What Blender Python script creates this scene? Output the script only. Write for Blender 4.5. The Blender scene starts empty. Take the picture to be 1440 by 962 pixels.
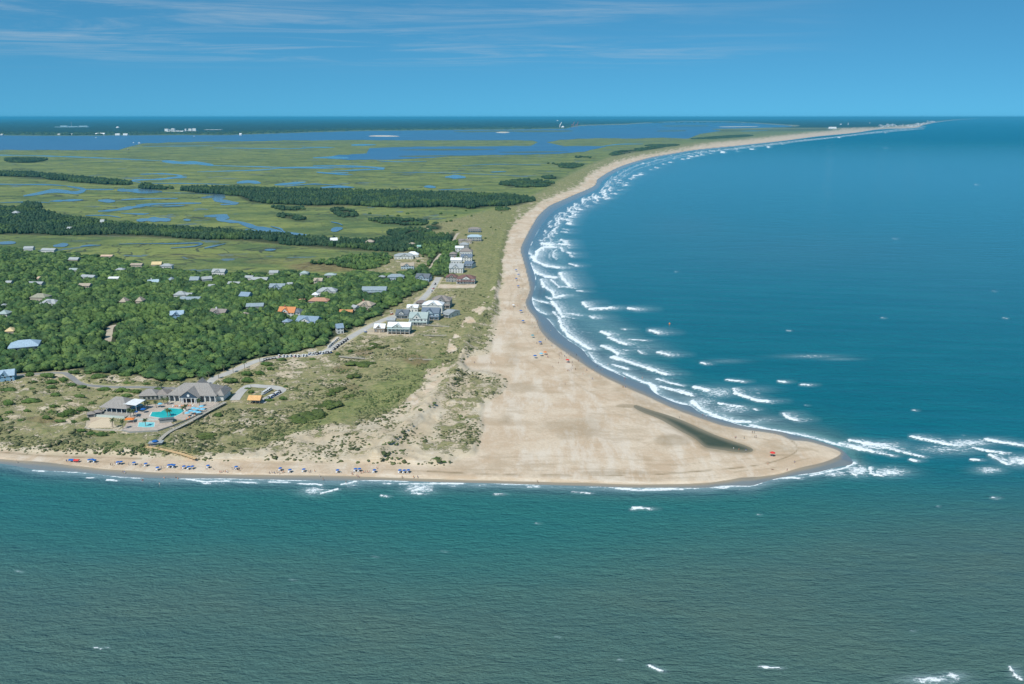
import bpy, math, random
import numpy as np
random.seed(7)
rng = np.random.default_rng(7)
scene = bpy.context.scene
COL = scene.collection

# ------------------------------------------------------------------ camera geometry
# helicopter about 200 m above the sea, looking north and 15.7 degrees down
H, F, CX, CY, YH = 200.0, 1130.0, 720.0, 481.0, 164.5
PIT = math.atan((CY - YH) / F)
cp, sp = math.cos(PIT), math.sin(PIT)
GZ = 2.5      # level of the island's ground
MZ = 1.0      # level of the marsh

def G(x, y, z=0.0):
    """surveyed position (metres east, metres north) of a photo point lying at height z"""
    dx = x - CX; dy = -(y - CY)
    wy = F * cp + dy * sp
    wz = -F * sp + dy * cp
    t = (H - z) / (-wz)
    return dx * t, wy * t

def W2P(X, Y, Z=0.0):
    h = H - Z
    fw = Y * cp + h * sp
    up = Y * sp - h * cp
    return CX + F * X / fw, CY - F * up / fw

def S(y):
    """photo pixels per metre at row y"""
    return F / (G(CX, y)[1] * cp + H * sp)

# ------------------------------------------------------------------ numpy noise
def _h(ix, iy, s):
    v = np.sin(ix * 127.1 + iy * 311.7 + s * 74.7) * 43758.5453
    return v - np.floor(v)

def vn(x, y, s=0):
    x = np.asarray(x, float); y = np.asarray(y, float)
    ix = np.floor(x); iy = np.floor(y)
    fx = x - ix; fy = y - iy
    fx = fx * fx * (3 - 2 * fx); fy = fy * fy * (3 - 2 * fy)
    a = _h(ix, iy, s); b = _h(ix + 1, iy, s); c = _h(ix, iy + 1, s); d = _h(ix + 1, iy + 1, s)
    return a + (b - a) * fx + (c - a) * fy + (a - b - c + d) * fx * fy

def fbm(x, y, s=0, o=4):
    t = 0; a = 0.5; n = 0
    for i in range(o):
        t = t + a * vn(x * 2 ** i, y * 2 ** i, s + i); n += a; a *= 0.5
    return t / n

def sstep(a, b, x):
    t = np.clip((x - a) / (b - a), 0, 1)
    return t * t * (3 - 2 * t)

def smooth(pts, n=5, closed=False):
    """Catmull-Rom through traced points"""
    p = np.array(pts, float); m = len(p); out = []
    rngi = range(m if closed else m - 1)
    for i in rngi:
        if closed:
            a, b, c, d = p[(i - 1) % m], p[i], p[(i + 1) % m], p[(i + 2) % m]
        else:
            a, b, c, d = p[max(i - 1, 0)], p[i], p[i + 1], p[min(i + 2, m - 1)]
        for k in range(n):
            t = k / n
            out.append(0.5 * ((2 * b) + (-a + c) * t + (2 * a - 5 * b + 4 * c - d) * t * t + (-a + 3 * b - 3 * c + d) * t ** 3))
    if not closed:
        out.append(p[-1])
    return np.array(out)

def inside(poly, x, y):
    p = np.asarray(poly, float)
    r = np.zeros(np.shape(x), bool)
    x0, y0 = p[-1]
    for x1, y1 in p:
        c = ((y1 > y) != (y0 > y))
        with np.errstate(divide='ignore', invalid='ignore'):
            xi = (x0 - x1) * (y - y1) / (y0 - y1 + 1e-12) + x1
        r ^= c & (x < xi)
        x0, y0 = x1, y1
    return r

def dist(poly, x, y, closed=False, ax=1.0, ay=1.0):
    p = np.asarray(poly, float)
    best = np.full(np.shape(x), 1e9)
    segs = [(p[i], p[i + 1]) for i in range(len(p) - 1)]
    if closed:
        segs.append((p[-1], p[0]))
    X = x * ax; Y = y * ay
    for a, b in segs:
        ax_, ay_ = a[0] * ax, a[1] * ay
        vx, vy = b[0] * ax - ax_, b[1] * ay - ay_
        L = vx * vx + vy * vy + 1e-9
        t = np.clip(((X - ax_) * vx + (Y - ay_) * vy) / L, 0, 1)
        d = (X - ax_ - t * vx) ** 2 + (Y - ay_ - t * vy) ** 2
        best = np.minimum(best, d)
    return np.sqrt(best)

def sd(poly, x, y):
    d = dist(poly, x, y, True)
    return np.where(inside(poly, x, y), d, -d)

def coarse(fn, gx, gy, k):
    """evaluate a smooth field on every k-th grid line and interpolate"""
    R, C = gx.shape
    ri = np.unique(np.append(np.arange(0, R, k), R - 1)); ci = np.unique(np.append(np.arange(0, C, k), C - 1))
    a = fn(gx[np.ix_(ri, ci)], gy[np.ix_(ri, ci)])
    def w(idx, n):
        q = np.arange(n); j = np.clip(np.searchsorted(idx, q, side='right') - 1, 0, len(idx) - 2)
        return j, (q - idx[j]) / (idx[j + 1] - idx[j])
    j, t = w(ri, R); a = a[j] * (1 - t)[:, None] + a[j + 1] * t[:, None]
    j, t = w(ci, C); return a[:, j] * (1 - t) + a[:, j + 1] * t

def sdc(poly, gx, gy, k=3): return coarse(lambda a, b: sd(poly, a, b), gx, gy, k)
def dsc(poly, gx, gy, k=3, **kw): return coarse(lambda a, b: dist(poly, a, b, **kw), gx, gy, k)

# ------------------------------------------------------------------ traced outlines (photo points)
WATER_E = [(1420, 164), (1360, 168.2), (1325, 171.2), (1300, 175.8), (1285, 180.2), (1237, 182.5), (1200, 187.6), (1150, 192.5), (1100, 199), (1037, 206), (1000, 210), (973, 212.5), (946, 217.5),
    (920, 222.5), (902, 227.5), (887, 232.5), (872, 239), (858, 247), (846, 256), (842, 264), (830, 271), (815, 278), (797, 287), (780, 296), (767, 309), (757, 323), (748, 340), (743, 356), (746, 370), (752, 388), (752, 404), (748, 420),
    (751, 431), (759, 441), (770, 449), (777, 457), (786, 468), (800, 479.5), (818, 491), (830, 505), (846, 516), (864, 524), (886, 534), (908, 542), (923, 554), (952, 567), (971, 571), (987, 582), (1018, 591),
    (1045, 599), (1071, 603), (1097.5, 607), (1124, 613.5), (1150, 620), (1177, 629), (1192, 640), (1199, 652), (1177, 657), (1150, 664), (1124, 667.5), (1092, 673), (1071, 679), (1055, 683), (1018, 683),
    (992, 686), (939, 686), (886, 686), (830, 684), (760, 682), (700, 680), (620, 678.5), (540, 675.5), (470, 676), (400, 675), (320, 673), (267, 673), (200, 672), (155, 669), (111, 664), (56, 661), (0, 652), (-100, 640), (-500, 620)]
DRY_E = [(1420, 164), (1360, 167.8), (1325, 170.8), (1300, 175.2), (1285, 179.7), (1237, 181.5), (1200, 186.8), (1150, 191.4), (1100, 197.8), (1037, 204.5), (1000, 208), (973, 211), (946.7, 215.5), (920, 220), (902, 224.4), (886.7, 229),
    (871, 234.4), (855.6, 242), (840, 252), (836.7, 260), (824.5, 266.7), (809, 273), (791, 281), (773, 289), (758, 302), (749, 315.5), (738, 335.5), (732, 351), (736, 367), (741, 386), (745, 404), (743, 415), (739, 425),
    (743, 436), (752, 447), (759, 463), (770, 477), (786, 489), (800, 499), (818, 511), (837, 523), (857, 534), (886, 547.5), (913, 559), (939, 571), (965.5, 582), (992, 591), (1018, 599), (1045, 604), (1071, 607),
    (1097.5, 612), (1113, 619), (1137, 621), (1158, 627), (1177, 633), (1182, 638.5), (1171, 645), (1150, 652), (1124, 658), (1097.5, 666), (1071, 670), (1045, 671.5), (1024, 675), (992, 679), (939, 681),
    (886, 681), (830, 679), (760, 677.6), (700, 676), (620, 674), (540, 671), (470, 669), (400, 668), (320, 667), (267, 665.5), (200, 663), (133, 658), (67, 650), (0, 645.5), (-100, 636), (-500, 612)]
VEG_E = [(1420, 163), (1360, 167.3), (1300, 173.5), (1265, 178.5), (1212, 180.6), (1185, 182.5), (1150, 185), (1100, 191), (1050, 197), (1000, 202), (958, 210), (924, 215.5), (893, 221), (869, 226.7), (853, 233), (835.5, 242), (824.5, 249),
    (822, 255.5), (813, 262), (795.5, 270), (775.5, 277.8), (757.8, 286.7), (742, 297.8), (729, 309), (717.8, 324.4), (713, 340), (708.6, 354), (706, 374), (706, 395), (702, 415.5), (704, 436), (699, 459),
    (694, 488), (686, 499), (655, 505), (664, 516), (697, 523), (716, 537), (704, 557), (686, 570), (680.5, 583), (683.6, 604), (677.5, 621), (670, 641), (647, 646), (638, 651), (620, 657), (540, 654), (430, 652), (330, 651), (278, 649), (222, 646), (178, 643), (133, 641), (67, 640), (0, 635), (-100, 628), (-500, 605)]
CORN = [(-500, 150), (1420, 150)]
WATER = np.vstack([smooth(WATER_E, 4), CORN])
DRY = np.vstack([smooth(DRY_E, 4), CORN])
VEG = np.vstack([smooth(VEG_E, 4), CORN])

RIVER = [(-500, 190.5), (0, 190.3), (60, 190.8), (133, 190.7), (233, 190), (317, 190), (380, 188), (440, 186), (504, 184.2), (600, 183.2), (660, 182.6), (705, 182.5), (795, 181), (805, 178.5), (817, 176.7), (878, 175.2), (900, 173.6),
    (960, 171.2), (1020, 171.4), (1070, 174), (1125, 177.5), (1100, 179), (1040, 180.6), (1000, 181.5), (1015, 184), (985, 188.5), (969, 195), (924, 193.5), (902, 195), (865, 194.3), (835, 194.5), (787, 196.7), (768, 200), (792, 205.5), (855, 205.5),
    (823, 213.5), (775, 216.7), (695, 218), (640, 219), (616, 221.5), (552, 224.7), (488, 224.7), (453, 222.5), (478, 218), (517, 216), (520, 208.7), (568, 206.5), (640, 206), (695, 205.5), (747, 205), (757, 200), (750, 197.8),
    (700, 197), (600, 197.4), (504, 197), (440, 197.5), (400, 197.5), (330, 199), (267, 199.5), (200, 202), (180, 206), (167, 211), (100, 211.3), (0, 210.7), (-500, 210)]
MAIN = [(-500, 190.5), (0, 190.3), (60, 190.8), (133, 190.7), (233, 190), (317, 190), (380, 188), (440, 186), (504, 184.2), (600, 183.2), (660, 182.6), (705, 182.5), (795, 181), (805, 178.5), (817, 176.7), (878, 175.2), (900, 173.6),
    (960, 171.2), (1020, 171.4), (1070, 174), (1125, 177.5), (1100, 179), (1040, 180.6), (1180, 181), (1230, 179.8), (1262, 178), (1300, 173.5), (1340, 169), (1420, 163), (1420, 150), (-500, 150)]

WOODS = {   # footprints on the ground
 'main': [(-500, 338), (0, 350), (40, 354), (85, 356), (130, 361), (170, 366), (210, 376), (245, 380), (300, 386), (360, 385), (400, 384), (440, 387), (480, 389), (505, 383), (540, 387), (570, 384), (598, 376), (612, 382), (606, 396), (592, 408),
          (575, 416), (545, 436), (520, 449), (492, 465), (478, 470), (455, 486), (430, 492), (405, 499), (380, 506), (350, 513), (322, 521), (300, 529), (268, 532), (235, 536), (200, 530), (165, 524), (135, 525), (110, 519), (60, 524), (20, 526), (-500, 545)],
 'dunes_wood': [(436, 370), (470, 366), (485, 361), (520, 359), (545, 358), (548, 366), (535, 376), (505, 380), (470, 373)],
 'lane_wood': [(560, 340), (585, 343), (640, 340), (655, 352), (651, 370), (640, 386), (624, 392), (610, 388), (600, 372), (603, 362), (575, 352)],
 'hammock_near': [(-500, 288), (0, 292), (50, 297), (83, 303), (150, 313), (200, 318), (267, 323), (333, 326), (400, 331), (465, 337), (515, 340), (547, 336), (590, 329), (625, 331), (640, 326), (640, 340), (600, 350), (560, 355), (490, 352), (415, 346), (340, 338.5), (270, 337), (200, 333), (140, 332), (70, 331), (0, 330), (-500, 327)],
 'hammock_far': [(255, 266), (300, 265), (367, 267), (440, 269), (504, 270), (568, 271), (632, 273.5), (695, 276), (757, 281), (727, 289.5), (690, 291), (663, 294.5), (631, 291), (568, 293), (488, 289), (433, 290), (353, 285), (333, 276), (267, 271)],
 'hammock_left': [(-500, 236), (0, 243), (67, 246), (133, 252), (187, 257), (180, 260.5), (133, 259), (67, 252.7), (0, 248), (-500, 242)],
 'w1': [(198, 259), (215, 261), (218, 263.5), (200, 262)], 'w2': [(7, 224), (40, 223), (67, 224), (50, 228.5), (15, 228.5)],
 'w3': [(523, 308.5), (560, 308), (600, 311), (600, 316), (568, 317), (523, 312.5)], 'w4': [(601, 319), (612, 315), (623, 319), (620, 323.5), (605, 324)],
 'w5': [(702, 258), (735, 253), (762, 254), (784, 261), (745, 263.5), (715, 262.5)], 'w6': [(762, 249), (780, 247.5), (792, 249.5), (770, 252)],
 'w7': [(764, 230), (790, 230.5), (822, 230.8), (806, 236.7), (787, 235.5), (785, 232)], 'w8': [(809, 220.3), (840, 221.3), (838, 223), (810, 222)],
 'w9': [(858, 216.5), (880, 211), (951, 204), (924, 209), (891, 214), (864, 219)], 'w10': [(911, 204), (951, 203.5), (950, 205.5), (913, 206)],
 'w11': [(971, 195.5), (1000, 192.5), (1050, 189.7), (1055, 191.7), (1000, 195.4)], 'w12': [(1000, 183.2), (1170, 181.5), (1170, 183), (1000, 184.6)],
 'w13': [(698, 294), (713, 293.5), (715, 297), (700, 297.5)], 'w14': [(383, 292), (410, 291), (427, 294.5), (400, 296)], 'w15': [(383, 302), (400, 301), (433, 308.5), (425, 311), (400, 307)],
 'w16': [(465, 296), (480, 293.5), (503, 300), (500, 306), (478, 305)], 'w17': [(545, 327), (575, 322), (607, 325), (600, 331), (560, 334)],
 'w18': [(0, 302), (5, 300), (0, 299)], 'w19': [(34, 288), (55, 288), (57, 293), (36, 293)], 'w20': [(200, 263.5), (240, 264.5), (238, 266.5), (205, 266)],
}

ROAD = [(286, 549), (291, 541), (300, 533), (315, 527), (330, 521), (350, 512), (370, 505.5), (400, 501.5), (430, 500), (452, 497), (470, 488), (490, 476), (520, 459), (545, 448), (565, 441), (588, 426), (604, 410), (611, 400), (617, 390)]
LANE = [(-60, 532), (19, 528), (51, 526), (87, 524.5), (99, 529.5), (110, 538), (124, 542), (160, 544.5), (200, 544.5), (235, 546), (262, 547), (284, 548)]
LOOP = [(330, 563), (338, 552), (350, 543), (369, 543.5), (387, 545), (397, 549), (391, 553), (374, 561.5), (366, 567)]
TRACK1 = [(603, 381), (612, 367), (620, 357)]
TRACK2 = [(637, 341), (641, 332), (646, 326)]

# ------------------------------------------------------------------ grids
LU = np.arange(-320, 1470, 1.5)
LV = np.concatenate([np.arange(166.5, 176, 0.25), np.arange(176, 205, 0.5), np.arange(205, 712, 1.0)])
lx, ly = np.meshgrid(LU, LV)

sdW = sdc(WATER, lx, ly, 2)
sdD = sdc(DRY, lx, ly, 2)
sdV = sdc(VEG, lx, ly, 2)
sdR = sdc(RIVER, lx, ly)
sdM = sdc(MAIN, lx, ly, 2)
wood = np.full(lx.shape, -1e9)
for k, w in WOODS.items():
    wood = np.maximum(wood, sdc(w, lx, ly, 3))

MARSH_LINE = [(-500, 170), (1180, 181.5), (1100, 189), (1000, 198), (950, 204), (900, 211), (862, 219), (825, 233), (795, 248), (765, 266), (735, 282), (700, 293), (668, 300), (645, 306), (610, 314), (585, 322), (555, 334), (520, 337), (-500, 300)]
MARSH2 = [(-500, 326), (0, 328), (200, 333), (340, 338), (420, 346), (490, 352), (560, 355), (566, 361), (545, 358), (485, 360), (440, 370), (470, 374), (505, 382), (480, 388), (440, 387), (300, 386), (200, 376), (130, 362), (40, 354), (-500, 340)]
sdMa = np.maximum(sdc(MARSH_LINE, lx, ly), sdc(MARSH2, lx, ly))
marsh = sstep(-4, 3, sdMa)
rd = np.minimum(np.minimum(dsc(ROAD, lx, ly, ax=.6), dsc(LANE, lx, ly, ax=.6)), dsc(LOOP, lx, ly, ax=.6))
CLUB = [(128, 585), (165, 566), (200, 553), (236, 545), (325, 548), (372, 552), (372, 570), (318, 572), (262, 592), (225, 608), (170, 607), (130, 600)]
SITES = [[(508, 462), (545, 448), (600, 425), (645, 425), (645, 445), (600, 462), (580, 473), (510, 473)], [(615, 400), (640, 330), (680, 320), (675, 400), (640, 404)]]
pad = sdc(CLUB, lx, ly)
for s_ in SITES:
    pad = np.maximum(pad, sdc(s_, lx, ly))
flat = np.maximum(sstep(6, 2, rd), sstep(-6, 0, pad))

# base level (smooth) of the land
base = np.clip(sdW * 0.16, -3.0, 1.5)
base = base + (GZ - 1.5) * sstep(0, 10, sdV) * (1 - marsh) * sstep(4, 12, sdW)
base = base - (1.5 - MZ) * marsh * sstep(3, 10, sdW)
mainm = sstep(0, 1.0, sdM)

LAGOON = [(893, 571.5), (907, 576), (939, 585.7), (965.5, 596), (992, 608), (1023.6, 620), (1044.7, 626.6), (1058, 633), (1044.7, 635.4), (1007.7, 631), (992, 628), (979, 617), (960, 606), (934, 590), (907.5, 579.5)]
sdL = sdc(smooth(LAGOON, 3, True), lx, ly, 2)
base = base - 0.35 * sstep(-6, 3, sdL)

X, Y = G(lx, ly, np.maximum(base, -0.5))
# dunes: hummocks plus the tall foredune ridge
RIDGE = [(716, 330), (708, 380), (695, 425), (672, 452), (655, 478), (652, 505), (640, 530), (612, 562), (585, 590), (560, 615), (530, 640)]
ridge = np.exp(-(dsc(RIDGE, lx, ly) / 9.0) ** 2)
dune = sstep(0, 8, sdV) * (1 - marsh) * (1 - sstep(-3, 2, wood)) * (1 - flat) * sstep(200, 240, ly)
hum = (fbm(X / 17, Y / 22, 3, 4) - 0.5) * 4.2 + (1 - np.abs(fbm(X / 9 + 5, Y / 11, 9, 3) * 2 - 1)) * 1.5 - 0.8
RIDZ = sstep(640, 560, ly)
z = base + dune * np.maximum(hum, -1.2) * 0.9 + ridge * dune * (1.6 + 3.6 * (fbm(X / 14, Y / 14, 21, 3)))
z = z + (fbm(X / 25, Y / 25, 31, 2) - .5) * 0.15 * sstep(4, 12, sdW) * (1 - flat)
# gentle berms on the bare sand
z = z + 0.25 * sstep(5, 12, sdD) * (1 - sstep(-4, 4, sdV)) * (fbm(X / 60, Y / 60, 41, 3) - .5)
z = z - 1.2 * np.exp(-((sdMa) / 2.0) ** 2) * 0
z = z + mainm * (9 + 10 * fbm(X / 300, Y / 700, 51, 3))
z = np.where(sdR > 0, np.minimum(z, .7), z)

def samp(arr, x, y):
    j = np.clip(np.round((np.asarray(x) - LU[0]) / 1.5).astype(int), 0, len(LU) - 1)
    i = np.clip(np.searchsorted(LV, y), 0, len(LV) - 1)
    return arr[i, j]

def ground_at(x, y, z0=GZ):
    """world point and terrain height under a traced photo point"""
    gx, gy = G(x, y, z0)
    px, py = W2P(gx, gy, z0)
    zz = float(samp(z, px, py))
    return gx, gy, zz

# cover of dune grass 0..1
cov = np.full(lx.shape, 0.61)
def region(poly, val, f=8, arr=None):
    global cov
    w = sstep(-f, f, sdc(poly, lx, ly))
    cov = cov * (1 - w) + val * w
region([(600, 300), (720, 290), (712, 420), (690, 440), (660, 470), (610, 480), (640, 420)], 0.82, 8)
region([(720, 290), (800, 262), (840, 240), (1000, 200), (1180, 183), (1180, 170), (820, 225), (700, 290)], 0.68, 5)
region([(655, 300), (720, 300), (700, 340), (660, 345)], .75, 8)
region([(0, 545), (140, 545), (140, 600), (0, 600)], 0.58, 12)
region([(430, 470), (560, 470), (560, 540), (430, 545)], 0.60, 10)
region([(520, 520), (600, 490), (650, 490), (640, 515), (590, 555), (520, 590), (400, 620), (300, 640), (330, 620), (440, 590)], 0.92, 8)
region([(560, 495), (600, 500), (585, 525), (560, 530)], .95, 6)
region([(-200, 615), (140, 612), (260, 625), (300, 645), (-200, 640)], 0.68, 8)
region([(690, 440), (704, 425), (700, 470), (690, 498), (650, 500), (650, 480)], 0.58, 5)
region([(655, 508), (720, 538), (700, 560), (690, 640), (620, 655), (560, 650), (600, 580), (640, 530)], 0.50, 5)
region([(300, 648), (420, 605), (520, 590), (600, 545), (640, 560), (600, 655), (440, 654)], 0.36, 8)
region([(560, 600), (610, 560), (625, 580), (590, 620), (600, 650), (560, 650)], 0.24, 5)
region([(600, 520), (640, 515), (600, 565), (575, 575)], 0.34, 6)
region([(515, 464), (582, 468), (580, 472), (515, 470)], .2, 2)
region([(615, 400), (670, 400), (668, 405), (616, 406)], .05, 1.5)
region([(700, 395), (706, 395), (700, 420), (682, 445), (690, 440)], .3, 3)
region([(128, 585), (157, 586), (160, 600), (120, 601)], .0, 3)
for (bx, by, r, v) in [(352, 511, 14, .2), (415, 512, 12, .15), (455, 507, 8, .2), (200, 530, 14, .35), (160, 534, 14, .35), (70, 524.5, 14, .2), (112, 531, 6, .1), (470, 478, 10, .3), (60, 575, 10, .35), (120, 575, 14, .45), (400, 528, 14, .3),
                        (640, 545, 8, .2), (660, 590, 10, .3), (610, 640, 12, .15), (560, 640, 10, .2), (575, 375, 22, .6)]:
    w = np.exp(-(((lx - bx) / r) ** 2 + ((ly - by) / (r * .45)) ** 2))
    cov = cov * (1 - w) + v * w
# narrow sandy blow-outs on the ridge
for a in [[(690, 425), (672, 440), (655, 462), (640, 480)], [(640, 482), (632, 500), (624, 512)], [(628, 512), (600, 545), (570, 580)], [(700, 410), (688, 425)]]:
    w = sstep(11, 4, dsc(a, lx, ly) + 12 * (fbm(X / 8, Y / 20, 78, 4) - .5)) * sstep(.47, .55, fbm(X / 7 + Y / 30, Y / 24 - X / 20, 77, 4))
    cov = cov * (1 - w) + .05 * w
cov = cov * (.35 + .65 * sstep(0, 16, sdV + 8 * (fbm(X / 18, Y / 30, 62, 3) - .5)) + .65 * (1 - sstep(400, 470, ly)) * (1 - sstep(0, 16, sdV))) * sstep(-5, 4, sdV + 12 * (fbm(X / 8, Y / 12, 61, 4) - .5))
cov = np.where(sdV < -8, 0, cov)
lushm = np.exp(-(((lx - 500) / 140) ** 2 + ((ly - 560) / 40) ** 2))
lush = np.clip(sstep(640, 705, lx) * sstep(500, 430, ly) * .5 + sstep(0, 1, sdc([(380, 615), (520, 540), (600, 495), (640, 500), (590, 560), (480, 600), (330, 640)], lx, ly) / 12) * .8, 0, 1)
brown = np.zeros(lx.shape)
for (bx, by, rx, ry, v) in [(585, 507, 18, 9, 1), (512, 497, 14, 5, .8), (480, 520, 16, 6, .7), (495, 545, 14, 6, .7), (60, 590, 26, 5, .8), (455, 375, 55, 7, .9), (400, 368, 60, 4, .35), (520, 360, 30, 2.5, .8), (440, 500, 10, 4, .4), (560, 500, 20, 4, .4),
                            (460, 290, 40, 2, .5), (300, 360, 80, 4, .2)]:
    brown = np.maximum(brown, v * sstep(1.15, .75, np.sqrt(((lx - bx) / rx) ** 2 + ((ly - by) / ry) ** 2) + .5 * (fbm(X / 20, Y / 20, 5, 3) - .5)))
wet = sstep(0.6, -0.6, sdD + 1.0 * (fbm(X / 14, Y / 14, 15, 3) - .5)) * (sdW > -20)
wet = np.where(ly < 300, sstep(.2, -.4, sdD), wet)
damp = np.zeros(lx.shape)
damp = np.maximum(damp, .6 * sstep(-8, 0, sdL + 6 * (fbm(X / 20, Y / 40, 8, 3) - .5)))
for (bx, by, rx, ry, v) in [(930, 620, 34, 9, .4), (712, 592, 18, 14, .4), (884, 571, 14, 2, .5), (740, 545, 30, 12, .22), (800, 600, 60, 14, .25), (870, 665, 60, 4, .35), (720, 500, 14, 20, .2), (1100, 640, 30, 2, .3)]:
    damp = np.maximum(damp, v * sstep(1.15, .45, np.sqrt(((lx - bx) / rx) ** 2 + ((ly - by) / ry) ** 2) + 2.0 * (fbm(X / 22, Y / 40, 18, 6) - .5)))
# sinuous wrack line round the tip
WR = smooth([(1112, 619), (1122, 630), (1112, 640), (1085, 650), (1045, 657), (980, 663), (900, 668), (800, 668), (700, 667), (600, 663)], 4)
damp = np.maximum(damp, .85 * np.exp(-(dsc(WR, lx, ly, 2) / 1.1) ** 2) * sstep(.35, .6, fbm(X / 12, Y / 12, 28, 3)))
WR2 = smooth([(740, 400), (733, 425), (745, 452), (770, 486), (820, 520), (880, 552), (960, 588), (1030, 610), (1090, 626), (1112, 634)], 4)
damp = np.maximum(damp, .28 * np.exp(-(dsc(WR2, lx, ly, 2) / 7) ** 2) * sstep(.3, .65, fbm(X / 16, Y / 16, 29, 4)))
for off, st_, ln in ((9, .3, 10), (17, .22, 14), (26, .2, 18), (40, .16, 22)):
    d_ = sdD - off - 5 * (fbm(X / 55, Y / 90, 60 + off, 3) - .5) * (off / 9)
    damp = np.maximum(damp, st_ * np.exp(-(d_ / .9) ** 2) * sstep(.4, .55, fbm(X / ln, Y / ln, 80 + off, 3)) * sstep(-2, -8, sdV) * sstep(330, 400, ly))
WR3 = [(-300, 630), (0, 636), (67, 641.5), (133, 643.5), (200, 645)]
damp = np.maximum(damp, .9 * np.exp(-(dsc(WR3, lx, ly, 2) / .9) ** 2) * sstep(.3, .5, fbm(X / 6, Y / 6, 30, 2)))
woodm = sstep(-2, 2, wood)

def attr(me, name, v):
    a = me.attributes.new(name, 'FLOAT', 'POINT')
    a.data.foreach_set('value', np.ascontiguousarray(v, dtype=np.float32))

def mesh_np(name, V, Fc, n=4):
    me = bpy.data.meshes.new(name)
    V = np.ascontiguousarray(V, dtype=np.float32); Fc = np.ascontiguousarray(Fc, dtype=np.int32)
    me.vertices.add(len(V)); me.vertices.foreach_set('co', V.ravel())
    me.loops.add(Fc.size); me.loops.foreach_set('vertex_index', Fc.ravel())
    me.polygons.add(len(Fc)); me.polygons.foreach_set('loop_start', np.arange(0, Fc.size, n, dtype=np.int32))
    me.update(calc_edges=True)
    return me

def link(name, me, mat=None, parent=None, smooth_=False):
    o = bpy.data.objects.new(name, me); COL.objects.link(o)
    if mat is not None and me is not None:
        me.materials.append(mat)
    if parent is not None:
        o.parent = parent
    if smooth_:
        me.polygons.foreach_set('use_smooth', np.ones(len(me.polygons), bool))
    return o

def tag(o, label=None, cat=None, group=None, kind=None):
    if label: o['label'] = label
    if cat: o['category'] = cat
    if group: o['group'] = group
    if kind: o['kind'] = kind
    return o

def grid_object(name, xs, ys, zs, keep, mats, attrs):
    R, C = xs.shape
    idx = np.arange(R * C).reshape(R, C)
    q = np.stack([idx[1:, :-1], idx[1:, 1:], idx[:-1, 1:], idx[:-1, :-1]], -1)[keep]
    used = np.unique(q)
    rem = np.full(R * C, -1); rem[used] = np.arange(len(used))
    V = np.stack([xs.ravel()[used], ys.ravel()[used], zs.ravel()[used]], -1)
    me = mesh_np(name, V, rem[q])
    for k, a in attrs.items():
        attr(me, k, a.ravel()[used])
    o = link(name, me, mats, None, True)
    return o

# ------------------------------------------------------------------ node helper
class N:
    def __init__(s, tree): s.t = tree; s.n = tree.nodes; s.l = tree.links
    def new(s, typ, **kw):
        n = s.n.new(typ)
        for k, v in kw.items(): setattr(n, k, v)
        return n
    def put(s, sock, v):
        if hasattr(v, 'is_output'): s.l.new(v, sock)
        elif isinstance(v, (tuple, list)) and len(v) == 3 and sock.type == 'RGBA': sock.default_value = (*v, 1)
        else: sock.default_value = v
    def m(s, op, a, b=None, c=None, clamp=False):
        n = s.new('ShaderNodeMath', operation=op); n.use_clamp = clamp
        s.put(n.inputs[0], a)
        if b is not None: s.put(n.inputs[1], b)
        if c is not None: s.put(n.inputs[2], c)
        return n.outputs[0]
    def mix(s, f, a, b, blend='MIX'):
        n = s.new('ShaderNodeMix', data_type='RGBA', blend_type=blend)
        s.put(n.inputs[0], f); s.put(n.inputs[6], a); s.put(n.inputs[7], b)
        return n.outputs[2]
    def ss(s, x, lo, hi, a=0.0, b=1.0):
        n = s.new('ShaderNodeMapRange', interpolation_type='SMOOTHSTEP')
        s.put(n.inputs[0], x); s.put(n.inputs[1], lo); s.put(n.inputs[2], hi); s.put(n.inputs[3], a); s.put(n.inputs[4], b)
        return n.outputs[0]
    def noise(s, vec, scale, detail=4, rough=.55, dist=0.0):
        n = s.new('ShaderNodeTexNoise'); s.put(n.inputs['Vector'], vec)
        n.inputs['Scale'].default_value = scale; n.inputs['Detail'].default_value = detail
        n.inputs['Roughness'].default_value = rough; n.inputs['Distortion'].default_value = dist
        return n.outputs[0]
    def map(s, vec, scale=(1, 1, 1), rot=0.0, loc=(0, 0, 0)):
        n = s.new('ShaderNodeMapping'); s.put(n.inputs[0], vec)
        n.inputs[1].default_value = loc; n.inputs[2].default_value = (0, 0, rot); n.inputs[3].default_value = scale
        return n.outputs[0]
    def att(s, name): return s.new('ShaderNodeAttribute', attribute_name=name).outputs['Fac']
    def pos(s): return s.new('ShaderNodeNewGeometry').outputs['Position']
    def bump(s, h, strength=1.0, dist=1.0, nrm=None):
        n = s.new('ShaderNodeBump'); n.inputs['Strength'].default_value = strength; n.inputs['Distance'].default_value = dist
        s.put(n.inputs['Height'], h)
        if nrm is not None: s.put(n.inputs['Normal'], nrm)
        return n.outputs[0]

def newmat(name):
    m = bpy.data.materials.new(name); m.use_nodes = True
    n = N(m.node_tree)
    b = m.node_tree.nodes['Principled BSDF']
    return m, n, b

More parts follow.
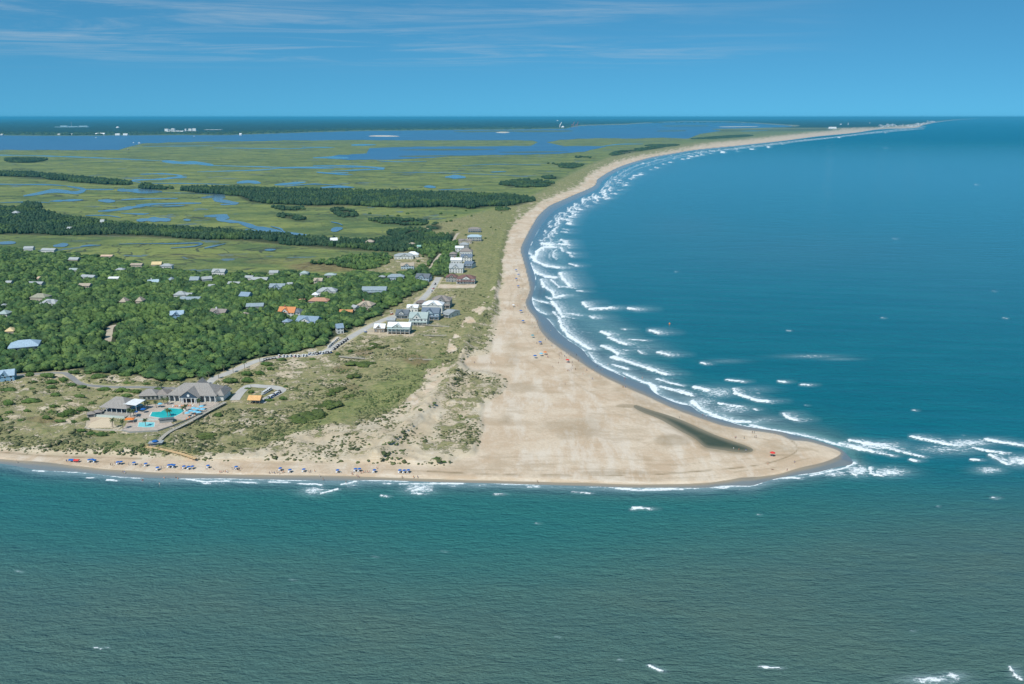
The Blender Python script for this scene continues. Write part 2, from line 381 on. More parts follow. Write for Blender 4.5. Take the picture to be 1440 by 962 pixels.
MATS = {}
def pmat(name, c1, c2=None, scale=1.0, rough=.8, spec=.3, bump=0.0, metal=0.0, stretch=(1, 1, 1), obj=True):
    """plain procedural surface: two tones broken up by noise"""
    if name in MATS: return MATS[name]
    m, n, b = newmat(name)
    c2 = c2 or tuple(min(1, c * 1.25) for c in c1)
    co = n.new('ShaderNodeTexCoord').outputs['Object'] if obj else n.pos()
    nz = n.noise(n.map(co, stretch), scale, 5, .6)
    n.put(b.inputs['Base Color'], n.mix(n.ss(nz, .3, .7), c1, c2))
    b.inputs['Roughness'].default_value = rough; b.inputs['Metallic'].default_value = metal
    b.inputs['Specular IOR Level'].default_value = spec
    if bump: n.put(b.inputs['Normal'], n.bump(nz, .6, bump))
    MATS[name] = m
    return m

# ------------------------------------------------------------------ land material
def land_material():
    m, n, b = newmat('land')
    P = n.pos()
    cov, mar, wet, woo, bro, dmp, lus, mai = [n.att(a) for a in ('cov', 'marsh', 'wet', 'wood', 'brown', 'damp', 'lush', 'main')]; wd = n.att('wetd')
    nA = n.noise(P, .10, 8, .62); nB = n.noise(P, .035, 5, .55); nC = n.noise(P, .55, 5, .6); nD = n.noise(n.map(P, (1, 1, 1), 0, (91, 3, 0)), .22, 6, .6)
    # bare sand
    sand = n.mix(n.ss(n.noise(P, .03, 9, .72), .40, .60), (.54, .40, .27), (.645, .52, .385))
    sand = n.mix(n.ss(n.noise(P, .45, 8, .75), .44, .66, 0, .5), sand, (.47, .365, .25))
    streak = n.noise(n.map(P, (.05, .012, 1), -.35), 1, 9, .74)
    sand = n.mix(n.ss(streak, .47, .60, 0, .6), sand, (.69, .60, .49))
    st2 = n.noise(n.map(P, (.022, .05, 1), .5, (9, 40, 0)), 1, 8, .72)
    sand = n.mix(n.ss(st2, .50, .62, 0, .5), sand, (.43, .325, .215))
    sand = n.mix(n.m('MULTIPLY', dmp, n.ss(nA, .25, .6, .8, 1.25)), sand, (.25, .185, .105))
    sand = n.mix(n.ss(cov, .05, .3, 0, .5), sand, (.46, .40, .27))
    # dune grass
    mixn = n.m('ADD', n.m('MULTIPLY', nA, .62), n.m('MULTIPLY', nC, .38))
    th = n.ss(cov, 0.0, 1.0, .70, .28)
    th = n.m('SUBTRACT', .70, n.m('MULTIPLY', cov, .42))
    gm = n.ss(n.m('SUBTRACT', mixn, th), -.025, .035)
    gm = n.m('MULTIPLY', gm, n.ss(cov, .01, .06))
    dry = n.mix(n.ss(nD, .35, .65), (.31, .27, .135), (.195, .20, .082))
    grn = n.mix(n.ss(nD, .35, .65), (.24, .245, .09), (.14, .175, .055))
    gr = n.mix(lus, dry, grn)
    gr = n.mix(n.ss(n.noise(P, .33, 6, .7), .56, .64, 0, .75), gr, (.085, .11, .04))
    gr = n.mix(n.ss(nC, .55, .75, 0, .4), gr, (.44, .39, .24))
    col = n.mix(gm, sand, gr)
    brc = n.mix(n.ss(nA, .35, .65), (.17, .12, .06), (.24, .19, .09))
    # marsh
    m1 = n.noise(n.map(P, (.0045, .012, 1)), 1, 6, .6); m2 = n.noise(n.map(P, (.02, .045, 1), .2), 1, 6, .65)
    mc = n.mix(n.ss(m1, .38, .60), (.105, .155, .055), (.22, .255, .075))
    mc = n.mix(n.ss(m2, .50, .70, 0, .75), mc, (.26, .28, .085))
    mc = n.mix(n.ss(m2, .46, .34, 0, .7), mc, (.075, .115, .045))
    cr = n.noise(n.map(P, (.0045, .0075, 1), .1), 1, 3, .5, 1.6)
    line = n.m('ABSOLUTE', n.m('SUBTRACT', cr, .5))
    cre = n.m('MULTIPLY', n.ss(line, .018, .006), n.ss(n.noise(P, .003, 3), .36, .5))
    mc = n.mix(n.m('MULTIPLY', cre, .85), mc, (.05, .065, .045))
    cr2 = n.noise(n.map(P, (.012, .016, 1), -.2), 1, 3, .5, 1.2)
    mc = n.mix(n.ss(n.m('ABSOLUTE', n.m('SUBTRACT', cr2, .5)), .012, .003, 0, .55), mc, (.06, .085, .04))
    pn = n.noise(n.map(P, (.011, .016, 1), .05, (77, 13, 0)), 1, 5, .6, .6); zone_ = n.ss(n.noise(P, .0022, 2), .50, .60)
    pond = n.m('MULTIPLY', n.ss(pn, .605, .62), zone_)
    mc = n.mix(n.ss(pn, .57, .605, 0, .5), mc, (.07, .10, .045))
    mc = n.mix(pond, mc, (.11, .18, .22))
    col = n.mix(mar, col, mc)
    col = n.mix(n.m('MULTIPLY', bro, .85), col, brc)
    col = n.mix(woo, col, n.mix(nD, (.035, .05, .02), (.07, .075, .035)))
    col = n.mix(wet, col, n.mix(n.ss(n.m('ADD', wd, n.m('MULTIPLY', n.m('SUBTRACT', st2, .5), 9.0)), 0, 8), (.30, .245, .17), (.17, .195, .20)))
    col = n.mix(mai, col, n.mix(n.ss(n.noise(n.map(P, (.0006, .0022, 1)), 1, 7, .7), .4, .62), (.008, .034, .022), (.02, .055, .032)))
    n.put(b.inputs['Base Color'], col)
    n.put(b.inputs['Roughness'], n.m('ADD', n.ss(wet, 0, 1, .92, .10), n.m('MULTIPLY', st2, .15)))
    n.put(b.inputs['Specular IOR Level'], n.ss(wet, 0, 1, .25, .55))
    hh = n.m('ADD', n.m('MULTIPLY', nC, .35), n.m('MULTIPLY', n.m('MULTIPLY', gm, nD), .9))
    hh = n.m('MULTIPLY', hh, n.m('SUBTRACT', 1.0, n.m('MULTIPLY', wet, .97)))
    n.put(b.inputs['Normal'], n.bump(hh, .8, 1.0))
    return m

LAND = land_material()
cv = lambda a: (a[1:, :-1] + a[:-1, 1:]) / 2
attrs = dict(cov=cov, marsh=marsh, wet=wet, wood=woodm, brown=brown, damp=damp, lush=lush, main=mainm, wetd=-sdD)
csd, cV, cM, cMain, cW = cv(sdW), cv(sdV), cv(marsh), cv(mainm), cv(wood)
keep = (csd > -16)
is_main = keep & (cMain > .5)
is_beach = keep & ~is_main & (cV < 0)
is_marsh = keep & ~is_main & ~is_beach & (cM > .5) & (cW < 0)
is_wood = keep & ~is_main & ~is_beach & ~is_marsh & (cW >= 0)
is_dune = keep & ~is_main & ~is_beach & ~is_marsh & ~is_wood
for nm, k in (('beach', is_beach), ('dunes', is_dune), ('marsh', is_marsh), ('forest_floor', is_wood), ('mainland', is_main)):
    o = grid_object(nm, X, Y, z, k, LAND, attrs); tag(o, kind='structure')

# ------------------------------------------------------------------ sea
SU = np.arange(-330, 1790, 1.6)
SV = np.concatenate([np.arange(166.5, 176, 0.4), np.arange(176, 210, 0.7), np.arange(210, 700, 1.15), np.arange(700, 1290, 1.7)])
sx, sy = np.meshgrid(SU, SV)
wsd = sdc(WATER, sx, sy, 2)
SX, SY = G(sx, sy, 0.0)
foam = np.zeros(sx.shape)

def stroke(pts, w=1.2, trail=9, up=1.0, v=1.0, nz=.8):
    p = np.array(pts, float)
    x0, x1, y0, y1 = p[:, 0].min() - 3 * w, p[:, 0].max() + 3 * w + trail * 1.6, p[:, 1].min() - 3 * w - up * 3, p[:, 1].max() + 3 * w + 2
    c0, c1 = np.searchsorted(SU, [x0, x1]); r0, r1 = np.searchsorted(SV, [y0, y1])
    if c1 - c0 < 1 or r1 - r0 < 1: return
    gx, gy = sx[r0:r1, c0:c1], sy[r0:r1, c0:c1]
    wx, wy = SX[r0:r1, c0:c1], SY[r0:r1, c0:c1]
    # taper toward the ends, ragged edge
    d = dist(p, gx, gy, ax=.55)
    rag = (fbm(wx / 6, wy / 6, 4, 3) - .5) * w * 1.6 * nz
    f = 1.0 * v * sstep(w * 1.25, w * .35, d + rag)
    if trail:
        for k, (a, q) in enumerate(((.22, .62), (.5, .5), (.8, .36), (1.2, .2))):
            dd = dist(p + np.array([trail * a, -up * a]), gx, gy, ax=.35)
            f = np.maximum(f, q * v * sstep(w * 2.2 + trail * .10, 0, dd))
    foam[r0:r1, c0:c1] = np.maximum(foam[r0:r1, c0:c1], f)

def blob(x, y, rx, ry, v=.5):
    c0, c1 = np.searchsorted(SU, [x - 2 * rx, x + 2 * rx]); r0, r1 = np.searchsorted(SV, [y - 2 * ry, y + 2 * ry])
    gx, gy = sx[r0:r1, c0:c1], sy[r0:r1, c0:c1]
    f = v * np.exp(-(((gx - x) / rx) ** 2 + ((gy - y) / ry) ** 2) * 1.2)
    foam[r0:r1, c0:c1] = np.maximum(foam[r0:r1, c0:c1], f)

def T(k, ox, oy, L): return [[(ox + a / k, oy + b_ / k) for a, b_ in s] for s in L]
# east surf
for s in T(4.372, 640, 340, [[(540, 10), (600, 20)], [(500, 90), (506, 60), (530, 38), (565, 32), (620, 34)], [(470, 88), (500, 125), (570, 150), (640, 160)], [(450, 150), (500, 190), (560, 215), (620, 220)],
        [(645, 190), (665, 230), (705, 272)], [(530, 235), (545, 275), (600, 310), (610, 345), (660, 330)], [(595, 370), (630, 410), (660, 460)], [(640, 480), (660, 530), (700, 580), (760, 620), (830, 660)],
        [(785, 375), (808, 402)], [(830, 415), (900, 410), (960, 408)], [(830, 460), (850, 468)], [(900, 555), (945, 572)], [(945, 590), (1000, 615), (1050, 630)], [(900, 640), (960, 665), (1000, 690)],
        [(975, 705), (1060, 740), (1150, 765), (1220, 790), (1290, 815)], [(1245, 680), (1310, 697)], [(1195, 545), (1250, 562)], [(1070, 410), (1110, 417)]]):
    stroke(s, 1.9, 22, .5)
for s in T(4.372, 640, 340, [[(420, 30), (450, 70), (500, 100)], [(440, 345), (500, 360), (560, 375), (630, 395)], [(480, 370), (480, 400), (520, 430), (560, 445)], [(545, 480), (570, 500), (565, 520)], [(600, 430), (650, 480)],
        [(650, 35), (662, 60)], [(820, 680), (860, 730), (920, 770), (1000, 805)], [(975, 760), (1060, 785)], [(1035, 805), (1100, 840), (1180, 870), (1230, 900), (1240, 940)], [(1240, 845), (1320, 870), (1390, 888)],
        [(1255, 890), (1340, 915), (1399, 932)], [(560, 340), (590, 355)], [(590, 235), (640, 280)], [(700, 135), (750, 150)], [(440, 130), (470, 150)], [(640, 600), (700, 625), (790, 670)], [(1125, 670), (1150, 690)], [(1050, 600), (1170, 608)]]):
    stroke(s, 1.1, 12, .4, .9)
for s in T(3.79, 860, 500, [[(0, 10), (80, 30), (150, 55), (220, 80), (290, 100)], [(440, 170), (510, 185)], [(650, 180), (665, 205), (715, 220)], [(715, 220), (770, 240), (830, 245)], [(915, 310), (940, 330), (985, 345)], [(430, 245), (480, 290), (560, 325), (650, 350), (740, 355)]]):
    stroke(s, 2.0, 20, .6)
for s in T(3.79, 860, 500, [[(60, 95), (120, 120)], [(5, 50), (80, 70)], [(160, 140), (230, 160), (235, 185)], [(240, 125), (320, 150), (370, 160)], [(260, 165), (340, 185), (430, 215)], [(350, 180), (420, 205)], [(200, 145), (225, 190), (250, 215), (330, 245), (400, 262)],
        [(570, 255), (640, 268)], [(650, 268), (700, 275)], [(750, 283), (765, 288)], [(615, 130), (700, 140)], [(890, 138), (920, 142)], [(1010, 155), (1050, 158)], [(478, 38), (500, 45)],
        [(740, 370), (820, 390), (905, 405), (1000, 420), (1100, 445), (1200, 475), (1300, 500), (1400, 515)], [(1270, 455), (1350, 460), (1440, 480)], [(1290, 575), (1240, 600), (1150, 620), (1060, 640)], [(860, 655), (960, 650), (1000, 655)], [(500, 700), (600, 705), (660, 690)],
        [(20, 710), (90, 712)], [(170, 715), (330, 708)], [(105, 820), (150, 812), (200, 818)]]):
    stroke(s, 1.3, 10, .4)
for s in T(5.54, 1180, 580, [[(85, 218), (200, 240), (300, 262), (400, 285), (460, 302)], [(0, 240), (100, 262), (200, 292), (270, 308)], [(565, 190), (660, 210), (760, 230), (850, 250), (940, 262)], [(1140, 210), (1240, 230), (1340, 245), (1420, 258)], [(1175, 335), (1230, 365), (1300, 400)]]):
    stroke(s, 1.9, 26, .3)
for s in T(5.54, 1180, 580, [[(320, 318), (420, 340)], [(510, 315), (560, 325)], [(580, 330), (650, 348)], [(1035, 275), (1130, 295), (1300, 320)], [(555, 368), (595, 380)], [(1030, 368), (1085, 372)], [(240, 430), (250, 480), (330, 495)], [(80, 380), (120, 400)], [(100, 480), (125, 488)]]):
    stroke(s, 1.5, 10, .3)
# south shore
for s in T(4.235, 300, 600, [[(0, 325), (90, 325)], [(100, 328), (250, 335)], [(330, 328), (440, 332)], [(510, 340), (640, 345)], [(640, 400), (740, 372)], [(760, 345), (850, 325)], [(1110, 340), (1240, 340), (1420, 340)], [(1180, 400), (1250, 402)], [(1000, 412), (1028, 416)], [(920, 320), (1060, 322)]]) + \
    T(4.5, 0, 600, [[(50, 235), (130, 240), (240, 240)], [(1060, 320), (1180, 330), (1290, 350), (1380, 345), (1440, 342)], [(550, 325), (590, 325)], [(680, 337), (735, 342)], [(1290, 360), (1330, 362)], [(210, 280), (280, 282)]]) + \
    T(6.545, 540, 560, [[(0, 785), (60, 785)], [(150, 790), (300, 788), (400, 790)], [(450, 780), (560, 785), (720, 785)], [(810, 770), (900, 765)], [(1080, 780), (1180, 790)], [(1320, 815), (1410, 815)], [(1020, 885), (1080, 885)]]) + \
    [[(890, 714), (912, 716)], [(805, 692), (830, 694)], [(855, 684), (900, 690), (960, 688)], [(912, 936), (922, 941), (931, 945)], [(1068, 938), (1096, 940)], [(1420, 938), (1426, 948), (1436, 956)], [(1395, 700), (1400, 701)]]:
    stroke(s, 1.2, 6, .5, .95)
for a in [(1234, 627, 48, 8, .8), (1360, 623, 48, 8, .75), (1433, 648, 32, 10, .8), (1391, 661, 24, 6, .7), (1250, 664, 34, 8, .8), (1207, 662, 24, 10, .82), (1175, 666, 26, 6, .7), (442, 690, 24, 8, .72), (590, 687, 28, 9, .8), (494, 682, 16, 6, .5), (638, 682, 14, 6, .55),
          (305, 678, 30, 5, .45), (675, 682, 18, 5, .5), (1312, 956, 45, 8, .75), (1340, 950, 22, 6, .7), (1428, 946, 10, 10, .5), (1010, 552, 34, 10, .65), (985, 566, 30, 11, .65), (1030, 575, 38, 9, .62), (930, 535, 30, 12, .45), (1140, 501, 45, 3, .5),
          (900, 490, 40, 12, .4), (870, 505, 30, 14, .45), (800, 440, 30, 20, .45), (790, 395, 22, 18, .5), (775, 345, 25, 16, .5), (1060, 548, 30, 6, .4), (1075, 590, 30, 5, .45), (890, 689, 60, 4, .4), (1330, 632, 70, 9, .55), (1180, 505, 30, 2, .4), (1020, 508, 30, 3, .35)]:
    blob(*a)
# rows of breakers up the east coast
OUT = smooth([(1300, 184), (1200, 192), (1100, 204), (1000, 216), (960, 224), (915, 238), (885, 252), (872, 268), (850, 280), (820, 292), (802, 310), (796, 332), (800, 352), (808, 378), (818, 402), (832, 422), (872, 450), (905, 472), (940, 502)], 5)
INN = smooth([(1300, 177), (1200, 189), (1100, 200), (1000, 211), (950, 218), (900, 229), (872, 241), (850, 258), (842, 270), (815, 282), (790, 296), (772, 312), (762, 330), (756, 350), (762, 372), (768, 400), (772, 425), (790, 452), (815, 478), (845, 500)], 5)
R_ = random.Random(4)
def fan(x, y, hh, T_, v=1.0):
    """a broken wave: scalloped bright front on its shoreward side, milky foam trailing out to sea"""
    c0, c1 = np.searchsorted(SU, [x - hh * 2 - 3, x + T_ + 4]); r0, r1 = np.searchsorted(SV, [y - hh - 2, y + hh + 2])
    if c1 - c0 < 2 or r1 - r0 < 1: return
    gx, gy = sx[r0:r1, c0:c1], sy[r0:r1, c0:c1]; wx, wy = SX[r0:r1, c0:c1], SY[r0:r1, c0:c1]
    t = (gy - y) / hh
    xf = x + hh * 1.1 * t * t + (vn(wy / 9, wy * 0 + x, 7) - .5) * 2.2
    dx = gx - xf
    win = sstep(1.05, .55, np.abs(t))
    st = .45 + .55 * vn(wx / 60, wy / 5, int(x) % 17)
    f = np.where(dx > 0, .95 * np.clip(1 - dx / T_, 0, 1) ** 1.1 * st, 0) * win
    f = np.maximum(f, 1.0 * sstep(1.9, .5, np.abs(dx - .3)) * sstep(1.05, .8, np.abs(t)))
    foam[r0:r1, c0:c1] = np.maximum(foam[r0:r1, c0:c1], f * v)
def at_row(curve, y):
    k = np.argmin(np.abs(curve[:, 1] - y)); return curve[k][0]
y = 206.0
while y < 362:
    sc = np.clip((y - 165) / 190, .2, 1.0)
    xi, xo = at_row(INN, y), at_row(OUT, y)
    W_ = max(8, xo - xi)
    for _ in range(2 if y > 250 else 1):
        x0_ = xi + W_ * R_.uniform(.02, .5); fan(x0_, y + R_.uniform(-3, 3) * sc, R_.uniform(2.2, 8) * sc, W_ * R_.uniform(.35, .8), R_.uniform(.65, 1) * (.62 if y < 262 else .92))
    if R_.random() < .7: stroke([(xo - 6 * sc + R_.uniform(-6, 6) * sc, y), (xo + 2, y + 1.5 * sc)], max(.7, 1.5 * sc), 14 * sc, .1, R_.uniform(.6, .95))
    y += R_.uniform(2.2, 6.0) * sc
for i in range(90):
    t = R_.random(); k = t * (len(OUT) - 1); k2 = t * (len(INN) - 1)
    a = INN[int(k2)]; b_ = OUT[int(k)]
    s_ = R_.random(); x = a[0] + (b_[0] - a[0]) * s_; y = a[1] + (b_[1] - a[1]) * s_
    sc = np.clip((y - 165) / 200, .15, 1.1)
    if y > 352 and R_.random() < .8: continue
    L = R_.uniform(5, 16) * sc
    stroke([(x - L * .5, y - L * .06), (x, y + R_.uniform(-.6, .6) * sc), (x + L * .5, y + L * .1)], max(.6, R_.uniform(.8, 1.4) * sc), R_.uniform(8, 18) * sc, .2, R_.uniform(.45, .9))
for (t0, v) in ((0.2, .55), (.55, .5)):
    mpts = [INN[int(i / 60 * (len(INN) - 1))] * (1 - t0) + OUT[int(i / 60 * (len(OUT) - 1))] * t0 for i in range(0, 61)]
    w_ = [p for p in mpts if p[1] < 262]
    stroke([(p[0] + R_.uniform(-1, 1), p[1] + R_.uniform(-.6, .6)) for p in w_], .9, 0, 0, v)
# scattered whitecaps
for i in range(60):
    x = R_.uniform(-200, 1700); y = 200 + 800 * R_.random() ** 1.1
    if wsd[np.clip(np.searchsorted(SV, y), 0, len(SV) - 1), np.clip(np.searchsorted(SU, x), 0, len(SU) - 1)] > -25: continue
    sc = (y - 160) / 500
    L = R_.uniform(1, 5) * (.5 + sc)
    stroke([(x, y), (x + L * .5, y + L * .1), (x + L, y + L * .2)], R_.uniform(.6, .9), R_.uniform(1, 4), .2, R_.uniform(.3, .75))
# swash edge
nE = fbm(SX / 9, SY / 9, 33, 3)
edge = np.exp(-((wsd + .5) / .95) ** 2) * sstep(.38, .62, fbm(SX / 25, SY / 25, 35, 3)) * .9
foam = np.maximum(foam, edge * sstep(300, 340, sy))
surf = np.zeros(sx.shape)
dI = np.maximum(-wsd, 0)
zone = sdc(np.vstack([INN, OUT[::-1]]), sx, sy, 3)
surf = np.maximum(surf, .24 * sstep(-8, 14, zone) * sstep(190, 230, sy))
surf = np.maximum(surf, .26 * sstep(16, 2, dI) * sstep(640, 670, sy) * (sx < 1200))
foam = np.maximum(foam, surf)
shal = np.maximum(sstep(26, 0, dI) * sstep(250, 420, sy) , sstep(4, 0, dI) * (sy > 200) * .7)
shal = np.maximum(shal, .7 * sstep(-24, 26, zone) * sstep(210, 300, sy))
film = sstep(30, 8, dI) * (sx > 640) * sstep(640, 560, sy) * sstep(215, 300, sy)
film = np.maximum(film, sstep(9, 2, dI) * sstep(640, 660, sy) * .8)
FRONT = smooth([(-400, 735), (-100, 760), (0, 762), (150, 768), (300, 765), (500, 770), (620, 785), (760, 782), (900, 762), (1000, 748), (1100, 728), (1200, 712), (1320, 700), (1440, 690), (1900, 640)], 4)
fy = np.interp(SU, FRONT[:, 0], FRONT[:, 1])[None, :]
frn = sy - fy + 26 * (fbm(SX / 70, SY / 30, 71, 4) - .5)
turb = sstep(-55, 105, frn)
green = sstep(560, 700, sy + (sx - 900) * -.14) * 1.0
green = np.maximum(green, sstep(60, 0, dI) * .55 * (sy > 330))
murk = np.exp(-(((sx - 1130) / 190) ** 2 + ((sy - 352) / 34) ** 2)) * .3 + .14 * np.exp(-(((sx - 1380) / 150) ** 2 + ((sy - 380) / 60) ** 2)) + .25*np.exp(-(((sx - 960) / 60) ** 2 + ((sy - 318) / 16) ** 2))
# long swell with real height, dying out with distance and in the shallows
amp = np.clip(520 / np.maximum(SY, 1) , 0, 1) ** 1.1 * sstep(0, 26, dI) * .16
def wave(dx, dy, L, ph): 
    k = 2 * math.pi / L; q = math.hypot(dx, dy)
    return np.sin((SX * dx + SY * dy) / q * k + ph + 2.5 * fbm(SX / 60, SY / 60, int(ph * 10), 2))
nearf = np.clip(420 / np.maximum(SY, 1), 0, 1) ** 2
szz = amp * (.34 * wave(.25, 1, 38, 0) + .28 * wave(.1, 1, 26, 1) + nearf * (.2 * wave(.45, 1, 15, 2) + .15 * wave(.05, 1, 10.5, 3)))
szz = szz + np.clip(foam - .55, 0, .5) * 1.3 * sstep(3, 10, dI)
szz = np.where(wsd > -1.5, np.minimum(szz, 0), szz)
R_ = random.Random(11)

def sea_material():
    """body colour scattered by the water itself, sky mirrored by the rippled surface (Fresnel), foam on top"""
    m = bpy.data.materials.new('sea_water'); m.use_nodes = True
    n = N(m.node_tree); m.node_tree.nodes.remove(m.node_tree.nodes['Principled BSDF'])
    out_ = m.node_tree.nodes['Material Output']
    P = n.pos()
    fo, tu, gr, sh, mu, fi = [n.att(a) for a in ('foam', 'turb', 'green', 'shal', 'murk', 'film')]
    sep = n.new('ShaderNodeSeparateXYZ'); n.put(sep.inputs[0], P)
    far = n.ss(sep.outputs[1], 900, 9000)
    big = n.noise(n.map(P, (.006, .016, 1), -.2), 1, 8, .7)
    col = n.mix(far, SEA_C[0], SEA_C[1])
    col = n.mix(n.ss(big, .42, .62, 0, .5), col, SEA_C[2])
    col = n.mix(gr, col, SEA_C[3])
    col = n.mix(mu, col, (.07, .15, .175))
    col = n.mix(n.m('MULTIPLY', sh, .8), col, (.10, .22, .21))
    tn = n.mix(n.ss(n.noise(n.map(P, (.012, .02, 1), .1), 1, 5, .6), .35, .65), SEA_C[4], SEA_C[5])
    col = n.mix(tu, col, tn)
    col = n.mix(n.m('MULTIPLY', fi, .8), col, (.145, .20, .225))
    f1 = n.noise(n.map(P, (.32, .62, 1)), 1, 7, .68); f2 = n.noise(n.map(P, (1.3, 1.9, 1)), 1, 4, .6)
    fn = n.m('ADD', n.m('MULTIPLY', f1, .7), n.m('MULTIPLY', f2, .3))
    fm = n.ss(n.m('ADD', n.m('MULTIPLY', fo, .8), n.m('MULTIPLY', n.m('SUBTRACT', fn, .5), 2.4)), .38, .68)
    fm = n.m('MULTIPLY', fm, n.ss(fo, .03, .3))
    cap = n.noise(n.map(P, (.10, .34, 1), -.18), 1, 6, .7)
    fm = n.m('MAXIMUM', fm, n.ss(cap, .745, .79, 0, .6))
    col = n.mix(n.m('MULTIPLY', fo, .75), col, (.42, .56, .58))
    rid = lambda t: n.m('SUBTRACT', 1.0, n.m('ABSOLUTE', n.m('SUBTRACT', n.m('MULTIPLY', t, 2.0), 1.0)))
    w1 = n.noise(n.map(P, (.10, .34, 1), .24), 1, 5, .62, .4)
    w2 = n.noise(n.map(P, (.10, .30, 1), -.32), 1, 5, .62, .4)
    w3 = n.noise(n.map(P, (.5, .95, 1), .12), 1, 5, .65, .3)
    w0 = n.noise(n.map(P, (.010, .034, 1), -.22), 1, 4, .6, .3)
    near = n.ss(sep.outputs[1], 700, 250)
    h = n.m('ADD', n.m('MULTIPLY', rid(w1), 1.7), n.m('MULTIPLY', rid(w2), 1.5))
    h = n.m('ADD', h, n.m('MULTIPLY', w3, 1.0))
    h = n.m('ADD', h, n.m('MULTIPLY', n.m('MULTIPLY', rid(w0), 13.0), n.ss(sep.outputs[1], 450, 1200)))
    w5 = n.noise(n.map(P, (.035, .11, 1), -.12), 1, 5, .6, .3)
    h = n.m('ADD', h, n.m('MULTIPLY', rid(w5), n.ss(sep.outputs[1], 300, 900, 2.2, 6.0)))
    h = n.m('MULTIPLY', h, n.ss(sh, .45, 1, 1, .4))
    nb = n.bump(h, 1.0, 1.0)
    up = n.new('ShaderNodeCombineXYZ'); up.inputs[2].default_value = 1.0
    body = n.new('ShaderNodeBsdfDiffuse'); n.put(body.inputs['Color'], col); 
    vm = n.new('ShaderNodeMix', data_type='VECTOR'); n.put(vm.inputs[0], 1.0); n.l.new(up.outputs[0], vm.inputs[4]); n.l.new(nb, vm.inputs[5])
    n.l.new(vm.outputs[1], body.inputs['Normal'])
    gl = n.new('ShaderNodeBsdfGlossy'); gl.inputs['Color'].default_value = (1, 1, 1, 1); gl.inputs['Roughness'].default_value = .10; nw = n.bump(h, .08, 1.0); n.put(gl.inputs['Normal'], nw)
    fr = n.new('ShaderNodeFresnel'); fr.inputs['IOR'].default_value = 1.34; n.put(fr.inputs['Normal'], nw)
    mx = n.new('ShaderNodeMixShader'); n.put(mx.inputs[0], n.m('MULTIPLY', fr.outputs[0], n.m('ADD', n.ss(far, 0, 1, 1.0, .16), n.m('MULTIPLY', near, .35)), None, True)); n.l.new(body.outputs[0], mx.inputs[1]); n.l.new(gl.outputs[0], mx.inputs[2])
    wh = n.new('ShaderNodeBsdfDiffuse'); wh.inputs['Color'].default_value = (.80, .84, .84, 1); n.put(wh.inputs['Normal'], n.bump(n.m('MULTIPLY', fn, 1.2), .6, 1.0))
    m2 = n.new('ShaderNodeMixShader'); n.put(m2.inputs[0], fm); n.l.new(mx.outputs[0], m2.inputs[1]); n.l.new(wh.outputs[0], m2.inputs[2])
    n.l.new(m2.outputs[0], out_.inputs['Surface'])
    return m
SEA_C = [(.002, .155, .190), (.001, .142, .250), (.008, .195, .225), (.035, .190, .172), (.088, .175, .150), (.104, .184, .150)]
skeep = cv(wsd) < 4
so = grid_object('sea', SX, SY, szz, skeep, sea_material(), dict(foam=foam, turb=turb, green=green, shal=shal, murk=murk, film=film))
tag(so, kind='structure')

# ------------------------------------------------------------------ flat sheets: river, creeks, lagoon, roads
def poly_sheet(name, pts, zz, mat, kind='structure', parent=None):
    P = [(*G(p[0], p[1], zz), zz) for p in pts]
    me = bpy.data.meshes.new(name); me.from_pydata(P, [], [list(range(len(P)))]); me.update()
    if me.polygons[0].normal.z < 0: me.flip_normals()
    o = link(name, me, mat, parent)
    if kind: o['kind'] = kind
    return o

def water_mat(name, c1, c2, rough=.18, spec=.5):
    m, n, b = newmat(name); P = n.pos()
    n.put(b.inputs['Base Color'], n.mix(n.ss(n.noise(n.map(P, (.002, .008, 1)), 1, 5, .6), .35, .65), c1, c2))
    b.inputs['Roughness'].default_value = rough; b.inputs['IOR'].default_value = 1.333; b.inputs['Specular IOR Level'].default_value = spec
    n.put(b.inputs['Normal'], n.bump(n.noise(n.map(P, (.05, .2, 1)), 1, 4, .6), .5, .5))
    return m
RIV = water_mat('river_water', (.045, .135, .25), (.065, .165, .28), .3, .3)
CRK = water_mat('creek_water', (.085, .16, .22), (.14, .22, .28), .12, .6)
rp = np.array(RIVER, float)
rs = [rp[0]]
for i in range(len(rp)):
    a, b_ = rp[i], rp[(i + 1) % len(rp)]
    m_ = max(1, int(np.hypot(*(b_ - a)) / 9)) if (a[0] > -50 or b_[0] > -50) else 1
    for k in range(m_):
        p = a + (b_ - a) * k / m_
        j = (vn(p[0] / 7, p[1] * 1.3, 3) - .5) * (1.0 if p[1] > 192 else .35)
        rs.append(p + np.array([j * 6, j]))
poly_sheet('river', rs[1:], 1.25, RIV)

CKN = [0]
def creek(pts, w, name='tidal_creek', taper=.35):
    """traced creek, w = width in photo rows at its widest"""
    c = smooth(pts, 6); m_ = len(c)
    L, Rr = [], []
    for i in range(m_):
        t = c[min(i + 1, m_ - 1)] - c[max(i - 1, 0)]; t = t / (np.hypot(*t) + 1e-6)
        e = i / (m_ - 1); ww = w * (taper + (1 - taper) * math.sin(math.pi * e)) * (.6 + .8 * vn(c[i][0] / 9, c[i][1] / 3, 5))
        nn = np.array([-t[1] * 3.2, t[0]]) * ww * .5
        L.append(c[i] + nn); Rr.append(c[i] - nn)
    CKN[0] += 1
    zz = MZ + .26 + CKN[0] * .013
    V = [(*G(p[0], p[1], zz), zz + i * .006) for i, p in enumerate(L)] + [(*G(p[0], p[1], zz), zz + i * .006) for i, p in enumerate(Rr)]
    Fc = [(i, i + 1, m_ + i + 1, m_ + i) for i in range(m_ - 1)]
    me = bpy.data.meshes.new(name); me.from_pydata(V, [], Fc); me.update()
    if me.polygons[0].normal.z < 0: me.flip_normals()
    o = link(name, me, CRK); o['kind'] = 'structure'
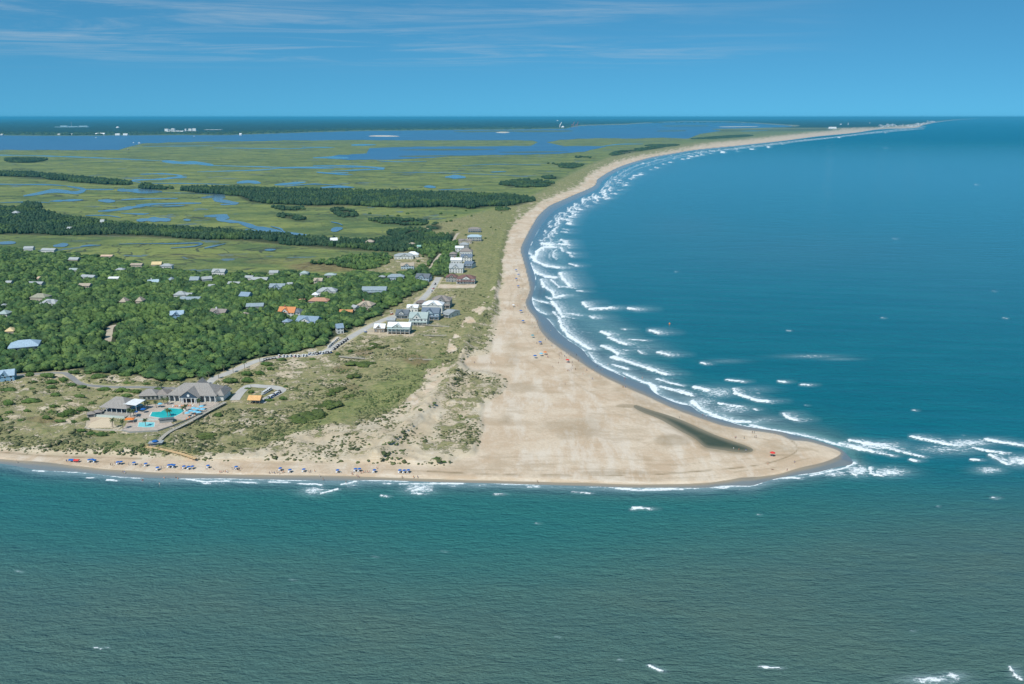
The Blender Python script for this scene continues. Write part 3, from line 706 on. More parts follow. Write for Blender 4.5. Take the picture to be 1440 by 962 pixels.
for pts, w in [([(-300, 214), (0, 218.2), (83, 220), (160, 223), (233, 226.5)], 1.2), ([(228, 226.5), (255, 229), (275, 229), (300, 232.5)], 4.6), ([(290, 232.5), (345, 234), (420, 236), (470, 237)], 1.3), ([(277, 241.7), (367, 239), (400, 236), (480, 235), (540, 236)], 1.7),
    ([(197, 245), (233, 244.5), (255, 248), (225, 252), (187, 253.5), (198, 257)], 2.2), ([(235, 250), (263, 249)], 2.2), ([(207, 257.8), (260, 258), (323, 259.5)], 1.0), ([(333, 257), (350, 255.5), (367, 257.5)], 4), ([(386, 260), (405, 258.5), (430, 256)], 4),
    ([(440, 222), (462, 221.5), (490, 222)], 3.2), ([(445, 242), (463, 243.5), (490, 243)], 2.5), ([(-300, 256), (0, 259), (67, 259.8), (100, 262)], 1.6), ([(95, 262), (117, 266), (107, 271), (77, 268.5), (50, 273), (33, 275.5)], 4.6), ([(112, 266), (133, 266.5), (160, 266.5)], 2.4), ([(165, 267), (195, 268.5), (228, 269.5)], 5.5),
    ([(228, 271), (280, 272), (330, 275)], .9), ([(170, 300), (200, 301), (210, 300)], 1.8), ([(138, 297), (160, 295.5), (187, 291.5), (217, 287), (283, 285.7)], 3.8), ([(290, 276), (313, 276), (305, 281), (333, 286), (310, 288)], 4.5), ([(283, 278), (300, 277)], 2.5), ([(287, 304), (317, 304), (308, 309), (340, 313)], 5), ([(335, 312), (353, 318), (367, 322), (393, 326), (433, 331)], 5.5),
    ([(345, 323), (365, 326.5), (390, 328.5)], 4), ([(192, 310), (217, 308.5), (240, 309.5)], 6), ([(258, 309), (268, 309.5)], 3), ([(69, 283), (93, 282), (117, 281)], 2.6), ([(138, 282), (162, 283)], 4.5), ([(170, 281), (200, 279.5), (250, 279)], 2), ([(228, 290), (260, 289)], 1.6), ([(190, 287), (215, 290), (240, 287)], 1.0),
    ([(120, 303), (150, 303), (170, 306)], 1.5), ([(75, 346), (88, 344.5), (96, 343.5)], 5), ([(-4, 342), (22, 341)], 5), ([(113, 346.5), (127, 345), (142, 345)], 2.2), ([(167, 343), (215, 342.5), (240, 342.7), (270, 341.8), (283, 342.7), (272, 346.5), (240, 349)], 1.7), ([(287, 349), (303, 345.5), (317, 342.7)], 1.9), ([(372, 351.5), (388, 351)], 2.6),
    ([(440, 233), (490, 233.3), (540, 237), (505, 239), (465, 241)], 2.2), ([(447, 243), (475, 245), (497, 246)], 1.2), ([(626, 249), (640, 248.6), (655, 249.4)], 4.2), ([(596, 262.5), (604, 262.5), (613, 263.5)], 3), ([(450, 264), (474, 262.5), (498, 263.5)], 3.2), ([(616, 267), (640, 266.5), (664, 265.5)], 1.1),
    ([(494, 204), (529, 203.6)], 2.4), ([(466, 325), (474, 322), (482, 321)], 4.5), ([(690, 242), (712, 241)], 1.5), ([(550, 242.5), (620, 243), (730, 247)], .7), ([(425, 207), (470, 207.5)], 1.2), ([(300, 208), (400, 209), (440, 208)], 1.0), ([(200, 206), (300, 205)], .8), ([(650, 233), (700, 231), (760, 232)], .7),
    ([(465, 312), (476, 314), (482, 317)], 1.2), ([(0, 285), (40, 284), (70, 285)], 1.0), ([(380, 318), (395, 322), (400, 329)], 1.4), ([(400, 262), (440, 259), (480, 261)], 1.2), ([(530, 226), (560, 227.5), (600, 227)], .9), ([(845, 206), (870, 203), (905, 202.5)], 1.2), ([(1040, 184.5), (1080, 183.5)], .7)]:
    creek(pts, w)
for a in [(10, 16), (100, 140)]: pass
m_, n_, b_ = newmat('lagoon_water'); P_ = n_.pos()
n_.put(b_.inputs['Base Color'], n_.mix(n_.ss(n_.noise(P_, .06, 4), .35, .65), (.060, .066, .028), (.095, .088, .042)))
b_.inputs['Roughness'].default_value = .2; b_.inputs['IOR'].default_value = 1.333
n_.put(b_.inputs['Normal'], n_.bump(n_.noise(P_, .8, 3), .2, .1))
dp_ = n_.att('depth')
n_.put(b_.inputs['Base Color'], n_.mix(n_.ss(dp_, -1.5, 5), (.24, .20, .125), n_.mix(n_.ss(n_.noise(P_, .06, 5), .35, .65), (.055, .066, .032), (.085, .088, .045))))
zl = 1.5 - .16
lo = grid_object('lagoon', X, Y, np.full(X.shape, zl), cv(sdL) > -5, m_, dict(depth=sdL)); tag(lo, kind='structure')
# sandbars in the river
SB = pmat('pale_sandbar', (.55, .5, .42), (.66, .6, .5), .01, obj=False)
for pts in ([(518, 191.6), (530, 190.3), (550, 190.6), (562, 191.8), (540, 192.3)], [(697, 186.6), (706, 185.2), (717, 186), (710, 187.2)], [(1015, 178), (1060, 177.6), (1062, 178.3), (1018, 178.8)]):
    poly_sheet('sandbar', smooth(pts, 4, True), 1.6, SB)
MI = pmat('marsh_island', (.08, .12, .06), (.13, .17, .08), .004, obj=False)
for pts in ([(640, 184.6), (720, 183.4), (800, 183.6), (795, 185.2), (740, 185.8), (715, 185.0), (660, 186)], [(205, 203.5), (300, 200.8), (420, 199.8), (430, 201), (300, 203), (220, 205)], [(560, 211), (600, 209.8), (650, 209.5), (700, 210), (640, 211.4)], [(700, 214), (760, 213), (800, 213.4), (740, 214.7)], [(560, 219.6), (620, 218.4), (640, 219.2), (590, 220.6)], [(935, 176.8), (990, 176.5), (992, 177.4), (940, 177.8)], [(925, 184), (960, 183.4), (962, 184.4), (930, 184.8)]):
    poly_sheet('marsh_islet', smooth(pts, 4, True), 1.7, MI)

def ribbon(name, pts, width, zoff, mat, z0=GZ, kind='structure', thick=0.0, n=8):
    w = [G(p[0], p[1], z0) for p in smooth(pts, n)]
    w = np.array(w); m2 = len(w); V = []; 
    for i in range(m2):
        t = w[min(i + 1, m2 - 1)] - w[max(i - 1, 0)]; t /= np.hypot(*t)
        nn = np.array([-t[1], t[0]]) * width / 2
        V.append((*(w[i] + nn), z0 + zoff)); V.append((*(w[i] - nn), z0 + zoff))
    Fc = [(2 * i, 2 * i + 1, 2 * i + 3, 2 * i + 2) for i in range(m2 - 1)]
    if thick:
        b0 = len(V); V += [(x, y, q - thick) for x, y, q in V]
        Fc += [(2 * i, 2 * i + 2, b0 + 2 * i + 2, b0 + 2 * i) for i in range(m2 - 1)] + [(2 * i + 1, b0 + 2 * i + 1, b0 + 2 * i + 3, 2 * i + 3) for i in range(m2 - 1)]
    me = bpy.data.meshes.new(name); me.from_pydata(V, [], Fc); me.update()
    if me.polygons[0].normal.z < 0: me.flip_normals()
    o = link(name, me, mat)
    if kind: o['kind'] = kind
    return o
ASP = pmat('pale_asphalt', (.42, .40, .37), (.50, .475, .43), .12, .9, obj=False)
ASP2 = pmat('grey_asphalt', (.22, .215, .21), (.28, .27, .25), .12, .9, obj=False)
SHO = pmat('sandy_shoulder', (.50, .42, .27), (.40, .36, .2), .1, .95, obj=False)
TRK = pmat('sandy_track', (.42, .35, .26), (.5, .43, .33), .1, .95, obj=False)
KRB = pmat('pale_kerb', (.52, .48, .38), (.6, .55, .45), .3, .9, obj=False)
ribbon('road_shoulder', ROAD, 12.5, .07, SHO); ribbon('road', ROAD, 7.6, .11, ASP)
ribbon('lane_shoulder', LANE[:9], 7.5, .06, SHO); ribbon('lane', LANE, 4.6, .10, ASP2)
ribbon('parking_loop', LOOP, 7, .125, ASP)
ribbon('sandy_track', TRACK1, 5, .1, TRK); ribbon('sandy_track', TRACK2, 4.5, .1, TRK)
ribbon('road_kerb', [(316, 548), (307, 541), (305, 537), (312, 533), (330, 525.5), (350, 517)], .6, .28, KRB, thick=.28)
ribbon('driveway', [(150, 485), (153, 474), (156, 460), (170, 457)], 6, .1, TRK)
ribbon('driveway', [(510, 464), (525, 466), (550, 468)], 6, .1, TRK)

# ------------------------------------------------------------------ houses (table first: the woods leave room round them)
# x, y, width (photo points), anchor: 'b' = y is the foot of the front wall, 'r' = y is the front eave seen above the trees
# kind, roof, wall, eave height, depth (m), rise (m), turn (deg), extras, label
HOUSES = [
 (533.5, 467.5, 14.5, 'b', 'gable', 'white_metal', 'taupe_wood', 4.2, 9, 3.6, -4, 'G', 'small cottage with white metal roof and brown front gable beside a sandy drive'),
 (561, 469, 31, 'b', 'gable', 'white_metal', 'pale_green', 6.5, 11, 3.6, -4, 'GPQ', 'white-roofed house on dark pilings with a wide green-grey front porch'),
 (549.5, 455, 11, 'b', 'gable', 'grey_metal', 'grey_wood', 3.2, 7, 2.2, -4, '', 'little grey garage directly behind the white-roofed house on pilings'),
 (565.5, 447.5, 17.5, 'b', 'gable', 'slate', 'white_wall', 4.6, 10, 3.8, -5, 'GP', 'slate-grey cottage with a small white front gable beside the road'),
 (580, 438.5, 15, 'b', 'gable', 'white_metal', 'white_wall', 4.5, 8, 2.8, -5, 'G', 'small white-roofed cottage touching the road behind the slate-grey cottage'),
 (588, 457, 25, 'b', 'gable', 'pale_green_roof', 'white_wall', 6.6, 14, 5.2, -5, 'GPW', 'largest front-gabled house of the row, pale green-grey roof over a row of five windows'),
 (605, 449.5, 24, 'b', 'gable', 'blue_slate', 'pale_blue', 6.8, 13, 4.6, -5, 'GP', 'dark blue-grey roofed house between the pale green gable and the big white roof'),
 (608, 440, 28, 'b', 'hip', 'white_metal', 'white_wall', 8.4, 13, 3.6, -5, 'G', 'house under the broad white hipped roof in the middle of the front row'),
 (592, 432.5, 14, 'b', 'hip', 'brown_shingle', 'grey_wood', 5.0, 9, 2.4, -5, '', 'small brown-roofed cottage at the roadside left of the big brown shingled house'),
 (619, 433, 27, 'b', 'hip', 'taupe_shingle', 'grey_wood', 7.5, 17, 4.8, -5, 'GP', 'big brown shingled house with many dormers at the back of the near row'),
 (628, 446, 13, 'b', 'gable', 'grey_metal', 'white_wall', 4.5, 16, 2.0, -35, 'P', 'long low grey porch wing on the seaward side of the near row'),
 (655, 399, 25, 'b', 'hip', 'maroon', 'white_wall', 6.0, 15, 4.2, -3, 'GP', 'wide maroon-roofed beach house with a white front colonnade'),
 (634.5, 396.5, 15, 'b', 'hip', 'maroon', 'grey_wood', 6.0, 12, 3.6, -3, 'G', 'narrower maroon-roofed house between the road end and the wide colonnade house'),
 (641.5, 384, 19, 'b', 'gable', 'pale_grey', 'white_wall', 6.5, 17, 5.0, -3, 'G', 'tall pale grey gabled house just behind the maroon roofs'),
 (641.5, 373.5, 15, 'b', 'gable', 'white_metal', 'white_wall', 7.5, 10, 3.2, -3, 'K', 'white-roofed house with a red chimney behind the tall pale grey gable'),
 (658, 377, 12, 'b', 'gable', 'blue_slate', 'white_wall', 5.5, 14, 3.2, -20, 'P', 'low white porched house on the seaward side of the tall pale grey gable'),
 (656, 368, 15, 'b', 'gable', 'blue_slate', 'white_wall', 6.5, 12, 3.8, -3, 'G', 'blue-grey house with white dormer in the middle of the far row'),
 (655, 361, 17, 'b', 'hip', 'taupe_shingle', 'white_wall', 7.5, 13, 4.4, -3, '', 'plain taupe hip-roofed house in the middle of the far row'),
 (637, 362.5, 9.5, 'b', 'hip', 'taupe_shingle', 'grey_wood', 5.5, 10, 3.0, -3, '', 'small taupe house on the landward side of the far row'),
 (646, 354.5, 11, 'b', 'gable', 'white_metal', 'white_wall', 6.5, 9, 2.6, -3, '', 'brightest white roof of the far row, facing the lane wood'),
 (652.5, 350, 12.5, 'b', 'hip', 'grey_metal', 'grey_wood', 6.5, 11, 3.0, -3, '', 'grey hip-roofed house behind the brightest white roof of the far row'),
 (654, 342.5, 18, 'b', 'gable', 'taupe_shingle', 'tan_wall', 4.5, 10, 2.6, -3, 'G', 'long low beige-grey gabled house near the north end of the row'),
 (667, 339, 19, 'b', 'hip', 'pale_blue_roof', 'white_wall', 7.6, 12, 2.6, -3, 'PD', 'two-storey white house with double verandas near the north end of the row'),
 (667, 326.5, 17, 'b', 'hip', 'taupe_shingle', 'pale_blue', 5.5, 12, 2.8, -3, 'P', 'last house of the row, low grey roof with dark shrubs against its front'),
 (580.5, 358.5, 17, 'r', 'hip', 'white_metal', 'white_wall', 6, 14, 4, 5, '', 'white hipped roof shining among trees west of the lane'),
 (568, 364.5, 26, 'b', 'hip', 'grey_metal', 'white_wall', 4.6, 14, 3.4, 5, 'G', 'wide grey-roofed house in front of the white hipped roof by the lane'),
 (573, 379, 18, 'b', 'gable', 'tan_shingle', 'pale_blue', 5, 12, 3.6, 5, 'G', 'tan-roofed house with blue-white gable facing a sandy lawn'),
 (556.5, 390, 25, 'r', 'hip', 'blue_grey', 'pale_blue', 5.5, 13, 3.2, 4, '', 'wide blue-grey hip-roofed house at the top edge of the oak wood'),
 (537, 390, 9.5, 'r', 'hip', 'grey_metal', 'grey_wood', 4.5, 8, 1.8, 4, '', 'small grey outbuilding left of the wide blue-grey house'),
 (593.5, 396, 19, 'b', 'gable', 'slate', 'pale_blue', 5, 14, 4.2, -12, 'G', 'slate-roofed house with dark-edged gable at the end of the road'),
 (519.5, 340.5, 12, 'r', 'hip', 'tan_shingle', 'tan_wall', 7, 12, 3, 0, '', 'tan pyramid roof rising out of the long hammock wood'),
 (579, 343.5, 9, 'r', 'hip', 'tan_shingle', 'tan_wall', 6, 9, 2.2, 0, '', 'small tan roof at the east end of the hammock wood'),
 (589, 347, 5.5, 'r', 'gable', 'green_metal', 'white_wall', 6, 8, 2, 0, '', 'tiny mint-green roof at the east end of the hammock wood'),
 (402.5, 446.5, 23, 'b', 'gable', 'orange_shingle', 'white_wall', 5.2, 12, 5.0, -8, 'GK', 'house with bright orange shingles and two sharp gables'),
 (416, 440, 14, 'r', 'hip', 'slate', 'white_wall', 6.5, 13, 3.6, -8, '', 'slate-grey roof close behind the bright orange house'),
 (431, 458, 30, 'b', 'gable', 'blue_metal', 'white_wall', 4.6, 13, 4.0, -12, 'GP', 'wide blue metal-roofed house in front of the bright orange house'),
 (401.5, 457.5, 10, 'b', 'hip', 'blue_metal', 'white_wall', 3.4, 8, 2.6, -12, '', 'small blue-roofed outbuilding left of the wide blue metal-roofed house'),
 (479, 469, 9, 'b', 'gable', 'blue_metal', 'white_wall', 5.4, 7, 3.8, 25, '', 'narrow tall white shed with blue roof alone beside the road'),
 (486, 440, 20, 'r', 'gable', 'rust_shingle', 'tan_wall', 4.5, 9, 2.6, -4, '', 'low house with plain rust-orange roof at the wood\'s near edge'),
 (512, 430, 24, 'r', 'hip', 'tan_shingle', 'tan_wall', 5.5, 14, 4.0, -14, 'GK', 'tan-roofed house with a red brick chimney stack'),
 (496.5, 433, 10, 'r', 'gable', 'white_metal', 'white_wall', 4.5, 8, 2.4, -40, '', 'white-roofed cottage joined to the left of the tan house with brick chimney'),
 (526, 414.5, 33, 'b', 'gable', 'blue_grey', 'pale_blue', 5.2, 12, 3.6, 0, 'P', 'long blue house with a light-blue porch roof across its whole front'),
 (447, 424, 30, 'r', 'hip', 'terracotta', 'grey_wood', 5.2, 13, 3.2, -4, '', 'long low terracotta hip-roofed house in the middle of the wood'),
 (423, 422.5, 8.5, 'r', 'hip', 'terracotta', 'grey_wood', 4.2, 7, 1.6, -4, '', 'small terracotta outbuilding left of the long terracotta house'),
 (459, 410.5, 29, 'r', 'hip', 'pale_grey', 'white_wall', 6.2, 15, 4.0, 3, 'G', 'broad pale grey hip-roofed house behind the terracotta house'),
 (443, 415, 9.5, 'r', 'hip', 'white_metal', 'white_wall', 5.2, 9, 2.6, 3, '', 'small whitish pyramid roof between the terracotta and the broad pale grey house'),
 (389, 404.5, 23, 'r', 'gable', 'blue_grey', 'pale_blue', 5.6, 13, 3.8, 0, 'G', 'grey-blue house with a dark pointed dormer at its right end'),
 (407, 400.5, 7.5, 'r', 'gable', 'pale_grey', 'white_wall', 5.2, 8, 2.2, 0, '', 'small pale roof just right of the house with pointed dormer'),
 (447, 395.5, 12.5, 'r', 'gable', 'tan_shingle', 'tan_wall', 6.5, 10, 3.2, 0, 'G', 'small tan gabled roof midway along the marsh edge of the wood'),
 (463.6, 387.6, 17, 'r', 'hip', 'pale_green_roof', 'grey_wood', 5.5, 12, 2.4, 0, '', 'low green-grey roof against the brown marsh'),
 (427, 385, 12, 'r', 'hip', 'pale_green_roof', 'white_wall', 6, 11, 2.8, 0, '', 'green-grey roof at the marsh edge left of the low green-grey one'),
 (384.3, 384, 13, 'r', 'gable', 'pale_grey', 'white_wall', 6, 11, 2.6, 0, '', 'pale grey roof alone at the marsh edge above the long white-grey house'),
 (363.7, 394, 25, 'r', 'gable', 'white_metal', 'white_wall', 5.4, 12, 2.8, -6, '', 'long whitish roof with a second lower wing at the upper middle of the wood'),
 (358, 431.5, 25, 'r', 'gable', 'blue_grey', 'grey_wood', 5.6, 13, 2.8, 8, '', 'long plain grey roof left of the bright orange house'),
 (219.5, 372.5, 14, 'r', 'gable', 'yellow_shingle', 'tan_wall', 6, 11, 3.6, 5, '', 'straw-yellow roof standing at the marsh edge'),
 (233, 374.5, 17, 'r', 'hip', 'pale_grey', 'white_wall', 5.2, 12, 2.8, 5, '', 'pale grey roof touching the right side of the straw-yellow roof'),
 (306.5, 383, 20, 'r', 'gable', 'pale_grey', 'white_wall', 6, 13, 3.6, -6, 'G', 'light grey gabled roof highest on the marsh edge right of the straw-yellow one'),
 (191, 373, 17, 'r', 'gable', 'tan_shingle', 'tan_wall', 5.6, 10, 2.0, 0, '', 'flat tan roof left of the straw-yellow roof'),
 (272.5, 394.5, 13, 'r', 'gable', 'blue_grey', 'grey_wood', 6.2, 11, 4.0, 0, '', 'steep grey gabled roof left of the white angular house'),
 (239, 395.5, 12, 'r', 'hip', 'blue_grey', 'grey_wood', 6, 12, 4.2, 0, '', 'grey pyramid roof below the pale grey and straw-yellow pair'),
 (215.6, 398, 15, 'r', 'gable', 'pale_blue_roof', 'pale_blue', 5.6, 11, 3.4, 20, 'K', 'bluish house with a white chimney left of the grey pyramid roof'),
 (291.5, 393, 14, 'r', 'gable', 'white_metal', 'white_wall', 6, 9, 3.2, 30, '', 'white angular house right of the steep grey gable'),
 (327.5, 400.5, 18, 'r', 'gable', 'pale_grey', 'tan_wall', 5.5, 12, 2.8, -5, '', 'greyish-tan roof above the bright blue gable'),
 (252, 415, 17, 'r', 'hip', 'pale_grey', 'white_wall', 6, 13, 3.4, 4, '', 'pale hipped house at the left of a long two-part group'),
 (262, 415.5, 14, 'r', 'gable', 'white_metal', 'white_wall', 5.4, 11, 2.0, 4, '', 'white metal wing behind the long grey roof'),
 (266, 422, 30, 'r', 'gable', 'blue_grey', 'grey_wood', 5.6, 13, 2.6, 2, '', 'longest plain grey roof of the left half of the wood'),
 (342.5, 417, 16, 'r', 'gable', 'blue_metal', 'blue_wall', 5.6, 13, 4.0, -15, '', 'bright blue gable-roofed house above the long plain grey roof'),
 (305, 441, 25, 'r', 'gable', 'taupe_shingle', 'grey_wood', 5.8, 13, 3.8, -10, 'GK', 'taupe gabled house with a stub chimney right of the light-blue house'),
 (249, 449.5, 17, 'b', 'gable', 'sky_metal', 'blue_wall', 5.0, 12, 3.4, 15, 'G', 'light-blue house with white lower wing alone in the middle of the wood'),
 (342.5, 443.5, 9.5, 'r', 'hip', 'tan_shingle', 'tan_wall', 5.5, 9, 2.4, 0, '', 'tiny tan roof right of the taupe gabled house'),
 (195, 424, 9.5, 'r', 'hip', 'tan_shingle', 'tan_wall', 6, 11, 4.4, 0, '', 'right one of two tan pyramid roofs side by side'),
 (172.5, 425, 9.5, 'r', 'hip', 'tan_shingle', 'tan_wall', 6, 11, 4.4, 0, '', 'left one of two tan pyramid roofs side by side'),
 (296.5, 403, 8.5, 'r', 'gable', 'pale_grey', 'white_wall', 5.5, 9, 2.0, 0, '', 'tiny pale roof below the white angular house'),
 (349, 391, 12, 'r', 'gable', 'white_metal', 'white_wall', 5.6, 10, 2.4, -10, '', 'small white roof left of the long whitish one'),
 (67, 427.5, 26, 'r', 'hip', 'pale_grey', 'white_wall', 6, 14, 4.0, -6, 'G', 'broad pale grey hipped roof in the left part of the wood'),
 (52.5, 419, 24, 'r', 'hip', 'olive_shingle', 'tan_wall', 6, 15, 3.8, -4, '', 'olive-tan hipped roof above the broad pale grey one on the left'),
 (117.5, 402.5, 16.5, 'r', 'gable', 'tan_shingle', 'tan_wall', 6.4, 11, 2.6, 0, '', 'plain square tan roof right of the olive-tan one'),
 (122, 390, 23, 'r', 'gable', 'white_metal', 'white_wall', 5.8, 10, 2.4, -14, '', 'jagged white roof above the plain square tan roof'),
 (159, 392, 15, 'r', 'gable', 'white_metal', 'white_wall', 5.4, 9, 1.8, 0, '', 'low white roof right of the jagged white one'),
 (48.5, 399.5, 22, 'r', 'gable', 'white_metal', 'white_wall', 5.6, 10, 2.2, -4, '', 'long white roof above the olive-tan hipped roof'),
 (3, 442, 14, 'r', 'hip', 'pale_green_roof', 'white_wall', 6, 12, 3.4, 0, '', 'pale teal roof cut by the left edge of the picture'),
 (102.5, 365.6, 15, 'r', 'gable', 'pale_grey', 'tan_wall', 6, 10, 3, -8, '', 'greyish roof below the two roofs at the marsh\'s left corner'),
 (66.5, 352.5, 22, 'r', 'gable', 'white_metal', 'white_wall', 5.8, 12, 2.8, -8, '', 'white roof nearest the marsh\'s left corner'),
 (39.5, 350, 13, 'r', 'gable', 'pale_grey', 'white_wall', 6, 11, 3.2, 10, '', 'pale grey roof left of the white one at the marsh\'s left corner'),
 (149, 360.8, 17, 'r', 'gable', 'peach_shingle', 'tan_wall', 5.4, 11, 1.8, 0, '', 'low peach-coloured roof at the marsh edge'),
 (167.5, 380, 12, 'r', 'hip', 'pale_grey', 'grey_wood', 5.6, 9, 2.4, 0, '', 'small faded grey roof below the low peach-coloured roof'),
 (102, 380, 12, 'r', 'gable', 'pale_green_roof', 'white_wall', 5.6, 9, 2.0, 0, '', 'small green-grey roof above the jagged white roof'),
 (55.5, 392, 7, 'r', 'gable', 'peach_shingle', 'tan_wall', 5.6, 7, 2.0, 0, '', 'tiny peach roof above the long white roof'),
 (34.5, 496, 36, 'b', 'hip', 'sky_metal', 'white_wall', 6.2, 15, 3.8, 22, 'PDQ', 'large white house with pale blue metal roof alone at the front of the wood'),
 (12.5, 466.5, 13, 'r', 'hip', 'yellow_shingle', 'tan_wall', 5.5, 11, 3.2, 10, '', 'cream-yellow roof above the large white house with blue roof'),
 (8, 538, 22, 'b', 'gable', 'sky_metal', 'blue_wall', 5.2, 13, 3.6, 24, 'G', 'blue house at the left edge of the picture where the lane begins'),
 (3, 431.5, 10, 'r', 'hip', 'grey_metal', 'white_wall', 5.5, 9, 2.6, 0, '', 'small grey roof at the left edge above the pale teal one'),
 (11, 398, 8, 'r', 'gable', 'pale_grey', 'white_wall', 5.2, 8, 2.2, 0, '', 'tiny grey-white roof far left above the small grey roof'),
 (20, 299, 9, 'r', 'hip', 'pale_grey', 'white_wall', 8, 14, 4, 0, '', 'pale cottage roof at the left end of the hammock wood'),
 (143, 312, 5.5, 'r', 'gable', 'white_metal', 'white_wall', 7, 10, 5, 0, '', 'narrow white gable in the left half of the hammock wood'),
 (97, 321, 7, 'r', 'gable', 'pale_grey', 'white_wall', 7, 10, 3, 0, '', 'small whitish cottage at the marsh side of the hammock wood'),
 (470, 337.5, 10, 'r', 'gable', 'white_metal', 'white_wall', 7, 12, 4, 20, '', 'white gabled roof in the right half of the hammock wood'),
]
HS = []          # footprints in metres: x, y, half width, half depth, turn
for i, h in enumerate(HOUSES):
    x, y, wpx, anc, kind, roof, wall, eave, dep, rise, turn, ex, lab = h
    if anc == 'r': eave -= 1.3; dep *= .8; wpx *= .88; HOUSES[i] = h[:2] + (wpx,) + h[3:7] + (eave, dep) + h[9:]
    if anc == 'r' and roof == 'white_metal' and i % 3: roof = 'pale_grey'; HOUSES[i] = HOUSES[i][:5] + (roof,) + HOUSES[i][6:]
    zf = GZ + (0.2 if anc == 'b' else eave - .2)
    fx, fy_ = G(x, y, zf)
    wm = wpx / S(y)
    a = math.radians(turn)
    c = (fx - math.sin(a) * dep / 2, fy_ + math.cos(a) * dep / 2)
    HS.append((c[0], c[1], wm / 2, dep / 2, a))
HSA = np.array(HS)

# ------------------------------------------------------------------ foliage
def ico(sub):
    t = (1 + 5 ** .5) / 2
    v = [(-1, t, 0), (1, t, 0), (-1, -t, 0), (1, -t, 0), (0, -1, t), (0, 1, t), (0, -1, -t), (0, 1, -t), (t, 0, -1), (t, 0, 1), (-t, 0, -1), (-t, 0, 1)]
    f = [(0, 11, 5), (0, 5, 1), (0, 1, 7), (0, 7, 10), (0, 10, 11), (1, 5, 9), (5, 11, 4), (11, 10, 2), (10, 7, 6), (7, 1, 8), (3, 9, 4), (3, 4, 2), (3, 2, 6), (3, 6, 8), (3, 8, 9), (4, 9, 5), (2, 4, 11), (6, 2, 10), (8, 6, 7), (9, 8, 1)]
    v = [np.array(p, float) / np.linalg.norm(p) for p in v]
    for _ in range(sub):
        nf = []; cache = {}
        def mid(a, b):
            k = (min(a, b), max(a, b))
            if k not in cache:
                p = v[a] + v[b]; v.append(p / np.linalg.norm(p)); cache[k] = len(v) - 1
            return cache[k]
        for a, b, c in f:
            ab, bc, ca = mid(a, b), mid(b, c), mid(c, a)
            nf += [(a, ab, ca), (b, bc, ab), (c, ca, bc), (ab, bc, ca)]
        f = nf
    return np.array(v), np.array(f)
I1, I2 = ico(1), ico(2)

def crown(seed, lobes=7, sub=1, leaves=60, leaf=.16, flat=.62):
    """unit crown (radius about 1, from z = 0 upwards): lumpy lobes with leaf clumps standing off them, as triangles"""
    r = np.random.default_rng(seed); base_v, base_f = I1 if sub == 1 else I2
    Vs, Fs, off = [], [], 0
    for k in range(lobes):
        if k == 0: c = np.array([0, 0, .42]); R = .62
        else:
            a = k / (lobes - 1) * 2 * math.pi + r.uniform(-.5, .5); q = r.uniform(.38, .66)
            c = np.array([math.cos(a) * q, math.sin(a) * q, r.uniform(.22, .5)]); R = r.uniform(.32, .48)
        bump_ = 1 + .5 * (fbm(base_v[:, 0] * 2.3 + seed + k * 3, base_v[:, 1] * 2.3 + base_v[:, 2] * 1.7, seed + k, 3) - .5)
        v = base_v * R * bump_[:, None] * r.uniform(.9, 1.1, 3); v[:, 2] *= flat / .62
        v = v + c
        v[:, 2] = np.maximum(v[:, 2], .02)
        keepf = (v[base_f][:, :, 2].max(1) > .08)
        Vs.append(v); Fs.append(base_f[keepf] + off); off += len(v)
        nl = leaves // lobes
        d = r.normal(size=(nl, 3)); d[:, 2] = np.abs(d[:, 2]) * .9; d /= np.linalg.norm(d, axis=1)[:, None]
        p = c + d * R * r.uniform(.92, 1.18, nl)[:, None] * np.array([1, 1, flat / .62])
        s_ = leaf * r.uniform(.5, 1.3, nl)
        tri = r.normal(size=(nl, 3, 3)) ; tri -= tri.mean(1, keepdims=True); tri /= np.linalg.norm(tri, axis=2, keepdims=True)
        tri = p[:, None, :] + tri * s_[:, None, None]
        Vs.append(tri.reshape(-1, 3)); Fs.append(np.arange(nl * 3).reshape(-1, 3) + off); off += nl * 3
    return np.vstack(Vs), np.vstack(Fs)

def foliage_mat(name, dark, mid_, light, cell=.16, trans=0.0):
    m, n, b = newmat(name); P = n.pos()
    v = n.new('ShaderNodeTexVoronoi'); n.put(v.inputs['Vector'], P); v.inputs['Scale'].default_value = cell; v.inputs['Randomness'].default_value = 1
    s1 = n.new('ShaderNodeSeparateColor'); n.put(s1.inputs[0], v.outputs['Color'])
    a = n.noise(P, 1.1, 4, .6); c = n.noise(P, .018, 3, .5)
    col = n.mix(n.ss(s1.outputs[0], .1, .9), mid_, light)
    col = n.mix(n.ss(s1.outputs[1], .45, 1.0, 0, .75), col, dark)
    col = n.mix(n.ss(a, .45, .68, 0, .6), col, dark)
    col = n.mix(n.ss(c, .50, .64, 0, .45), col, (.105, .165, .035))
    col = n.mix(n.ss(n.noise(P, .045, 3, .55), .52, .66, 0, .6), col, dark)
    n.put(b.inputs['Base Color'], col); b.inputs['Roughness'].default_value = .75; b.inputs['Specular IOR Level'].default_value = .18
    return m
OAK = foliage_mat('oak_leaves', (.022, .050, .022), (.056, .118, .035), (.145, .215, .058))
HAM = foliage_mat('hammock_leaves', (.016, .042, .024), (.030, .072, .034), (.058, .10, .045), .11)
SHR = foliage_mat('shrub_leaves', (.040, .070, .018), (.060, .115, .026), (.095, .150, .038), .35)
SHD = foliage_mat('myrtle_leaves', (.05, .065, .018), (.075, .11, .026), (.11, .14, .04), .3)
TUF = foliage_mat('dune_scrub', (.05, .065, .03), (.085, .105, .04), (.17, .17, .075), .5)
BARK = pmat('bark', (.10, .075, .05), (.16, .12, .085), 3, .95)

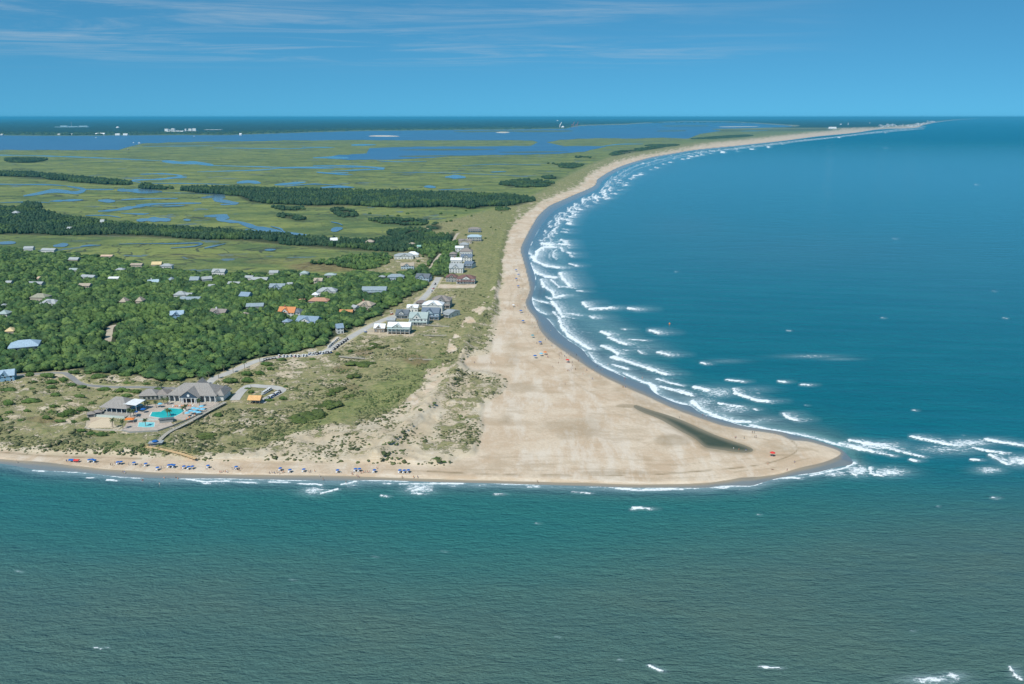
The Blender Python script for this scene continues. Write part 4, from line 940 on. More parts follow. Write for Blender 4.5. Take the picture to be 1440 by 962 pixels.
CRV = [crown(100 + i, 9, 1, 110, .11) for i in range(6)]
CRL = [crown(200 + i, 6, 1, 36, .17) for i in range(5)]

def merge_scatter(name, pts, templates, mat, label=None, cat=None, group=None, kind='stuff'):
    """pts rows: x, y, z, rx, ry, rz, turn"""
    Vs, Fs, off = [], [], 0
    pts = np.asarray(pts)
    which = rng.integers(0, len(templates), len(pts))
    for k, (tv, tf) in enumerate(templates):
        p = pts[which == k]
        if not len(p): continue
        c, s_ = np.cos(p[:, 6]), np.sin(p[:, 6])
        x = tv[None, :, 0] * p[:, 3:4]; y_ = tv[None, :, 1] * p[:, 4:5]; q = tv[None, :, 2] * p[:, 5:6]
        Xx = x * c[:, None] - y_ * s_[:, None] + p[:, 0:1]; Yy = x * s_[:, None] + y_ * c[:, None] + p[:, 1:2]; Zz = q + p[:, 2:3]
        Vs.append(np.stack([Xx, Yy, Zz], -1).reshape(-1, 3))
        Fs.append((tf[None] + (np.arange(len(p)) * len(tv))[:, None, None]).reshape(-1, 3) + off); off += len(p) * len(tv)
    me = mesh_np(name, np.vstack(Vs), np.vstack(Fs), 3)
    o = link(name, me, mat); tag(o, label, cat, group, kind)
    return o

def fill(poly, step, jit=.42, z0=GZ):
    """jittered points, step metres apart, inside a traced outline"""
    pw = np.array([G(p[0], p[1], z0) for p in smooth(poly, 3, True)])
    x0, y0 = pw.min(0); x1, y1 = pw.max(0); x0 = max(x0, -9000); y1 = min(y1, 12000)
    gx, gy = np.meshgrid(np.arange(x0, x1, step), np.arange(y0, y1, step * .9))
    gx = gx + (np.arange(gx.shape[0]) % 2)[:, None] * step / 2
    gx = gx + rng.uniform(-jit, jit, gx.shape) * step; gy = gy + rng.uniform(-jit, jit, gx.shape) * step
    gx, gy = gx.ravel(), gy.ravel()
    k = inside(pw, gx, gy)
    gx, gy = gx[k], gy[k]
    px, py = W2P(gx, gy, z0)
    k = (px > -60) & (px < 1300)
    return gx[k], gy[k]

def clear_of(gx, gy, front=7.0, side=1.5, rr=0.0):
    ok = np.ones(len(gx), bool)
    for kk_, (hx, hy, hw, hd, a) in enumerate(HS):
        fr = front if HOUSES[kk_][3] == 'r' else front * 2.4
        dx, dy = gx - hx, gy - hy
        lx_ = dx * math.cos(a) + dy * math.sin(a); ly_ = -dx * math.sin(a) + dy * math.cos(a)
        ok &= ~((np.abs(lx_) < hw + side + rr) & (ly_ > -hd - fr - rr) & (ly_ < hd + 1.0 + rr * .5))
    for rdp, wd in ((ROAD, 9), (LANE, 5), (LOOP, 5), (TRACK1, 4.5), (TRACK2, 4), ([(150, 485), (153, 474), (156, 460), (170, 457)], 8)):
        pw = np.array([G(p[0], p[1], GZ) for p in smooth(rdp, 4)])
        ok &= dist(pw, gx, gy) > wd
    return ok

# --- the oak wood: nearest oaks one by one, the rest of the canopy as one mass
gx, gy = fill(WOODS['main'], 7.2, .5)
dens = fbm(gx / 45, gy / 45, 91, 3)
k = rng.random(len(gx)) > .05
gx, gy = gx[k], gy[k]
edg = np.clip(samp(wood, *W2P(gx, gy, GZ)) / 22, 0, 1)
rad = 3.0 + 4.8 * rng.random(len(gx)) ** 1.5 + 1.6 * (fbm(gx / 60, gy / 60, 92, 2) - .3)
hgt = (1.6 + 2.2 * edg ** .7 + 2.8 * (fbm(gx / 40, gy / 40, 93, 3) - .3) + 1.2 * rng.random(len(gx))) * np.clip(rad / 5.0, .8, 1.3)
ok = clear_of(gx, gy, 2.2, -.5, rad * .7)
gx, gy, rad, hgt = gx[ok], gy[ok], rad[ok], hgt[ok]
px, py = W2P(gx, gy, GZ)
depth = gy * cp + H * sp
size = rad / depth
inview = (px > -10) & (px < 700)
order = np.argsort(-(size * inview))
sel = order[:290]
rest = np.setdiff1d(np.arange(len(gx)), sel)
rows = np.stack([gx[rest], gy[rest], np.full(len(rest), GZ + .8), rad[rest], rad[rest] * rng.uniform(.85, 1.15, len(rest)), hgt[rest] * 1.25 - .8, rng.uniform(0, 6.28, len(rest))], -1)
farm = W2P(gx[rest], gy[rest], GZ)[1] < 400
merge_scatter('oak_woodland', rows[~farm], CRV, OAK)
merge_scatter('oak_woodland', rows[farm], CRL, OAK)
# trunk with limbs, unit tree height
def trunk_mesh():
    V, Fc = [], []
    def tube(path, rads):
        b0 = len(V); nseg = 6
        for (p, r) in zip(path, rads):
            for k in range(nseg):
                a = k / nseg * 2 * math.pi
                V.append((p[0] + math.cos(a) * r, p[1] + math.sin(a) * r, p[2]))
        for i in range(len(path) - 1):
            for k in range(nseg):
                Fc.append((b0 + i * nseg + k, b0 + i * nseg + (k + 1) % nseg, b0 + (i + 1) * nseg + (k + 1) % nseg, b0 + (i + 1) * nseg + k))
    tube([(0, 0, -.05), (.03, .02, .2), (.01, .04, .45)], [.09, .065, .05])
    for a in (0.3, 1.7, 2.9, 4.2, 5.4):
        c, s_ = math.cos(a), math.sin(a)
        tube([(.02, .03, .3), (.22 * c, .22 * s_, .45), (.5 * c, .5 * s_, .62)], [.04, .03, .014])
    me = bpy.data.meshes.new('trunk'); me.from_pydata(V, [], Fc); me.update(); me.materials.append(BARK)
    return me
TRK_ME = trunk_mesh()
CROWNS = []
for i in range(5):
    v, f = crown(300 + i, 8, 1, 130, .13)
    me = mesh_np('crown', v, f, 3); me.materials.append(OAK); CROWNS.append(me)
def make_tree(proto, name, crown_me, x, y, q, r, h, label, cat, group):
    if proto is None:
        root = bpy.data.objects.new(name, None); COL.objects.link(root)
        c = bpy.data.objects.new('crown', crown_me); COL.objects.link(c); c.parent = root
        t = bpy.data.objects.new('trunk', TRK_ME); COL.objects.link(t); t.parent = root
    else:
        root = proto.copy(); COL.objects.link(root)
        for ch in proto.children:
            d = ch.copy(); COL.objects.link(d); d.parent = root
            if d.name.startswith('crown'): d.data = crown_me
    for ch in root.children:
        if ch.name.startswith('crown'): ch.location = (0, 0, .8); ch.scale = (r, r * random.uniform(.85, 1.15), h * 1.25 - .8); ch.rotation_euler = (0, 0, random.uniform(0, 6.28))
        else: ch.scale = (r, r, h * .8)
    root.location = (x, y, q)
    tag(root, label, cat, group)
    return root
proto = None
for i in sel:
    t = make_tree(proto, 'live_oak', CROWNS[int(rng.integers(5))], float(gx[i]), float(gy[i]), GZ, float(rad[i]), float(hgt[i]),
                  'rounded green live oak along the near edge of the big wood behind the road', 'tree', 'live oaks at the near edge of the wood')
    proto = proto or t

# --- the other woods and thickets
rows = []; rowsn = []
for k_, w_ in WOODS.items():
    if k_ == 'main': continue
    near = k_ in ('dunes_wood', 'lane_wood')
    zb = GZ if near else MZ + .3
    far_ = max(p[1] for p in w_) < 300
    vfar = max(p[1] for p in w_) < 225
    st = 6.2 if near else (17 if vfar else (9.0 if far_ else 7.2))
    hx, hy = fill(w_, st, z0=zb)
    if near or k_ == 'hammock_near':
        ok = clear_of(hx, hy, 8); hx, hy = hx[ok], hy[ok]
    if near:
        kk = rng.random(len(hx)) > (.22 if k_ == 'dunes_wood' else .12); hx, hy = hx[kk], hy[kk]
    if k_.startswith('w') and k_ != 'w12':
        kk = fbm(hx / (st * 3.5), hy / (st * 5), 19, 3) > .44; hx, hy = hx[kk], hy[kk]
    elif not near:
        kk = (sd(np.array([G(p[0], p[1], zb) for p in smooth(w_, 3, True)]), hx, hy) > 34 * fbm(hx / 60, hy / 60, 23, 3) - 9); hx, hy = hx[kk], hy[kk]
    if not len(hx): continue
    r_ = st * .48 * rng.uniform(.7, 1.8, len(hx))
    h_ = (4.5 if near else (8.0 if not far_ else 10)) * rng.uniform(.7, 1.25, len(hx)) * (1.0 if len(w_) > 6 or near else .8)
    if k_ in ('w3','w4','w5','w6','w7','w8','w9','w10','w11','w12','w13','w14','w15','w16','w17'): h_ = h_ * .72
    rr = np.stack([hx, hy, np.full(len(hx), zb + .2), r_, r_, h_, rng.uniform(0, 6.28, len(hx))], -1)
    (rowsn if near else rows).append(rr)
merge_scatter('thicket', np.vstack(rowsn), CRL, OAK)
merge_scatter('hammock_woodland', np.vstack(rows), CRL, HAM)
# treeline of the mainland shore
hx, hy = [], []
for i in range(2600):
    x = random.uniform(-60, 1120); j = random.uniform(.4, 3.0)
    mm = [p for p in MAIN[:24]]
    yb = np.interp(x, [p[0] for p in mm[:17]], [p[1] for p in mm[:17]])
    a, b_ = G(x, yb - j, 2); hx.append(a); hy.append(b_)
hx, hy = np.array(hx), np.array(hy); kk = hy < 30000; hx, hy = hx[kk], hy[kk]
merge_scatter('mainland_woodland', np.stack([hx, hy, np.full(len(hx), 1.5), np.full(len(hx), 26.) * rng.uniform(.6, 1.6, len(hx)), np.full(len(hx), 26.), rng.uniform(12, 24, len(hx)), hx * 0], -1), CRL[:2], HAM)

# --- low scrub dotting the dunes
sx_, sy_ = [], []
tries = rng.random((85000, 2))
tx = -40 + tries[:, 0] * 770; ty = 225 + 440 * tries[:, 1] ** .75
cvs = samp(cov, tx, ty); mk = samp(marsh, tx, ty); wd_ = samp(wood, tx, ty); rdm = samp(flat, tx, ty); sv_ = samp(sdV, tx, ty)
gx_, gy_ = G(tx, ty, GZ)
cl_ = fbm(gx_ / 14, gy_ / 14, 55, 3)
ok = (sv_ > 1) & (mk < .3) & (wd_ < -1) & (rdm < .3) & (rng.random(len(tx)) < .95 * cvs * (cl_ > .47) * (ty > 300) + .12 * (ty <= 300)) & (cvs > .03) & (samp(sdL, tx, ty) < -10)
tx, ty, gx_, gy_ = tx[ok], ty[ok], gx_[ok], gy_[ok]
zt = samp(z, tx, ty); gx_, gy_ = G(tx, ty, zt)
r_ = rng.uniform(.3, .85, len(tx)) * np.where(rng.random(len(tx)) < .08, 1.9, 1)
r_ = r_ * np.where(samp(lush, tx, ty) > .4, .8, 1)
I0 = ico(0); T0 = []
for k in range(4):
    v = I0[0] * (1 + .5 * rng.random((12, 1))); v[:, 2] = np.maximum(v[:, 2], -.2); T0.append((v, I0[1]))
merge_scatter('dune_grass', np.stack([gx_, gy_, zt, r_, r_, r_ * rng.uniform(.35, .6, len(tx)), rng.uniform(0, 6.28, len(tx))], -1), T0, TUF)

# --- countable shrubs, traced one by one: x, y, half width, half height (photo points), tone
SH = [(13, 571, 9, 5.5), (13, 550, 13, 3.2), (45, 567, 15, 4), (48, 539, 4.7, 2.5), (45, 547.5, 5, 1.8), (42, 531, 6.5, 4.5), (68, 531, 12, 4.2), (74, 539, 10, 4), (73, 546, 9, 3.5), (90, 537, 7, 3.8), (102, 543, 7.5, 3.3), (116, 548, 7.5, 3), (105, 526, 8, 3.8), (125, 527.5, 6.5, 2.4), (138, 533, 11.5, 4.6),
      (161.6, 527.5, 7, 3.8), (176, 529, 8.7, 4), (179, 540, 6, 2.3), (147, 548.5, 11, 3.2), (173, 551.5, 12, 3.8), (192, 553, 8, 3.8), (179, 558, 9, 3.6), (78.6, 557.5, 8, 2.8), (113.5, 559.5, 8, 3.3), (98, 565.5, 6, 2), (129.5, 567.5, 6.5, 2.6), (75.7, 573, 7, 3.3), (72, 580, 5, 2.7),
      (38, 578.5, 5.5, 3), (13, 581.5, 5.5, 2.5), (65.5, 590, 7, 3.6), (88, 586, 9, 4.6), (100, 582, 10, 5), (115, 579, 9, 4.6), (84.5, 594, 8, 2.8), (104, 595.5, 4.7, 3), (114, 607, 8, 3), (128, 609.5, 8, 3.6), (142.6, 612, 10, 3.6), (159, 608.5, 5, 2.4), (0, 592, 4, 4), (29, 593, 5, 2.2),
      (324.5, 538, 11.5, 6.5), (347, 529, 9.5, 4.2), (348.5, 538, 10, 5.2), (365.5, 527.5, 8, 3.6), (380, 522, 5.5, 3.2), (375.5, 515, 10, 3.6), (395.5, 507, 7.5, 2.7), (307, 586.5, 5.8, 4.2), (398, 562, 6.5, 3.6), (378, 564, 8, 2.3), (353, 553, 5, 3.2), (321.6, 548, 5, 2.8), (348, 547, 4.5, 1.8), (358, 579, 6, 2), (360, 588, 4, 1.8),
      (493, 496, 4.5, 2.8), (442, 487, 5, 2.4), (475, 499, 4, 2.8), (440, 506, 5, 2.2), (507, 543, 4, 1.8), (508, 552, 4, 1.8), (467, 537, 4, 1.7), (478, 538, 3, 1.6), (624, 651, 4.5, 1.8), (615, 648, 5, 1.6), (623, 497, 4, 1.6), (402, 545, 4, 2), (380, 590, 5, 1.8), (207, 541, 5, 2.4), (222, 549, 8, 3.2), (210, 556, 7, 2.8), (226, 555, 5, 2.6)]
for i, (x, y, rx, ry) in enumerate(SH):
    s_ = S(y); wx = rx / s_; h_ = min(4.2, max(.9, ry * 1.5 / s_)); dp = max(wx * .45, min(wx * 1.1, (2 * ry - h_ * s_) / (s_ * .33) / 2))
    ax, ay_, az = ground_at(x, y)
    v, f = crown(500 + i, 8, 1, 150, .12, .5)
    me = mesh_np('shrub', v * np.array([wx, dp, h_ * 1.15]) , f, 3)
    o = link('coastal_shrub', me, SHR); o.location = (ax, ay_, az - .2)
    side = 'around the lane left of the clubhouse' if x < 235 else ('beside the road and cart loop right of the clubhouse' if x < 420 else 'out in the open dunes')
    tag(o, 'rounded dark green shrub on sand ' + side, 'shrub', 'shrubs ' + side)
BIG = [(433, 588, 24, 10, 'largest dark green myrtle thicket in the open dunes, nearest the beach'), (463, 572, 19, 8, 'myrtle thicket just up the hollow from the largest one'), (474, 552, 14, 7, 'rounded myrtle thicket at the upper end of the lower pair'), (491, 559, 11, 3, 'thin strip of myrtle trailing right of the rounded thicket'),
       (493, 531, 13, 4, 'low thicket on the near side of the brown hollow'), (508, 514, 18, 5, 'long low thicket on the far side of the brown hollow'), (530, 485.5, 11, 2.3, 'upper of two thin thickets below the houses'), (527, 491.5, 10, 2.6, 'lower of two thin thickets below the houses'), (292, 615, 18, 4, 'flat olive thicket alone right of the beach boardwalk'), (120, 590, 8, 2.5, 'thin scrub clump at the corner of the volleyball sand')]
for i, (x, y, rx, ry, lab) in enumerate(BIG):
    s_ = S(y); wx = rx / s_; h_ = 2.4 if rx > 12 else 1.8; dp = max(2.5, ry / (s_ * .36)); ax, ay_, az = ground_at(x, y)
    nsub = max(3, int(rx * ry / 14)); Vs, Fs, off = [], [], 0
    r2 = np.random.default_rng(i)
    for k in range(nsub):
        a = r2.uniform(0, 6.28); q = r2.random() ** .5 * .72
        v, f = crown(700 + i * 20 + k, 6, 1, 70, .14, .5)
        sc = .42 if nsub > 6 else .6
        v = v * np.array([wx * sc, dp * sc, h_ * r2.uniform(.7, 1.2)]) + np.array([math.cos(a) * q * wx, math.sin(a) * q * dp + math.cos(a) * q * dp * .3, -.2])
        Vs.append(v); Fs.append(f + off); off += len(v)
    o = link('myrtle_thicket', mesh_np('thicket', np.vstack(Vs), np.vstack(Fs), 3), SHD); o.location = (ax, ay_, az)
    tag(o, lab, 'thicket')
# countable bushes of the far dunes
for (x, y, r) in [(600, 325, 3), (632, 332, 2.5), (655, 331, 2), (588, 368, 3), (595, 362, 2.5), (640, 325, 4), (628, 312, 2), (634, 311.5, 3), (690, 321, 1.5), (697, 324, 1.5), (646, 318, 1.5), (663, 305, 2), (705, 300, 1.4), (683, 336.5, 2), (573, 300, 3), (560, 303, 3), (545, 303, 3), (620, 300, 3), (640, 303, 2.5), (655, 296, 2), (520, 300, 3)]:
    wx = r / S(y); v, f = crown(int(x), 6, 1, 60, .15, .55)
    ax, ay_, az = ground_at(x, y)
    o = link('far_bush', mesh_np('bush', v * np.array([wx, wx, min(3.5, wx)]), f, 3), SHR); o.location = (ax, ay_, az)
    tag(o, 'small dark bush dotting the olive flats north of the houses', 'bush', 'bushes dotting the flats north of the houses')

# --- palms
def palm_meshes():
    m1 = bpy.data.meshes.new('trunk'); V, Fc = [], []
    for i in range(5):
        q = i / 4; r = .22 - .05 * q
        for k in range(7):
            a = k / 7 * 6.283; V.append((math.cos(a) * r + .12 * q * q, math.sin(a) * r, q * 5.4))
    for i in range(4):
        for k in range(7): Fc.append((i * 7 + k, i * 7 + (k + 1) % 7, (i + 1) * 7 + (k + 1) % 7, (i + 1) * 7 + k))
    m1.from_pydata(V, [], Fc); m1.update(); m1.materials.append(pmat('palm_trunk', (.20, .17, .13), (.30, .26, .2), 4, .95))
    V, Fc = [], []; r = random.Random(5)
    for k in range(34):
        a = r.uniform(0, 6.283); el = r.uniform(-.5, 1.2); L_ = r.uniform(1.5, 2.2)
        d = (math.cos(a), math.sin(a)); sgn = (-d[1], d[0])
        pts = []
        for j in range(5):
            t = j / 4; hr = L_ * t * math.cos(el * (1 - .3 * t)); vz = 5.5 + L_ * t * math.sin(el) - .9 * t * t * L_ * .6
            wdt = .42 * math.sin(math.pi * min(1, t + .18)) + .02
            pts.append(((.12 + d[0] * hr, d[1] * hr, vz), wdt))
        b0 = len(V)
        for (p, w_) in pts:
            V.append((p[0] + sgn[0] * w_, p[1] + sgn[1] * w_, p[2] - .12)); V.append((p[0], p[1], p[2] + .06)); V.append((p[0] - sgn[0] * w_, p[1] - sgn[1] * w_, p[2] - .12))
        for j in range(4):
            o_ = b0 + j * 3; Fc += [(o_, o_ + 1, o_ + 4, o_ + 3), (o_ + 1, o_ + 2, o_ + 5, o_ + 4)]
    m2 = bpy.data.meshes.new('fronds'); m2.from_pydata(V, [], Fc); m2.update()
    m2.materials.append(foliage_mat('palm_fronds', (.045, .07, .025), (.085, .12, .045), (.15, .17, .08), .6))
    return m1, m2
PM = palm_meshes(); pproto = None
PALMS = [(236, 587, 'palms around the pools'), (240, 587, 'palms around the pools'), (262, 579, 'palms around the pools'), (236, 571, 'palms around the pools'), (231, 570, 'palms around the pools'), (208, 576, 'palms around the pools'), (220, 575, 'palms around the pools'), (281, 574, 'palms around the pools'), (159, 602, 'palms around the pools'),
         (173, 604, 'palms around the pools'), (205, 600, 'palms around the pools'), (258, 584, 'palms around the pools'), (184, 588, 'palms around the pools'), (189, 589, 'palms around the pools'), (204, 571, 'palms around the pools'), (328, 524, 'palms along the road'), (344, 518.5, 'palms along the road'), (365.6, 510, 'palms along the road'),
         (307.5, 532.5, 'palms along the road'), (294, 532, 'palms along the road'), (281.5, 541, 'palms behind the clubhouse'), (285.5, 541, 'palms behind the clubhouse'), (289, 541.5, 'palms behind the clubhouse'), (315, 523, 'palms along the road'), (228, 551, 'palms behind the clubhouse'), (222, 548, 'palms behind the clubhouse')]
PL = {'palms around the pools': 'cabbage palm growing from the paving around the two pools', 'palms along the road': 'cabbage palm with a bare grey trunk at the side of the pale road', 'palms behind the clubhouse': 'cabbage palm showing its crown behind the clubhouse roof'}
for (x, y, g) in PALMS:
    ax, ay_ = G(x, y, GZ)
    if pproto is None:
        root = bpy.data.objects.new('palm_tree', None); COL.objects.link(root); pproto = root
        for nm, me in (('trunk', PM[0]), ('fronds', PM[1])):
            c = bpy.data.objects.new(nm, me); COL.objects.link(c); c.parent = root
    else:
        root = pproto.copy(); COL.objects.link(root)
        for ch in pproto.children:
            d = ch.copy(); COL.objects.link(d); d.parent = root
    root.location = (ax, ay_, GZ); q = random.uniform(.85, 1.15); root.scale = (1.1, 1.1, q); root.rotation_euler = (0, 0, random.uniform(0, 6))
    tag(root, PL[g], 'palm tree', g)

# ------------------------------------------------------------------ building kit
class MB:
    def __init__(s): s.v = []; s.f = []
    def add(s, v, f):
        b = len(s.v); s.v += [tuple(p) for p in v]; s.f += [tuple(b + i for i in q) for q in f]; return s
    def box(s, x0, x1, y0, y1, z0, z1):
        v = [(x, y, q) for q in (z0, z1) for x, y in ((x0, y0), (x1, y0), (x1, y1), (x0, y1))]
        return s.add(v, [(3, 2, 1, 0), (4, 5, 6, 7), (0, 1, 5, 4), (1, 2, 6, 5), (2, 3, 7, 6), (3, 0, 4, 7)])
    def gable(s, x0, x1, y0, y1, z0, rise, axis='x', th=.22):
        """ridge roof; axis = direction of the ridge"""
        if axis == 'x':
            ym = (y0 + y1) / 2
            v = [(x0, y0, z0), (x1, y0, z0), (x1, y1, z0), (x0, y1, z0), (x0, y0, z0 + th), (x1, y0, z0 + th), (x1, y1, z0 + th), (x0, y1, z0 + th), (x0, ym, z0 + rise), (x1, ym, z0 + rise)]
            return s.add(v, [(3, 2, 1, 0), (0, 1, 5, 4), (2, 3, 7, 6), (4, 5, 9, 8), (6, 7, 8, 9), (0, 4, 8, 7, 3), (1, 2, 6, 9, 5)])
        xm = (x0 + x1) / 2
        v = [(x0, y0, z0), (x1, y0, z0), (x1, y1, z0), (x0, y1, z0), (x0, y0, z0 + th), (x1, y0, z0 + th), (x1, y1, z0 + th), (x0, y1, z0 + th), (xm, y0, z0 + rise), (xm, y1, z0 + rise)]
        return s.add(v, [(3, 2, 1, 0), (1, 2, 6, 5), (3, 0, 4, 7), (5, 6, 9, 8), (7, 4, 8, 9), (0, 1, 5, 8, 4), (2, 3, 7, 9, 6)])
    def hip(s, x0, x1, y0, y1, z0, rise, th=.22):
        w, d = x1 - x0, y1 - y0
        if w >= d: a = (x0 + d / 2 * .92, (y0 + y1) / 2); b = (x1 - d / 2 * .92, (y0 + y1) / 2)
        else: a = ((x0 + x1) / 2, y0 + w / 2 * .92); b = ((x0 + x1) / 2, y1 - w / 2 * .92)
        v = [(x0, y0, z0), (x1, y0, z0), (x1, y1, z0), (x0, y1, z0), (x0, y0, z0 + th), (x1, y0, z0 + th), (x1, y1, z0 + th), (x0, y1, z0 + th), (*a, z0 + rise), (*b, z0 + rise)]
        f = [(3, 2, 1, 0), (0, 1, 5, 4), (1, 2, 6, 5), (2, 3, 7, 6), (3, 0, 4, 7)]
        f += [(4, 5, 9, 8), (5, 6, 9), (6, 7, 8, 9), (7, 4, 8)] if w >= d else [(4, 5, 8), (5, 6, 9, 8), (6, 7, 9), (7, 4, 8, 9)]
        return s.add(v, f)
    def tri(s, x0, x1, y, z0, rise, t=.12):
        xm = (x0 + x1) / 2
        v = [(x0, y, z0), (x1, y, z0), (xm, y, z0 + rise), (x0, y + t, z0), (x1, y + t, z0), (xm, y + t, z0 + rise)]
        return s.add(v, [(0, 1, 2), (5, 4, 3), (0, 3, 4, 1), (1, 4, 5, 2), (2, 5, 3, 0)])
    def cyl(s, x, y, z0, z1, r, n=8, r2=None):
        r2 = r if r2 is None else r2
        v = [(x + math.cos(k / n * 6.2832) * q, y + math.sin(k / n * 6.2832) * q, zq) for zq, q in ((z0, r), (z1, r2)) for k in range(n)]
        return s.add(v, [tuple(range(n - 1, -1, -1)), tuple(range(n, 2 * n))] + [(k, (k + 1) % n, n + (k + 1) % n, n + k) for k in range(n)])
    def build(s, name, mat, parent=None):
        me = bpy.data.meshes.new(name); me.from_pydata(s.v, [], s.f); me.update()
        return link(name, me, mat, parent)

def empty(name, loc, rz=0.0):
    o = bpy.data.objects.new(name, None); COL.objects.link(o); o.location = loc; o.rotation_euler = (0, 0, rz); return o

def copy_tree(o, parent=None):
    c = o.copy(); COL.objects.link(c); c.parent = parent
    for ch in o.children: copy_tree(ch, c)
    return c

RC = {'white_metal': ((.80, .80, .79), .35), 'grey_metal': ((.36, .38, .38), .5), 'slate': ((.14, .16, .18), .7), 'pale_green_roof': ((.36, .43, .41), .6), 'blue_slate': ((.15, .19, .24), .7), 'brown_shingle': ((.20, .16, .14), .85), 'taupe_shingle': ((.27, .235, .21), .85),
      'maroon': ((.20, .11, .095), .85), 'pale_grey': ((.38, .40, .40), .6), 'tan_shingle': ((.42, .35, .27), .85), 'pale_blue_roof': ((.40, .52, .58), .5), 'blue_grey': ((.27, .33, .36), .7), 'green_metal': ((.30, .50, .42), .5), 'orange_shingle': ((.62, .25, .10), .8),
      'blue_metal': ((.24, .32, .40), .45), 'rust_shingle': ((.55, .26, .11), .8), 'terracotta': ((.48, .26, .17), .8), 'yellow_shingle': ((.68, .52, .28), .8), 'olive_shingle': ((.32, .31, .23), .85), 'peach_shingle': ((.62, .44, .32), .8), 'sky_metal': ((.36, .47, .56), .4),
      'club_shingle': ((.30, .275, .25), .9), 'orange_wood': ((.70, .40, .17), .8)}
WC = {'white_wall': (.66, .66, .63), 'taupe_wood': (.26, .22, .18), 'pale_green': (.50, .56, .52), 'grey_wood': (.32, .32, .30), 'pale_blue': (.42, .53, .60), 'tan_wall': (.50, .44, .35), 'blue_wall': (.25, .42, .56), 'navy': (.045, .075, .11), 'brick': (.30, .14, .09), 'deck': (.36, .34, .30), 'white_trim': (.78, .78, .76)}
def roofm(k):
    c, r = RC[k]; return pmat('roof_' + k, tuple(q * .82 for q in c), tuple(min(.9, q * 1.12) for q in c), 1.1, r, .3, .03, stretch=(1.5, .35, 1))
def wallm(k):
    c = WC[k]; return pmat('wall_' + k, tuple(q * .86 for q in c), c, .9, .8, .3, .0, stretch=(.3, .3, 3))
GLASS = pmat('window_glass', (.025, .035, .045), (.05, .07, .085), 1, .12, .6)
DARK = pmat('painted_opening_shade', (.06, .065, .07), (.09, .09, .095), 1, .7)  # dark colour stands in for shade under pile houses and in hut openings

